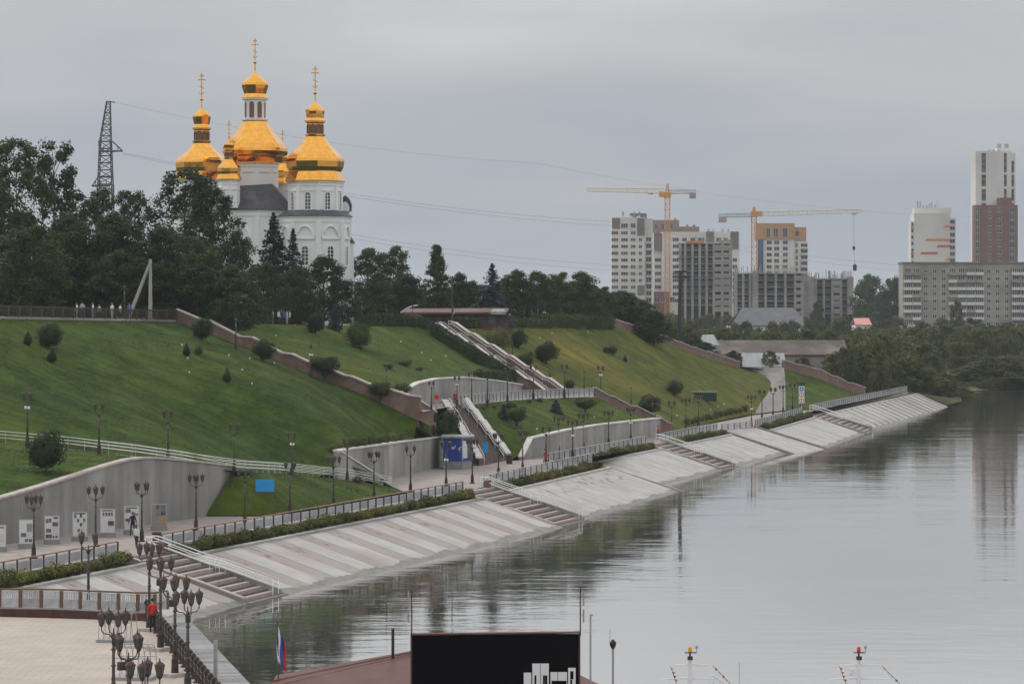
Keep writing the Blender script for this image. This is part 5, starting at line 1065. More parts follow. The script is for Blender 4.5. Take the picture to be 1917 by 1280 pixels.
# tall white and red tower
b = Bld('apartment_tower', 'tallest tower, white above with a dark red brick lower block', 1460, 1826, 1893, 283, 'city_white', 16)
b.blk('side_wall', 1893, 1902.5, 286, None, 3, 15, 'city_white'); b.blk('roof_house', 1868, 1894, 276.5, 283, 4, 10, 'city_white')
for x0, x1, sg in ((1837, 1845, ((287, 323), (327, 349), (354, 376), (380, 386))), (1879, 1884, ((287, 323), (327, 349), (354, 370))), (1894, 1899.5, ((301, 323), (327, 349), (354, 375), (380, 386)))):
    for y0, y1 in sg:
        f0 = 0 if x0 < 1893 else 3; o = b.blk('window_strip', x0, x1, y0, y1, f0 - .12, f0 + .2, 'glass_far')
        n = max(1, round((y1 - y0) / 12))
        for k in range(n): b.blk('spandrel', x0 + .3, x1 - .3, y0 + (k + .62) * (y1 - y0) / n, y0 + (k + .85) * (y1 - y0) / n, f0 - .2, f0 - .1, 'city_grey')
for x in (1870, 1884): b.blk('roof_vent', x, x + 7, 268.5, 276.5, 5, 8, 'steel')
for x in (1850, 1858, 1868): b.blk('roof_box', x, x + 5, 280.5, 283, 1, 3, 'steel')
b.blk('red_block', 1819.5, 1899, 385, None, -9, -.05, 'city_red'); b.blk('red_top', 1866, 1890, 371, 385, -6, -.05, 'city_red')
for x, w_ in ((1824, 6.5), (1847, 6.5), (1864.5, 7.5), (1888.5, 8.5)):
    for r in range(9):
        y = 394 + r * 13
        if w_ == 6.5 and x < 1830 or w_ == 8.5: b.win(x, y, w_, 11 if r % 3 else 8, -9, mull=1)
        else: b.win(x, y, w_, 6.5 if r % 2 else 8, -9, 'glass_far' if r else 'win_dark', mull=1)
# nine-storey panel house
b = Bld('panel_apartment_house', 'long grey nine-storey panel apartment house with white balconies', 1118, 1690, 1990, 493, 'city_panel', 13)
b.blk('roof_parapet', 1689, 1991, 490.5, 494, -.3, 13.3, 'city_grey')
for r in range(9):
    y = 508 + r * 14
    for x in (1732.5, 1749, 1766, 1850.5, 1867, 1884, 1970): b.win(x, y, 6.6, 6.8, mull=1)
    for x0, x1 in ((1691, 1723.5), (1774.5, 1841), (1893, 1958)):
        n = max(1, round((x1 - x0) / 16.5)); wd = (x1 - x0) / n
        for k in range(n):
            a = x0 + k * wd; q = rng.random()
            b.blk('balcony', a + .3, a + wd - .3, y + 1.6, y + 7.2, -1.3, 0, 'city_white' if q < .72 else 'city_panel')
            if q < .62:
                o = b.blk('balcony_glazing', a + .6, a + wd - .6, y - 5, y + 1.6, -1.15, -.1, 'glass_far')
                for j in range(5): b.blk('mullion', a + .6 + j * (wd - 1.7) / 4, a + 1.1 + j * (wd - 1.7) / 4, y - 5, y + 1.6, -1.22, -1.15, 'city_white', o)
            else: b.win(a + wd / 2, y - 1.5, wd * .66, 7.5, 0, 'win_dark', mull=2)
# sheds and roofs in the thicket
M['roof_felt'] = mat('roof_felt', (.085, .075, .068), (.13, .115, .105), .3, .9, bump=.2, world=True, c3=(.2, .17, .15), s3=.15)
M['roof_slate'] = mat('roof_slate', (.10, .105, .115), (.135, .14, .15), .4, .7, world=True)
M['roof_pink'] = mat('roof_pink', (.55, .25, .22), (.6, .3, .27), .4, .8)
M['roof_zinc'] = mat('roof_zinc', (.24, .25, .26), (.33, .34, .35), .6, .5, world=True, stretch=(2, .3, 1))
def shed(name, label, d, x0, x1, yr, ye, yg, depth, roof, wallm, lean=0):
    k = d / F; zr, ze = HC - (yr - HZ) * k, HC - (ye - HZ) * k; X0 = (x0 - 958) * k; W_ = (x1 - x0) * k; zg = min(ze - 1.5, drop(X0 + W_ / 2, d + depth / 2) or 4); t = thing(name, label, 'shed', (X0, d, zg))
    m = MB(); m.box(.3, .4, -.5, W_ - .3, depth, ze - zg); m.build('wall', M[wallm], t)
    m = MB(); a, b_ = ze - zg, zr - zg; m.slab([(0, 0, a), (W_, 0, a), (W_ - lean, depth / 2, b_), (lean, depth / 2, b_)], (0, 0, 1), .25); m.slab([(lean, depth / 2, b_), (W_ - lean, depth / 2, b_), (W_, depth + .4, a), (0, depth + .4, a)], (0, 0, 1), .25); m.build('roof', M[roof], t)
    return t
shed('long_shed', 'long low shed with dark felt roof in the thicket', 566, 1340, 1588, 640, 666, 0, 14, 'roof_felt', 'raw_brick')
t = shed('metal_roof_shed', 'low shed with streaked white metal roof below the long shed', 546, 1390, 1472, 664, 689, 0, 10, 'roof_zinc', 'city_white')
shed('small_shed', 'small white shed with arched roof left of the long shed', 556, 1309, 1346, 629, 648, 0, 7, 'roof_zinc', 'city_white', .8)
t = shed('house', 'house with wide dark slate roof in front of the building site', 860, 1368, 1516, 578, 611, 0, 22, 'roof_slate', 'city_white', 4)
m = MB(); m.slab([(12, 5, 9.5), (15, 5, 9.5), (13.5, 5, 11)], (0, 1, 0), 3); 
shed('house', 'low house with pink roof left of the apartment house', 960, 1600, 1632, 597, 609, 0, 12, 'roof_pink', 'city_white', .3)
# ================================================================ tower cranes
M['crane_orange'] = mat('crane_orange', (.60, .26, .07), (.66, .31, .10), 1, .6)
M['crane_yellow'] = mat('crane_yellow', (.66, .60, .42), (.72, .66, .5), 1, .6)
def lattice(mb, p, q, w0, w1, n, r, faces=4, up=Vector((0, 0, 1))):
    d = (q - p).normalized(); a = d.cross(up); a = a if a.length > .1 else d.cross(Vector((1, 0, 0))); a.normalize(); b_ = a.cross(d); cs = [(-1, -1), (1, -1), (1, 1), (-1, 1)]
    def pt(i, k): u = k / n; w_ = lerp(w0, w1, u) / 2; return p.lerp(q, u) + a * cs[i][0] * w_ + b_ * cs[i][1] * w_
    for i in range(4): mb.tube([pt(i, 0), pt(i, n)], r, 4)
    for k in range(n):
        for i in range(4):
            j = (i + 1) % 4; mb.tube([pt(i, k), pt(j, k + 1)] if k % 2 else [pt(j, k), pt(i, k + 1)], r * .65, 3); mb.tube([pt(i, k + 1), pt(j, k + 1)], r * .6, 3)
def crane(label, d, xm, ybase, ytop, xj0, xj1, yj0, yj1, xc, yc):
    k = d / F; X = (xm - 958) * k; t = thing('tower_crane', label, 'crane', (X, d, 3)); Z = lambda y: HC - (y - HZ) * k - 3; x_ = lambda p: (p - xm) * k
    m = MB(); lattice(m, Vector((0, 0, 0)), Vector((0, 0, Z(ytop))), 2.0, 2.0, int(Z(ytop) / 2.4), .16); m.build('mast', M['crane_orange'], t)
    s = 1 if xj1 > xm else -1; zt = Z(ytop)
    m = MB(); m.box(-1.4, -1.4, zt, 1.4, 1.4, zt + 2.2); m.build('slewing_unit', M['crane_orange'], t)
    m = MB(); m.box(s * 1.6, -1, zt + .2, s * 3.4, 1, zt + 2.4) if s > 0 else m.box(-3.4, -1, zt + .2, -1.6, 1, zt + 2.4); c_ = m.build('cab', M['crane_orange'], t)
    m = MB(); lattice(m, Vector((0, 0, zt + 2.2)), Vector((0, 0, Z(yj0) + 3.0)), 1.6, .6, 4, .13); m.build('apex', M['crane_orange'], t)
    zj0, zj1 = Z(yj0), Z(yj1); m = MB(); lattice(m, Vector((0, 0, zj0)), Vector((x_(xj1), 0, zj1)), 1.9, 1.3, int(abs(x_(xj1)) / 2.0), .13); m.build('jib', M['crane_yellow'], t)
    m = MB(); lattice(m, Vector((0, 0, zj0 - .3)), Vector((x_(xj0), 0, Z(yc))), 1.5, 1.3, 8, .14); m.build('counter_jib', M['steel'], t)
    m = MB(); u = x_(xj0); m.box(min(u, u * .78), -1.0, Z(yc) - 2.8, max(u, u * .78), 1.0, Z(yc) - .4); m.build('counterweight', M['raw_conc'], t)
    m = MB(); ap = Vector((0, 0, zj0 + 3.0)); m.tube([ap, Vector((x_(xj1) * .42, 0, lerp(zj0, zj1, .42) + .7))], .09, 4); m.tube([ap, Vector((x_(xj0) * .85, 0, Z(yc) + .6))], .09, 4); m.build('tie_bar', M['crane_yellow'], t)
    m = MB(); v = x_(xc); zz = lerp(zj0, zj1, v / x_(xj1)) - .9; m.box(v - 1, -.8, zz - .6, v + 1, .8, zz); m.build('trolley', M['steel'], t)
    return t, zz, v, Z
crane('left tower crane, orange mast, jib pointing left', 1225, 1249, 581, 370, 1302, 1098, 358, 355, 1218, 359)
t, zz, v, Z = crane('right tower crane with long jib pointing right over the site', 1240, 1411, 540, 406, 1345, 1612, 401, 395, 1598, 404)
m = MB(); m.tube([(v, 0, zz - .5), (v, 0, Z(462))], .06, 4); m.box(v - .5, -.4, Z(468), v + .5, .4, Z(461)); m.tube([(v, 0, Z(468)), (v + .4, 0, Z(494))], .06, 4); h_ = m.build('hoist_rope', M['iron'], t)
lb = thing('hoisted_load', 'dark bundle hanging from the right crane hook', 'load', (t.location.x + v + .4, 1240, 3 + Z(507))); m = MB(); m.lathe([(.3, 0), (.8, .2), (.8, Z(495) - Z(507) - .3), (.25, Z(494) - Z(507))], 8); m.build('bundle', M['iron'], lb)
# ================================================================ pylon, poles, wires
M['pylon'] = mat('pylon', (.07, .07, .075), (.12, .12, .125), 1, .6, .3)
PD = 500; k = PD / F; zb = drop((197 - 958) * k, PD) or 17; py = thing('lattice_pylon', 'dark steel lattice power pylon above the trees left of the church', 'pylon', ((197 - 958) * k, PD, zb)); Z = lambda y: HC - (y - HZ) * k - zb
m = MB(); lattice(m, Vector((0, 0, 0)), Vector((0, 0, Z(345))), 3.0, 2.4, 6, .14); m.build('base_frame', M['pylon'], py)
m = MB(); lattice(m, Vector((0, 0, Z(345))), Vector((0, 0, Z(265))), 2.3, 1.8, 6, .12); lattice(m, Vector((0, 0, Z(265))), Vector((.5, 0, Z(190))), 1.8, .6, 7, .10); m.build('mast', M['pylon'], py)
for y, a, b_ in ((348, -25, 8), (283, -12, 32)):
    m = MB(); z = Z(y); p0, p1 = Vector((a * k, 0, z)), Vector((b_ * k, 0, z)); m.tube([p0, p1], .13, 4); m.tube([p0, Vector((-1.2, 0, z + 1.6)), Vector((1.2, 0, z + 1.6)), p1], .11, 4)
    for u in (.2, .5, .8): m.tube([p0.lerp(p1, u), p0.lerp(p1, u) + Vector((0, 0, .9))], .08, 4)
    m.box(a * k, -.7, z - .15, b_ * k * .6, .7, z + .02); m.build('cross_arm', M['pylon'], py)
m = MB(); m.tube([(.6, 0, Z(190)), (1.6, 0, Z(192))], .09, 4); m.build('top_bracket', M['pylon'], py)
def wire(label, pts, r=.035):
    b_ = D(*pts[0]); t = thing('power_line', label, 'power line', b_); m = MB(); P = []
    for (p, q) in zip(pts, pts[1:]):
        A, B = D(*p), D(*q)
        for i in range(15): u = i / 14; P.append(A.lerp(B, u) - b_ - Vector((0, 0, 4 * u * (1 - u) * (A - B).length * .012)))
    m.tube(P, r * .5, 4); m.build('cable', M['pylon'], t)
wire('topmost overhead wire from the pylon tip to upper right', [(209, 191, 500), (1000, 305, 620), (1990, 405, 900)], .03)
wire('overhead wire from pylon arm passing behind the church towards the right', [(232, 286, 500), (1145, 415, 620), (1990, 500, 900)], .04)
wire('lower overhead wire from pylon arm passing behind the church', [(228, 288, 501), (1145, 423, 621), (1990, 512, 901)], .04)
wire('overhead wire right of the church at mid height', [(420, 392, 520), (1145, 496, 625), (1990, 540, 900)], .035)
wire('lowest overhead wire above the hilltop row of trees', [(420, 398, 520), (1145, 506, 625), (1990, 552, 900)], .035)
g = drop(*D(1270, 640, 540)[:2]) or 6; p = D(1270, 640, 540); t = thing('utility_pole', 'tall black utility pole with crossarm beyond the right slope', 'pole', (p.x, p.y, g)); H_ = HC - (510 - HZ) * 540 / F - g
m = MB(); m.tube([(0, 0, -.3), (.35, 0, H_)], .42, 8, r1=.32); m.build('shaft', M['iron'], t)
m = MB(); m.box(-1.1, -.2, H_ - 1.0, 2.1, .2, H_ - .6); m.box(-.8, -.15, H_, 1.5, .15, H_ + .3); m.tube([(.3, 0, H_ - 2.2), (1.5, 0, H_ - .8)], .08, 4); m.build('crossarm', M['iron'], t)
p = D(281, 598, 318); p.z = drop(p.x, p.y) or p.z; t = thing('concrete_pole', 'grey concrete utility pole with leaning strut by the left trees', 'pole', p); k = 318 / F
m = MB(); m.tube([(0, 0, -.3), (0, 0, (598 - 482) * k)], .24, 6, r1=.17); m.build('shaft', M['raw_conc'], t); m = MB(); m.tube([(-45 * k, 0, -.3), (-1 * k, 0, 108 * k)], .22, 6, r1=.17); m.build('strut', M['raw_conc'], t); m = MB(); m.box(-.4, -.1, 104 * k, 1.0, .1, 107 * k); m.build('bracket', M['iron'], t)
p = D(846, 612, 405); p.z = drop(p.x, p.y) or p.z; t = thing('utility_pole', 'slim pole rising behind the pavilion at the stair top', 'pole', p); m = MB(); m.tube([(0, 0, -.3), (0, 0, 7.0)], .12, 6, r1=.08); m.build('shaft', M['iron_pole'], t); m = MB(); m.box(-.35, -.05, 6.6, .35, .05, 6.7); m.build('crossarm', M['iron_pole'], t)
# pavilion on the hilltop
M['timber'] = mat('timber', (.075, .038, .032), (.12, .065, .055), .6, .75, world=True, stretch=(2, 2, .3))
M['roof_brown'] = mat('roof_brown', (.13, .075, .065), (.17, .10, .09), .6, .6, world=True)
PD = 412; k = PD / F; x0 = (757 - 958) * k; zb = drop(x0 + 7, PD + 2) or 17; t = thing('pavilion', 'long low dark-timber pavilion at the top of the stairs', 'pavilion', (x0, PD, zb)); Z = lambda y: HC - (y - HZ) * k - zb; X_ = lambda p: (p - 757) * k
m = MB(); m.box(X_(790), 0, -.5, X_(950), 7, Z(588)); m.build('wall', M['timber'], t)
for q in range(790, 951, 20): m = MB(); m.box(X_(q) - .1, -.1, -.4, X_(q) + .1, .02, Z(588)); m.build('wall_post', M['timber'], t)
for q in range(795, 940, 20): m = MB(); m.box(X_(q), -.05, Z(605), X_(q + 12), .03, Z(592)); m.build('window', M['win_dark'], t)
m = MB(); m.slab([(X_(752), -1.2, Z(588)), (X_(948), -1.2, Z(587)), (X_(952), 3.5, Z(580)), (X_(757), 3.5, Z(581))], (0, 0, 1), .25); m.slab([(X_(757), 3.5, Z(581)), (X_(952), 3.5, Z(580)), (X_(952), 8, Z(587)), (X_(757), 8, Z(588))], (0, 0, 1), .25); m.build('roof', M['roof_brown'], t)
m = MB(); m.slab([(X_(918), -1.28, Z(588.5)), (X_(946), -1.28, Z(588.5)), (X_(943), 1.5, Z(582.5)), (X_(921), 1.5, Z(582.5))], (0, 0, 1), .32); m.build('pale_roof_sheet', M['roof_zinc'], t)
m = MB(); m.tube([(X_(750 + 32 * u), -.5, Z(586) + (18 * math.sin(math.pi * (.08 + .44 * u)) - 4) * k) for u in [i / 8 for i in range(9)]], .12, 5); m.build('arched_canopy', M['steel'], t)
for q in (753, 770, 785): m = MB(); m.box(X_(q) - .08, -.5, -.4, X_(q) + .08, -.35, Z(588)); m.build('canopy_post', M['timber'], t)
# ================================================================ promenade furniture
M['rib'] = mat('rib', (.26, .26, .26), (.34, .34, .34), 3, .5)
M['kiosk_blue'] = mat('kiosk_blue', (.025, .06, .26), (.035, .08, .32), .8, .4)
M['sign_blue'] = mat('sign_blue', (.02, .27, .62), (.03, .31, .68), .6, .45)
M['print_white'] = mat('print_white', (.55, .55, .55), (.64, .64, .64), 2.5, .5)
M['print_dark'] = mat('print_dark', (.03, .03, .035), (.18, .175, .17), 3.5, .5)
M['print_soft'] = mat('print_soft', (.10, .10, .105), (.30, .29, .285), 2.2, .5)
M['print_tan'] = mat('print_tan', (.30, .22, .10), (.36, .27, .14), 3, .6)
M['print_green'] = mat('print_green', (.16, .24, .20), (.28, .34, .30), 5, .6)
M['grey_paint'] = mat('grey_paint', (.22, .22, .215), (.28, .28, .27), 1.2, .6)
M['sign_red'] = mat('sign_red', (.55, .03, .03), rough=.4); M['sign_white'] = mat('sign_white', (.75, .75, .75), rough=.4)
M['green_box'] = mat('green_box', (.012, .04, .03), (.02, .055, .04), 1, .5)
# exhibition boards: print layouts in board fractions (x0,y0,x1,y1,material)
LAY = [[(.10, .55, .5, .8, 'print_dark'), (.1, .86, .9, .96, 'print_tan')],
       [(.12, .28, .5, .45, 'print_dark'), (.52, .5, .92, .86, 'print_green'), (.4, .08, .62, .2, 'print_dark'), (.68, .06, .9, .2, 'print_dark')],
       [(.06, .72, .26, .9, 'print_dark'), (.28, .74, .46, .92, 'print_dark'), (.52, .58, .94, .76, 'print_dark'), (.08, .3, .44, .46, 'print_dark'), (.06, .05, .5, .22, 'print_dark'), (.6, .9, .95, .98, 'print_dark'), (.55, .06, .68, .16, 'print_dark'), (.74, .06, .9, .16, 'print_dark')],
       [(.1, .78, .26, .92, 'print_dark'), (.5, .8, .66, .94, 'print_dark'), (.3, .6, .46, .74, 'print_dark'), (.74, .62, .9, .76, 'print_dark'), (.5, .42, .66, .56, 'print_dark'), (.34, .18, .5, .32, 'print_dark'), (.08, .94, .92, .99, 'print_dark')],
       [(.14, .72, .28, .88, 'print_dark'), (.34, .72, .48, .88, 'print_dark'), (.54, .72, .68, .88, 'print_dark'), (.74, .72, .88, .88, 'print_dark'), (.52, .3, .96, .5, 'print_dark'), (.1, .93, .9, .98, 'print_dark')],
       [(.06, .74, .44, .9, 'print_dark'), (.5, .62, .8, .74, 'print_dark'), (.82, .62, .96, .72, 'print_dark'), (.06, .36, .3, .5, 'print_dark'), (.08, .93, .9, .98, 'print_dark')],
       [(.3, .5, .62, .72, 'print_soft'), (.64, .5, .98, .66, 'print_dark'), (.3, .74, .5, .98, 'print_dark'), (.52, .74, .98, .98, 'print_soft'), (.64, .67, .98, .72, 'print_dark'), (.38, .06, .96, .42, 'print_tan')]]
for k, (xc, yb, yt) in enumerate([(-3, 1032, 982), (49, 1026, 972), (97, 1018, 965), (149, 1012, 958), (201, 1005, 952), (246, 1000, 947), (297, 992, 943)]):
    p = G(xc, yb, 3.0); s = p.y / F; h = (yb - yt) * s; w_ = 28.5 * s
    t = thing('exhibition_board', ['white exhibition board cut by the left picture edge', 'second exhibition board from the left, with pale green round picture', 'third exhibition board from the left, with scattered photographs', 'fourth exhibition board from the left, with small portraits', 'fifth exhibition board, with a row of four portraits on top', 'sixth exhibition board, in front of which a couple walks', 'rightmost exhibition board, large photograph over a tan panel'][k], 'sign board', p, .10)
    m = MB(); m.box(-w_ / 2 - .05, -.22, 0, w_ / 2 + .05, .22, .32); m.build('base', M['grey_paint'], t)
    m = MB(); m.box(-w_ / 2, -.07, .32, w_ / 2, .07, h); m.build('frame', M['steel'], t)
    m = MB(); m.box(-w_ / 2 + .05, -.085, .36, w_ / 2 - .05, -.07, h - .05); pr = m.build('poster', M['print_white'] if k < 6 else M['grey_paint'], t)
    for (a, b_, c, d_, mt) in LAY[k]:
        ww, hh = w_ - .1, h - .41; m = MB(); m.box(-ww / 2 + a * ww, -.09, .36 + b_ * hh, -ww / 2 + c * ww, -.086, .36 + d_ * hh); m.build('photo_print', M[mt], pr)
    for q in range(5):                                         # lines of small type, unreadable at this distance
        ww, hh = w_ - .1, h - .41; y = .16 + .1 * q if k % 2 else .24 + .08 * q
        if k < 6: m = MB(); m.box(-ww / 2 + .55 * ww, -.0885, .36 + y * hh, -ww / 2 + .9 * ww, -.086, .36 + (y + .018) * hh); m.build('text_line', M['grey_paint'], pr)
# blue kiosk
p = G(853, 878.5, 3); t = thing('kiosk', 'blue kiosk with grey base and flat roof at the foot of the stairs', 'kiosk', p, .0); s = p.y / F
def K_(x): return (x - 853) * s
hb, ht = 2.0 * .42, 62 * s
body_ = [(K_(827), .6), (K_(866), -.1), (K_(884), 1.4), (K_(884), 4.2), (K_(828), 4.6)]
m = MB(); m.prism(body_, 0, hb); m.build('base', M['grey_paint'], t)
m = MB(); m.prism([(x * .985, y + .02 if y < 2 else y - .02) for x, y in body_], hb, ht - .18); wl_ = m.build('wall', M['kiosk_blue'], t)
m = MB(); m.prism([(x * 1.09, y - .22 if y < 2 else y + .2) for x, y in body_], ht - .18, ht); m.build('roof', M['roof_zinc'], t)
a_, b_ = Vector((*body_[0], 0)), Vector((*body_[1], 0)); dd = (b_ - a_).normalized(); nn = Vector((dd.y, -dd.x, 0))
def KP(u, z, o=.0): return a_ + dd * u + nn * o + Vector((0, 0, z))
ln_ = (b_ - a_).length
for u in (0.02, .36, .68, .98): m = MB(); m.obox(KP(u * ln_, (hb + ht) / 2, .02), (.09, .12, ht - hb - .2), math.atan2(dd.y, dd.x)); m.build('corner_post' if u in (.02, .98) else 'mullion', M['steel' if u in (.02, .98) else 'kiosk_blue'], t)
for u0, z0, w_, h_ in ((.42, 2.35, .16, .25), (.50, 2.28, .1, .32), (.62, 2.45, .05, .3), (.80, 2.35, .1, .1), (.86, 2.5, .12, .08), (.82, 2.2, .08, .2), (.15, 1.95, .12, .14), (.2, 1.98, .06, .1), (.78, 1.98, .14, .12)):
    m = MB(); m.slab([KP(u0 * ln_ - .02, z0 * .93, .035), KP((u0 + w_) * ln_ * .98, z0 * .93, .035), KP((u0 + w_) * ln_ * .96, (z0 + h_) * .93, .035), KP(u0 * ln_, (z0 + h_) * .93, .035)], nn, .01); m.build('decal', M['sign_white' if w_ < .13 else 'sign_blue'], wl_)
c_, d_ = Vector((*body_[1], 0)), Vector((*body_[2], 0)); d2 = (d_ - c_).normalized(); n2_ = Vector((d2.y, -d2.x, 0))
for u, w_, mt in ((.25, .5, 'print_white'), (.68, .5, 'glass_far')):
    cc = c_ + d2 * (d_ - c_).length * u; m = MB(); m.slab([cc + d2 * a + Vector((0, 0, z)) + n2_ * .01 for a, z in ((-w_, hb + .35), (w_, hb + .35), (w_, ht - .5), (-w_, ht - .5))], n2_, .03); m.build('side_panel', M[mt], t)
# blue board on the low lawn
p = hit(495, 932); t = thing('sign_board', 'plain bright blue board on posts in the low lawn', 'sign board', p); s = p.y / F; m = MB(); m.box(-17 * s, -.04, 12 * s, 17.5 * s, .04, 35 * s); m.build('board', M['sign_blue'], t)
for u in (-12, 12): m = MB(); m.tube([(u * s, .06, -.2), (u * s, .06, 30 * s)], .03, 5); m.build('post', M['iron_pole'], t)
p = G(908, 868, 3); t = thing('banner', 'narrow bright blue banner at the foot of the lower stairs', 'banner', p); s = p.y / F; m = MB(); m.box(-5 * s, -.03, 20 * s, 5 * s, .03, 41 * s); m.build('cloth', M['sign_blue'], t); m = MB(); m.tube([(0, .06, -.1), (0, .06, 43 * s)], .04, 6); m.build('post', M['iron_pole'], t)
# road signs
p = hit(1500, 768); t = thing('road_sign', 'pole with one blue and two red-ringed round signs by the access road', 'road sign', p); s = p.y / F
m = MB(); m.tube([(0, 0, -.2), (0, 0, 46 * s)], .05, 6); m.build('pole', M['steel'], t)
def disc(mb, z, r, y0, y1, m=0): mb.slab([(r * math.cos(a), y0, z + r * math.sin(a)) for a in [2 * math.pi * i / 20 for i in range(20)]], (0, -1, 0), y0 - y1, m)
for i, (z, mt) in enumerate(((40 * s, 'sign_blue'), (29 * s, 'sign_red'), (18.5 * s, 'sign_red'))):
    m = MB(); m.box(-.45, -.09, z - .45, .45, -.05, z + .45); f_ = m.build('sign_plate', M['sign_white'], t)
    m = MB(); disc(m, z, .38, -.092, -.105); m.build('ring', M[mt], f_)
    m = MB(); disc(m, z, .28 if i else .10, -.107, -.115); q_ = m.build('face', M['sign_white'], f_)
    if i: m = MB(); m.obox((0, -.12, z), (.10, .01, .40), 0); m.build('mark', M['sign_red' if i == 1 else 'iron'], f_)
p = hit(1317, 748); t = thing('container', 'dark green metal box on the right-hand slope', 'container', p, -.15); m = MB(); m.box(-2.0, -.6, -.2, 2.0, .6, 1.05); m.build('box', M['green_box'], t); m = MB(); m.hexa([(-2.1, -.7, 1.05), (2.1, -.7, 1.05), (2.1, .7, 1.05), (-2.1, .7, 1.05), (-2.1, -.7, 1.1), (2.1, -.7, 1.1), (2.1, .7, 1.3), (-2.1, .7, 1.3)]); m.build('lid', M['green_box'], t)
def bin_(x, y, label, mt='iron', lv=None, hpx=15):
    p = G(x, y, lv) if lv else hit(x, y); t = thing('litter_bin', label, 'litter bin', p); s = p.y / F; h = hpx * s; m = MB(); m.lathe([(.30, 0), (.33, .1), (.34, h - .1), (.36, h)], 10); m.build('bin', M[mt], t); m = MB(); m.lathe([(.38, h), (.38, h + .06), (.2, h + .14)], 10); m.build('lid', M[mt], t)
bin_(786, 822, 'dark litter bin on the lawn edge above the kiosk wall', 'green_box', None, 14); bin_(953, 868, 'black litter bin at the foot of the lower stairs', 'iron', 3.0); bin_(293, 1016, 'dark litter bin by the rightmost exhibition board', 'iron', 3.0, 18); bin_(305, 1030, 'brown litter bin at the railing end by near steps', 'granite', 3.0, 13); bin_(912, 912, 'brown litter bin at the railing end by the second steps', 'granite', 3.0, 11)
p = G(707, 893, 3); t = thing('notice_stand', 'white notice stand in front of the kiosk bay', 'sign board', p); m = MB(); m.box(-.35, -.03, 1.6, .35, .03, 2.3); m.box(-.3, -.03, .5, .3, .03, .9); m.build('boards', M['sign_white'], t); m = MB(); m.tube([(-.3, .05, 0), (-.3, .05, 2.2)], .03, 5); m.tube([(.3, .05, 0), (.3, .05, 2.2)], .03, 5); m.build('posts', M['rail_white'], t)
# small white markers on the lawns
mk = MB(); mk.lathe([(.03, -.1), (.03, .10), (.075, .11), (.075, .19), (.02, .23)], 6); mkm = mk.mesh('marker_light', M['sign_white'])
for k, (x, y) in enumerate(sorted([(340, 648), (351, 673), (354, 699), (428, 667), (467, 673), (453, 694), (471, 720), (516, 630), (638, 622), (750, 641), (789, 662), (834, 668), (806, 676), (1100, 623), (1033, 625), (1010, 634), (1267, 779), (1284, 775), (1330, 768), (1344, 762), (1355, 758), (1005, 805), (1112, 782), (740, 820), (513, 682)])):
    o = link('lawn_light', mkm, None, hit(x, y)); tag(o, 'tiny white garden light, %s from the left on the lawns' % ordn(k + 1), 'garden light', 'garden lights on the lawns')
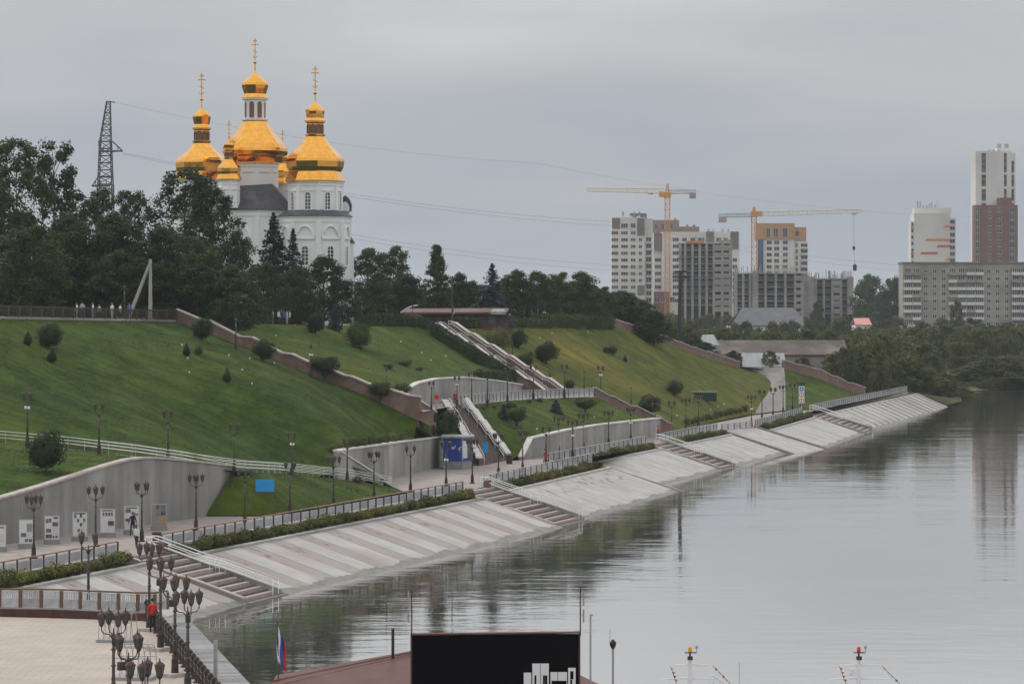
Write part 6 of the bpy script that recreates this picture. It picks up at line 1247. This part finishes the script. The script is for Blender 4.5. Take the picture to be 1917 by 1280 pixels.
# ================================================================ people
SK = {}
def person(label, p, face, h=1.72, top=(.6, .6, .6), bottom=(.05, .05, .07), hair=(.05, .03, .02), pose='stand', long_hair=False, bag=None):
    t = thing('person', label, 'person', p, face); s = h / 1.72
    if pose == 'walk': fr, bk, aL, aR = .16, -.20, .16, -.14
    else: fr, bk, aL, aR = .03, -.02, .03, .02
    J = [(0, 0, .96, .13), (0, .0, 1.12, .12), (0, .0, 1.32, .135), (0, .0, 1.44, .09), (0, .005, 1.50, .055), (0, .015, 1.57, .055),      # pelvis..neck
         (-.17, 0, 1.40, .065), (-.23, aL * .4, 1.14, .048), (-.24, aL * 1.2 + .06, .92, .036), (-.24, aL * 1.4 + .08, .83, .03),
         (.17, 0, 1.40, .065), (.23, aR * .4, 1.14, .048), (.24, aR * 1.2 + .06, .92, .036), (.24, aR * 1.4 + .08, .83, .03),
         (-.095, 0, .90, .095), (-.10, fr * .6 + .02, .50, .062), (-.10, fr, .09, .045), (-.10, fr + .15, .035, .036),
         (.095, 0, .90, .095), (.10, bk * .4 + .02, .50, .062), (.10, bk, .09, .045), (.10, bk + .15, .035, .036)]
    E = [(0, 1), (1, 2), (2, 3), (3, 4), (4, 5), (3, 6), (6, 7), (7, 8), (8, 9), (3, 10), (10, 11), (11, 12), (12, 13), (0, 14), (14, 15), (15, 16), (16, 17), (0, 18), (18, 19), (19, 20), (20, 21)]
    key = pose
    if key not in SK:
        me = bpy.data.meshes.new('body'); me.from_pydata([j[:3] for j in J], E, []); o = bpy.data.objects.new('tmp', me); C.objects.link(o)
        md = o.modifiers.new('s', 'SKIN'); md.use_smooth_shade = True; sv = me.skin_vertices[0].data
        for i, j in enumerate(J): sv[i].radius = (j[3] * (1.25 if i < 3 else 1), j[3] * (.85 if i < 4 else 1)); sv[i].use_root = (i == 0)
        sb = o.modifiers.new('d', 'SUBSURF'); sb.levels = sb.render_levels = 1
        dg = bpy.context.evaluated_depsgraph_get(); ev = bpy.data.meshes.new_from_object(o.evaluated_get(dg)); bpy.data.objects.remove(o)
        mb = MB(); mb.v = [tuple(v.co) for v in ev.vertices]; mb.f = [tuple(q.vertices) for q in ev.polygons]; mb.m = []
        for q in ev.polygons:
            c = q.center; mb.m.append(0 if (c.z > 1.49 and abs(c.x) < .12) or (abs(c.x) > .18 and c.z < .93 and c.z > .75) else (3 if c.z < .11 else (2 if c.z < .95 and abs(c.x) < .19 else 1)))
        # head with face, then fingers
        hd = Vector((0, .02, 1.655)); n1, n2_ = 8, 12; vs_ = []
        for a in range(1, n1):
            th_ = math.pi * a / n1
            for b_ in range(n2_): ph = 2 * math.pi * b_ / n2_; rz_ = .115 * math.cos(th_); nar = 1 - .25 * max(0, -math.cos(th_)); vs_.append(hd + Vector((.078 * math.sin(th_) * math.cos(ph) * nar, .098 * math.sin(th_) * math.sin(ph) * nar, rz_)))
        k_ = len(vs_); vs_ += [hd + Vector((0, 0, .115)), hd - Vector((0, 0, .115))]
        fs = [(a * n2_ + b_, (a + 1) * n2_ + b_, (a + 1) * n2_ + (b_ + 1) % n2_, a * n2_ + (b_ + 1) % n2_) for a in range(n1 - 2) for b_ in range(n2_)] + [(k_, b_, (b_ + 1) % n2_) for b_ in range(n2_)] + [(k_ + 1, (n1 - 2) * n2_ + (b_ + 1) % n2_, (n1 - 2) * n2_ + b_) for b_ in range(n2_)]
        mb.add(vs_, fs, 0)
        mb.add([hd + Vector(v) for v in ((-.012, .09, -.03), (.012, .09, -.03), (0, .125, -.025), (0, .095, .02))], [(0, 1, 2), (0, 2, 3), (2, 1, 3), (0, 3, 1)], 0)
        for sx_ in (-1, 1):
            mb.lathe([(.004, -.02), (.016, 0), (.004, .022)], 5, hd + Vector((sx_ * .08, 0, 0)), 0, 0)
            mb.lathe([(.003, -.008), (.009, 0), (.003, .008)], 5, hd + Vector((sx_ * .032, .088, .012)), 0, 3)
            w_ = Vector(J[9 if sx_ < 0 else 13][:3])
            for fi in range(4): q0 = w_ + Vector((0, .028 - .019 * fi, -.015)); mb.tube([q0, q0 + Vector((-sx_ * .006, .004, -.05 + .006 * abs(fi - 1))), q0 + Vector((-sx_ * .025, .006, -.085 + .009 * abs(fi - 1)))], .0095, 4, 0, .007)
            mb.tube([w_ + Vector((-sx_ * .01, .03, .03)), w_ + Vector((-sx_ * .02, .055, 0)), w_ + Vector((-sx_ * .022, .06, -.03))], .011, 4, 0, .008)
        mb.box(-.025, .108, 1.595, .025, .113, 1.602, 3); SK[key] = mb
    mb = SK[key]; pm = [mat('skin', (.42, .27, .20), rough=.6), mat('garment', top, tuple(c * .8 for c in top), 6, .85), mat('trousers', bottom, tuple(c * .8 for c in bottom), 6, .85), mat('shoes', (.03, .03, .03), rough=.6)]
    o = mb.mesh('body', pm, True); b_ = link('body', o, t, (0, 0, 0), -math.pi / 2 + math.pi / 2, (s, s, s))
    hm = MB(); hd = Vector((0, .012, 1.665)); hm.lathe([(.086, -.03), (.094, .02), (.085, .075), (.05, .112), (.005, .122)], 10, hd + Vector((0, -.018, 0)))
    if long_hair: hm.lathe([(.05, -.22), (.075, -.15), (.088, -.03), (.06, .02)], 8, hd + Vector((0, -.045, 0)))
    hh = hm.build('hair', mat('hair', hair, rough=.7), b_, True)
    if bag: m = MB(); m.box(.2, -.12, .75, .3, .12, 1.02); m.build('bag', mat('bag', bag, rough=.7), b_)
    return t
WH, NV_, RD, BL = (.68, .67, .65), (.02, .024, .05), (.55, .04, .025), (.08, .14, .35)
person('person in long navy coat walking past the exhibition boards', G(248, 1003, 3), .5, 1.8, NV_, (.03, .03, .04), (.12, .09, .07), 'walk')
person('person in white blouse with long brown hair at the top of near steps', G(255, 1026, 3), -.3, 1.68, WH, (.05, .05, .06), (.16, .07, .03), 'walk', True)
person('person in red jacket on the near deck by the chain fence', G(285, 1184, 3.3), .3, 1.78, RD, (.03, .03, .045), (.03, .02, .02))
person('person in red on the promenade by the low wall', G(1020, 871, 3), 1.2, 1.75, RD, (.35, .1, .08), (.05, .03, .02), 'walk')
person('person in red on the middle terrace by the curved wall', hit(817, 766), 2.6, 1.75, RD, (.45, .43, .42), (.1, .05, .03))
person('person in red half hidden at the head of lower stairs', lift(ST_low['tr'], 0) + Vector((-.8, 1.2, -.2)), 2.8, 1.7, (.6, .06, .03), (.1, .1, .1), (.1, .05, .03))
person('person in red at the railing near the third river steps', G(1232, 822, 3), 1.0, 1.72, (.5, .08, .05), (.05, .05, .06))
for k, (x, c1, c2, lb) in enumerate([(158, WH, (.5, .5, .5), 'in white shirt left of the pair on the upper left path'), (168, (.4, .4, .42), (.1, .1, .1), 'in grey on the upper left path'), (188, WH, (.6, .6, .58), 'all in white on the upper left path'), (200, (.5, .5, .48), (.06, .06, .07), 'in pale top and dark trousers on the upper left path'), (224, WH, (.55, .55, .55), 'in white near the concrete strut'), (239, (.62, .6, .58), (.05, .05, .06), 'in white top right of the concrete strut'), (256, BL, (.05, .05, .08), 'in blue between strut and concrete pole')]):
    d = 297 + (x - 150) * .118; X = (x - 958) / F * d; person('person ' + lb, Vector((X - 1.0, d + 1.6, (drop(X - 1, d + 1.6) or 18.8) + .06)), rng.uniform(0, 6), (1.62, 1.78, 1.7, 1.55, 1.74, 1.66, 1.8)[k], c1, c2, pose='walk' if k % 2 else 'stand')
for k, (x, c1, c2, lb) in enumerate([(510, WH, (.5, .5, .5), 'in white left of the group by the church'), (521, WH, (.05, .05, .06), 'in white shirt and dark trousers in the church group'), (526, (.06, .06, .07), (.05, .05, .05), 'in black in the church group'), (531, BL, (.05, .05, .1), 'in blue in the church group'), (537, (.65, .5, .48), (.5, .5, .5), 'in pale pink in the church group'), (542, WH, (.05, .05, .07), 'in white at the right of the church group')]):
    d = 352 + k * .8; X = (x - 958) / F * d; person('person ' + lb, Vector((X, d, (drop(X, d) or 18))), rng.uniform(0, 6), 1.72, c1, c2)
# ================================================================ near deck, lower left
M['deck'] = mat('deck', (.46, .40, .34), (.55, .49, .43), .5, .8, bump=.1, world=True, stretch=(.15, 3.2, 1))
def deckmat():
    m = bpy.data.materials.new('deck_tiles'); m.use_nodes = True; t = m.node_tree; n = t.nodes; k = t.links; b = n['Principled BSDF']; b.inputs['Roughness'].default_value = .75
    g = n.new('ShaderNodeNewGeometry'); br = n.new('ShaderNodeTexBrick'); br.inputs['Scale'].default_value = 1; br.inputs['Brick Width'].default_value = .9; br.inputs['Row Height'].default_value = .45; br.inputs['Mortar Size'].default_value = .018
    br.inputs['Color1'].default_value = (.44, .385, .335, 1); br.inputs['Color2'].default_value = (.40, .345, .30, 1); br.inputs['Mortar'].default_value = (.29, .245, .215, 1); k.new(g.outputs['Position'], br.inputs[0])
    z = n.new('ShaderNodeTexNoise'); z.inputs['Scale'].default_value = .35; z.inputs['Detail'].default_value = 6; k.new(g.outputs['Position'], z.inputs[0]); r = n.new('ShaderNodeMapRange'); r.inputs[3].default_value = .78; r.inputs[4].default_value = 1.18; k.new(z.outputs[0], r.inputs[0])
    x = n.new('ShaderNodeMix'); x.data_type = 'RGBA'; x.blend_type = 'MULTIPLY'; x.inputs[0].default_value = 1; k.new(br.outputs[0], x.inputs[6]); k.new(r.outputs[0], x.inputs[7]); k.new(x.outputs[2], b.inputs['Base Color']); return m
DZ = 3.3; M['deck_tiles'] = deckmat()
e0, e1, e2 = G(-120, 1150, DZ), G(281, 1162, DZ), G(386, 1290, DZ); dirv = (e2 - e1).normalized(); e3 = e2 + dirv * 60
m = MB(); pg = [(e0.x - 20, e0.y), (e3.x - 45, e3.y), (e3.x, e3.y), (e2.x, e2.y), (e1.x, e1.y), (e0.x, e0.y)]; m.prism(pg, -1.5, DZ); tag(m.build('deck', M['deck_tiles']), kind='structure')
# low brown wall and panel railing behind the deck
bw = [lift(G(-120, 1152, DZ), 0), lift(G(100, 1155, DZ), 0), G(281, 1163, DZ)]
wall('deck_wall', 'low dark brown wall with railing at the back of the near deck', [lift(p, .42) + Vector((0, .2, 0)) for p in bw], DZ - .3, .35, 'timber', 'concrete', 'wall', .03, .08)
M['wood_orange'] = mat('wood_orange', (.12, .068, .042), (.18, .105, .07), 2, .6)
m = MB(); m.box(-.10, -.05, 0, .10, .05, .95); wp = m.mesh('post', M['wood_orange'])
m = MB(); r_ = random.Random(4)
for q in range(9): u = .10 + q * .098; m.hexa([(u, -.012, .04), (u + .045, -.012, .04), (u + .045, .012, .04), (u, .012, .04), (u + r_.uniform(-.05, .05), -.012, .90), (u + .05 + r_.uniform(-.05, .05), -.012, .90), (u + .05, .012, .90), (u, .012, .90)])
m.box(0, -.02, .02, 1, .02, .07); m.box(0, -.02, .88, 1, .02, .93); m.box(.1, .015, .07, .9, .02, .5); wpn = m.mesh('panel', M['steel_panel'])
railing('deck_railing', 'grey slatted panel railing with wooden posts behind the near deck', [lift(p, .5) + Vector((0, .35, 0)) for p in (G(-120, 1152, DZ), G(100, 1155, DZ), G(281, 1163, DZ), G(312, 1158, DZ))], 'plate', 1.25, 1.0, 'wood_orange', False, mats={'post': wp, 'panel': wpn})
m = MB(); kk = [G(-90, 1092, 2.9), G(20, 1092, 2.9), G(60, 1102, 2.4), G(100, 1120, 1.6)]; m.ribbon([(p.x, p.y, 0, p.z) for p in kk], .4); t = thing('dark_bank_wall', 'black stepped edge behind the deck railing at far left', 'wall', (0, 0, 0)); m.build('wall_body', M['iron'], t)
# grey boarded steps at the deck edge towards the water
tb = thing('boarded_jetty', 'narrow grey planked walkway along the water side of the near deck', 'jetty', (e1.x, e1.y, 0), math.atan2(dirv.y, dirv.x)); Lj = 26.0
nd = 44
pk = MB(); pk.box(0, 0, -.05, (Lj + 4) / nd - .07, 2.3, .05); pkm = pk.mesh('plank', mat('grey_plank', (.20, .205, .21), (.30, .305, .31), 2, .7, rand=.22))
for q in range(nd): o = link('plank', pkm, tb, (-4 + q * (Lj + 4) / nd, .12, 3.0 + rng.uniform(-.006, .006)))
m = MB(); m.box(-4, .2, -1, Lj - .1, 2.2, 2.9); m.build('support', M['iron'], tb)
m = MB(); m.box(Lj + .6, .4, -1, Lj + 8, 2.4, 2.7); m.build('lower_step', M['concrete_pale'], tb)
m = MB(); m.tube([(Lj - 2.0, 1.0, 2.9), (Lj - 2.0, 1.0, 4.9)], .10, 8); m.build('mooring_post', M['rib'], tb)
# chain fence along the deck edge
cf = thing('chain_fence', 'black iron chain fence along the edge of the near deck', 'fence', (e1.x, e1.y, DZ), math.atan2(dirv.y, dirv.x)); Lf = (e2 - e1).length + 20; nf = int(Lf / 1.5)
pm_ = MB(); pm_.lathe([(.16, 0), (.16, .08), (.09, .12), (.08, .9), (.13, .95), (.15, 1.05), (.12, 1.15), (.03, 1.22)], 8); pmm = pm_.mesh('post', M['iron'])
cm = MB()
for hz_, sg_ in ((.95, .22), (.62, .18)):
    cm.tube([(1.5 * i / 8, 0, hz_ - sg_ * (1 - (2 * i / 8 - 1) ** 2)) for i in range(9)], .035, 5)
for i in range(9): cm.box(.05 + i * .165, -.02, .05, .05 + i * .165 + .035, .02, .62 - .15 * (1 - (2 * i / 8 - 1) ** 2))
cmm = cm.mesh('chain_panel', M['iron'])
for q in range(nf): link('post', pmm, cf, (q * 1.5, -.2, 0)); link('chain_panel', cmm, cf, (q * 1.5, -.2, 0))
# deck lamps
for k, (x, yt) in enumerate([(165, 990), (279, 1010), (300, 1037), (327, 1072), (351, 1098), (212, 1135), (240, 1178), (271, 1228)]):
    d = (HC - DZ - 4.85) * F / (yt - HZ); X = (x - 958) / F * d; m = None
    o = place(LP4, (X, d, DZ), rng.uniform(0, 1.5), 4.85 / 4.55, ['deck lamp standing alone in front of the panel railing', 'farthest deck lamp of the row beside the chain fence', 'second deck lamp of the row beside the chain fence', 'third deck lamp of the row beside the chain fence', 'nearest deck lamp of the row beside the chain fence', 'farthest of the three lamps inside the deck', 'middle one of the three lamps inside the deck', 'nearest lamp inside the deck, lowest in the picture'][k], 'deck lamps'); o.location.z = DZ
    mm = MB(); mm.box(-.55, -.4, 0, .55, .4, .16); mm.build('plinth', M['coping'], o)
    if k: mm = MB(); mm.obox((-.25, -.15, 3.25), (.3, .2, .3), .4); mm.build('floodlight', M['iron'], o)
# ribbed white benches on the deck
for k, (x, y) in enumerate([(250, 1178), (286, 1248)]):
    p = G(x, y + 22, DZ); t = thing('ribbed_shelter', ['farther', 'nearer'][k] + ' small arched wire shelter on the near deck', 'shelter', p, 1.45)
    for q in range(7):
        m = MB(); m.tube([(.75 * math.cos(a), q * .28, .15 + 1.45 * math.sin(a)) for a in [math.pi * i / 10 for i in range(11)]], .018, 5); m.build('rib', M['rib'], t)
    m = MB()
    for a in (.6, 1.1, 1.57, 2.0, 2.5): m.tube([(.75 * math.cos(a), 0, .15 + 1.45 * math.sin(a)), (.75 * math.cos(a), 1.7, .15 + 1.45 * math.sin(a))], .02, 4)
    m.build('stringer', M['rib'], t); m = MB(); m.box(-.8, -.1, 0, .8, 1.8, .15); m.build('seat', M['rib'], t)
# ================================================================ floating restaurant and ships at the bottom
def Fp(px, py, d): return D(px, py, d)
RD_ = 104.0; A = Fp(516, 1263, RD_); B = Fp(800, 1211, RD_ + 6); t = thing('floating_restaurant', 'brown ribbed metal roof of a floating restaurant at the bottom', 'boat', (A.x, A.y, 0)); o = t.location
Cc = Fp(1130, 1284, RD_ + 1); ap = Fp(930, 1188, RD_ + 7)
def ro(*ps): return [Vector(p) - o for p in ps]
ev = [A, Cc, Cc + Vector((0, -26, -3.2)), A + Vector((.5, -26, -3.2))]
M['roof_rest'] = mat('roof_rest', (.10, .042, .035), (.135, .062, .052), .8, .5, bump=.1, world=True)
rA, rC = A, Cc; rp_ = ap
m = MB(); fa = A + Vector((-1.2, -16, -2.9)); fc = Cc + Vector((1.5, -16, -2.9)); ridge0 = Fp(770, 1216.5, RD_ + 4); ridge1 = Fp(1085, 1263, RD_ + 2)
vsr = ro(A, fa, fc, Cc, ap); m.add(vsr, [(0, 1, 4), (1, 2, 4), (2, 3, 4), (3, 0, 4)]); m.add(ro(A, fa, fc, Cc), [(0, 3, 2, 1)]); m.build('roof', M['roof_rest'], t)
def seam(p, q, r=.028): mm.tube(ro(p, q), r, 4)
mm = MB()
for i in range(1, 22): u = i / 22; p = A.lerp(fa, u); q = A.lerp(ap, 1).lerp(p, 0); seam(lift(p, .02), lift(p.lerp(ap, .97), .02))
for i in range(1, 40): u = i / 40; p = fa.lerp(fc, u); seam(lift(p, .02), lift(p.lerp(ap, .97), .02))
mm.build('roof_seams', M['roof_rest'], t)
cb = [p - o for p in (A, Cc, fc, fa)]
m = MB(); m.prism([(cb[0].x + .6, cb[0].y - .4), (cb[3].x + .8, cb[3].y + .8), (cb[2].x - .8, cb[2].y + .8), (cb[1].x - .6, cb[1].y - .4)], .8, cb[3].z - .02); m.build('cabin', M['timber'], t)
m = MB(); m.prism([(cb[0].x - .8, cb[0].y + .8), (cb[3].x - .8, cb[3].y - 1), (cb[2].x + .8, cb[2].y - 1), (cb[1].x + .8, cb[1].y + .8)], -.6, .8); m.build('pontoon', M['iron'], t)
# flue pipe, flag
p = Fp(735, 1222, RD_ + 3); m = MB(); k = (RD_ + 3) / F; m.tube([Vector((p.x, p.y, p.z - 1.0)) - o, Vector((p.x, p.y, p.z + 46 * k)) - o], .055, 8); m.build('flue_pipe', M['iron'], t)
p = Fp(522, 1262, RD_ - .5); ft = thing('flag', 'white, blue and red striped flag hanging on a pole', 'flag', (p.x, p.y, p.z - .4)); k = (RD_ - .5) / F
m = MB(); m.tube([(-.02, 0, 0), (-.06, 0, .4 + 99 * k)], .025, 6); m.build('pole', M['iron_pole'], ft)
for i, mt in enumerate(((.72, .72, .72), (.03, .10, .42), (.5, .03, .03))):
    m = MB(); nV = 12; vs_ = []
    z_top = .4 + 96 * k
    for r in range(nV + 1):
        u = r / nV
        for e_ in (0, 1):
            w_ = (i + e_) / 3; wid = .30 * (.25 + .75 * min(1, u * 2.2)); vs_.append((-.05 + wid * w_ + .03 * math.sin(u * 7), .05 * math.sin(w_ * 9 + u * 5), z_top - u * 1.35 - .32 * w_))
    f_ = [(2 * r, 2 * r + 1, 2 * r + 3, 2 * r + 2) for r in range(nV)]; m.add(vs_, f_); ob = m.build('stripe', mat('flag_cloth', mt, rough=.8), ft, True); sd = ob.modifiers.new('s', 'SOLIDIFY'); sd.thickness = .01
# black billboard with white skyline cut-out
BD = RD_ - 1.0; k = BD / F; p = Fp(928, 1280, BD); bt = thing('billboard', 'large black board in a brown frame with white skyline cut-out', 'billboard', (p.x, p.y, p.z - 1.2)); X_ = lambda q: (q - 928) * k; Z = lambda y: 1.2 + (1280 - y) * k
m = MB(); m.box(X_(771), 0, -.8, X_(1083), .25, Z(1187)); m.build('panel', M['black'], bt)
m = MB(); m.hexa([(X_(768), -.06, Z(1188.5)), (X_(1086), -.06, Z(1184.5)), (X_(1086), .3, Z(1184.5)), (X_(768), .3, Z(1188.5)), (X_(768), -.06, Z(1186)), (X_(1086), -.06, Z(1182.5)), (X_(1086), .3, Z(1182.5)), (X_(768), .3, Z(1186))]); m.box(X_(768), -.06, -.8, X_(771), .3, Z(1186)); m.box(X_(1083), -.06, -.8, X_(1086), .3, Z(1184)); m.build('frame', M['timber'], bt)
for i, (x0, x1, y0) in enumerate([(980, 994, 1258), (996, 1011, 1241), (1012, 1027, 1241), (1030, 1043, 1257), (1044, 1061, 1257), (1063, 1077, 1249)]):
    m = MB(); m.box(X_(x0), -.05, Z(1300), X_(x1), -.001, Z(y0)); q_ = m.build('skyline_block', M['sign_white'], bt)
    m = MB(); m.box(X_(x0 + 4), -.058, Z(1300), X_(x0 + 7.5), -.051, Z(y0 + 22)); m.build('cut_mark', M['black'], q_)
for i, (x0, x1, y0, y1) in enumerate([(1067, 1073, 1255, 1270), (1020, 1024, 1263, 1280), (1032, 1060, 1273, 1284)]):
    m = MB(); m.box(X_(x0), -.062, Z(y1), X_(x1), -.059, Z(y0)); m.build('cut_mark', M['black'], bt)
for xp, yt, sgn in ((770, 1103, -1), (1086, 1098, 1)):
    m = MB(); m.box(X_(xp - 1.2), .05, Z(1190), X_(xp + 1.2), .1, Z(yt)); m.build('corner_pole', M['timber'], bt)
    for y0, y1 in ((1107, 1133), (1140, 1165)): m = MB(); m.box(X_(xp + sgn * 6 - 1.5), .04, Z(y1), X_(xp + sgn * 6 + 1.5), .1, Z(y0)); m.box(X_(min(xp, xp + sgn * 6)), .06, Z((y0 + y1) / 2), X_(max(xp, xp + sgn * 6)), .08, Z((y0 + y1) / 2) + .02); m.build('antenna_strip', M['rib'], bt)
m = MB(); m.tube([(X_(768), .15, -.8), (X_(768), .15, -2.5)], .05, 6); m.tube([(X_(1086), .15, -.8), (X_(1086), .15, -2.5)], .05, 6); m.build('legs', M['timber'], bt)
# ships (hulls lie below the picture, masts rise into it)
M['ship_white'] = mat('ship_white', (.58, .58, .59), (.68, .68, .69), 1, .45)
def ship(xm, ytop, d, label, amber, seed):
    k = d / F; X = (xm - 958) * k; t = thing('river_ship', label, 'ship', (X, d, 0)); Z = lambda y: HC - (y - HZ) * k; x_ = lambda p: (p - xm) * k; m = MB()
    m.prism([(-3.2, -30), (3.2, -30), (3.4, -6), (2.6, 0), (0, 4), (-2.6, 0), (-3.4, -6)], -.5, 1.1); m.build('hull', M['ship_white'], t)
    zc = Z(1300) - .0; m = MB(); m.box(-2.4, -26, 1.1, 2.4, -1.2, zc - 1.1); m.build('superstructure', M['ship_white'], t); m = MB(); m.box(-1.8, -6, zc - 1.1, 1.8, -.6, zc); m.build('wheelhouse', M['ship_white'], t)
    my = -2.0; kk = d / F; f = (d + my) / d
    m = MB(); m.hexa([(-.13, my - .12, zc - .1), (.13, my - .12, zc - .1), (.13, my + .12, zc - .1), (-.13, my + .12, zc - .1), (-.07, my - .06, Z(1218)), (.07, my - .06, Z(1218)), (.07, my + .06, Z(1218)), (-.07, my + .06, Z(1218))]); m.build('mast', M['ship_white'], t)
    for y, a, b_ in ((1233, -36, 42), (1258, -52, 56)):
        m = MB()
        for s, e_ in ((-1, a), (1, b_)): m.slab([(0, my - .05, Z(y) - .05), (x_(xm + e_), my - .05, Z(y + 1.5) - .018), (x_(xm + e_), my - .05, Z(y + 1.5) + .018), (0, my - .05, Z(y) + .05)], (0, 1, 0), .12)
        m.build('yard', M['ship_white'], t)
    m = MB(); m.box(-.22, my - .15, Z(1211), .25, my + .15, Z(1210)); m.tube([(0, my, Z(1218)), (0, my, Z(1210))], .04, 5); m.obox((0, my - .1, Z(1220)), (.22, .2, .14)); m.build('light_bracket', M['iron'], t)
    m = MB(); m.lathe([(.06, 0), (.085, .04), (.08, .2), (.03, .25)], 8, (0, my, Z(1210))); m.build('signal_lamp', mat('signal_glass', amber, rough=.3), t)
    m = MB(); m.tube([(.28, my, Z(1212)), (.28, my, Z(1202))], .02, 4); m.lathe([(.05, 0), (.07, .05), (.05, .12)], 6, (.28, my, Z(1203))); m.build('whip_aerial', M['rib'], t)
    r = random.Random(seed); cols = [(.6, .08, .06), (.65, .5, .1), (.08, .08, .1), (.7, .7, .7)]
    for s, e_, px1 in ((-1, -36, -18), (1, 42, 100)):
        P0 = Vector((x_(xm + e_), my, Z(1234.5))); P1 = Vector((x_(xm + px1), my - 1, Z(1292))); m = MB(); m.tube([P0, P1], .012, 4); ln = m.build('flag_line', M['iron'], t)
        for q in range(9): c = P0.lerp(P1, (q + .5) / 9); f_ = MB(); f_.slab([c, c + Vector((.04, 0, -.14)), c + Vector((.13, .02, -.05))], (0, 1, 0), .01); f_.build('pennant', mat('pennant', r.choice(cols), rough=.8), ln)
    return t, k, Z
t, k, Z = ship(1286, 1197, 128, 'white ship mast with amber lamp and two yards, left of the pair', (.75, .32, .03), 1)
x_ = lambda p: (p - 1286) * k
m = MB()
for a, b_ in (((1326, 1250), (1360, 1272)), ((1322, 1254), (1310, 1290)), ((1360, 1272), (1372, 1292)), ((1330, 1254), (1316, 1295)), ((1340, 1260), (1330, 1295)), ((1350, 1266), (1344, 1295)), ((1345, 1262), (1325, 1295))): m.tube([(x_(a[0]), -2.5, Z(a[1])), (x_(b_[0]), -2.5, Z(b_[1]))], .05 if a[0] == 1326 else .025, 5)
m.build('awning_frame', M['ship_white'], t)
m = MB(); c = Vector((x_(1210), -2.4, Z(1284))); m.lathe([(.02, 0), (.22, .04), (.36, .13), (.40, .2)], 14); ob = m.build('satellite_dish', M['rib'], t, True, c); ob.rotation_euler = (R_(80), 0, R_(25)); m = MB(); m.tube([c, (x_(1210), -2.4, Z(1330))], .05, 5); m.tube([(x_(1210), -2.4, Z(1330)), (x_(1240), -2.4, Z(1330))], .05, 5); m.build('dish_mount', M['rib'], t)
for xp, yt in ((1380, 1235), (1180 + 326, 1270)):
    m = MB(); m.tube([(x_(xp), -1, Z(1320)), (x_(xp), -1, Z(yt))], .018, 4); 
    if xp < 1400: m.tube([(x_(xp), -1, Z(1320)), (x_(1330), -1, Z(1325))], .03, 4); m.build('aerial', M['rib'], t)
t, k, Z = ship(1597, 1193, 128, 'white ship mast with red lamp and two yards, right of the pair', (.6, .06, .04), 2)
m = MB(); m.lathe([(.08, 0), (.14, .03), (.14, .12), (.08, .15)], 8, (-.28, -2.1, Z(1252))); m.lathe([(.08, 0), (.12, .03), (.12, .1), (.08, .13)], 8, (-.28, -2.1, Z(1244))); m.build('radar_pods', M['ship_white'], t)
# slim masts right of the board, standing on the pontoon
for xp, yt, lab in ((1105, 1151, 'slim grey pole right of the black board'), (1147, 1178, 'slim mast with black beacon lamp right of the black board')):
    d = 103.0; p = Fp(xp, 1280, d); t = thing('pole', lab, 'pole', (p.x, p.y, .8)); k = d / F; H_ = p.z - .8 + (1280 - yt) * k; mm = MB()
    if xp == 1105: mm.tube([(0, 0, -.3), (0, 0, H_)], .035, 6); mm.box(-.03, -.03, H_ - .02, .09, .03, H_ + .04)
    else: mm.tube([(0, 0, -.3), (0, 0, H_ - 32 * k)], .04, 6); mm.tube([(-.1, 0, H_ - 30 * k), (-.1, 0, H_)], .012, 4)
    mm.build('shaft', M['rib' if xp > 1110 else 'steel'], t)
    if xp > 1110: m = MB(); m.lathe([(.04, 0), (.10, .1), (.12, .22), (.05, .3), (.03, .33)], 8, (0, 0, H_ - 36 * k)); m.build('beacon', M['iron'], t)
# ================================================================ haze
def haze():
    m = bpy.data.materials.new('haze_air'); m.use_nodes = True; n = m.node_tree.nodes; n.remove(n['Principled BSDF'])
    v = n.new('ShaderNodeVolumePrincipled'); v.inputs['Color'].default_value = (.86, .92, 1, 1); v.inputs['Density'].default_value = HAZE; v.inputs['Anisotropy'].default_value = .2
    m.node_tree.links.new(v.outputs[0], n['Material Output'].inputs['Volume'])
    b = MB(); b.box(-9500, -300, -4, 9500, 14500, 130); tag(b.build('haze', m), kind='stuff')
HAZE = .00009
haze()
drop_protos()
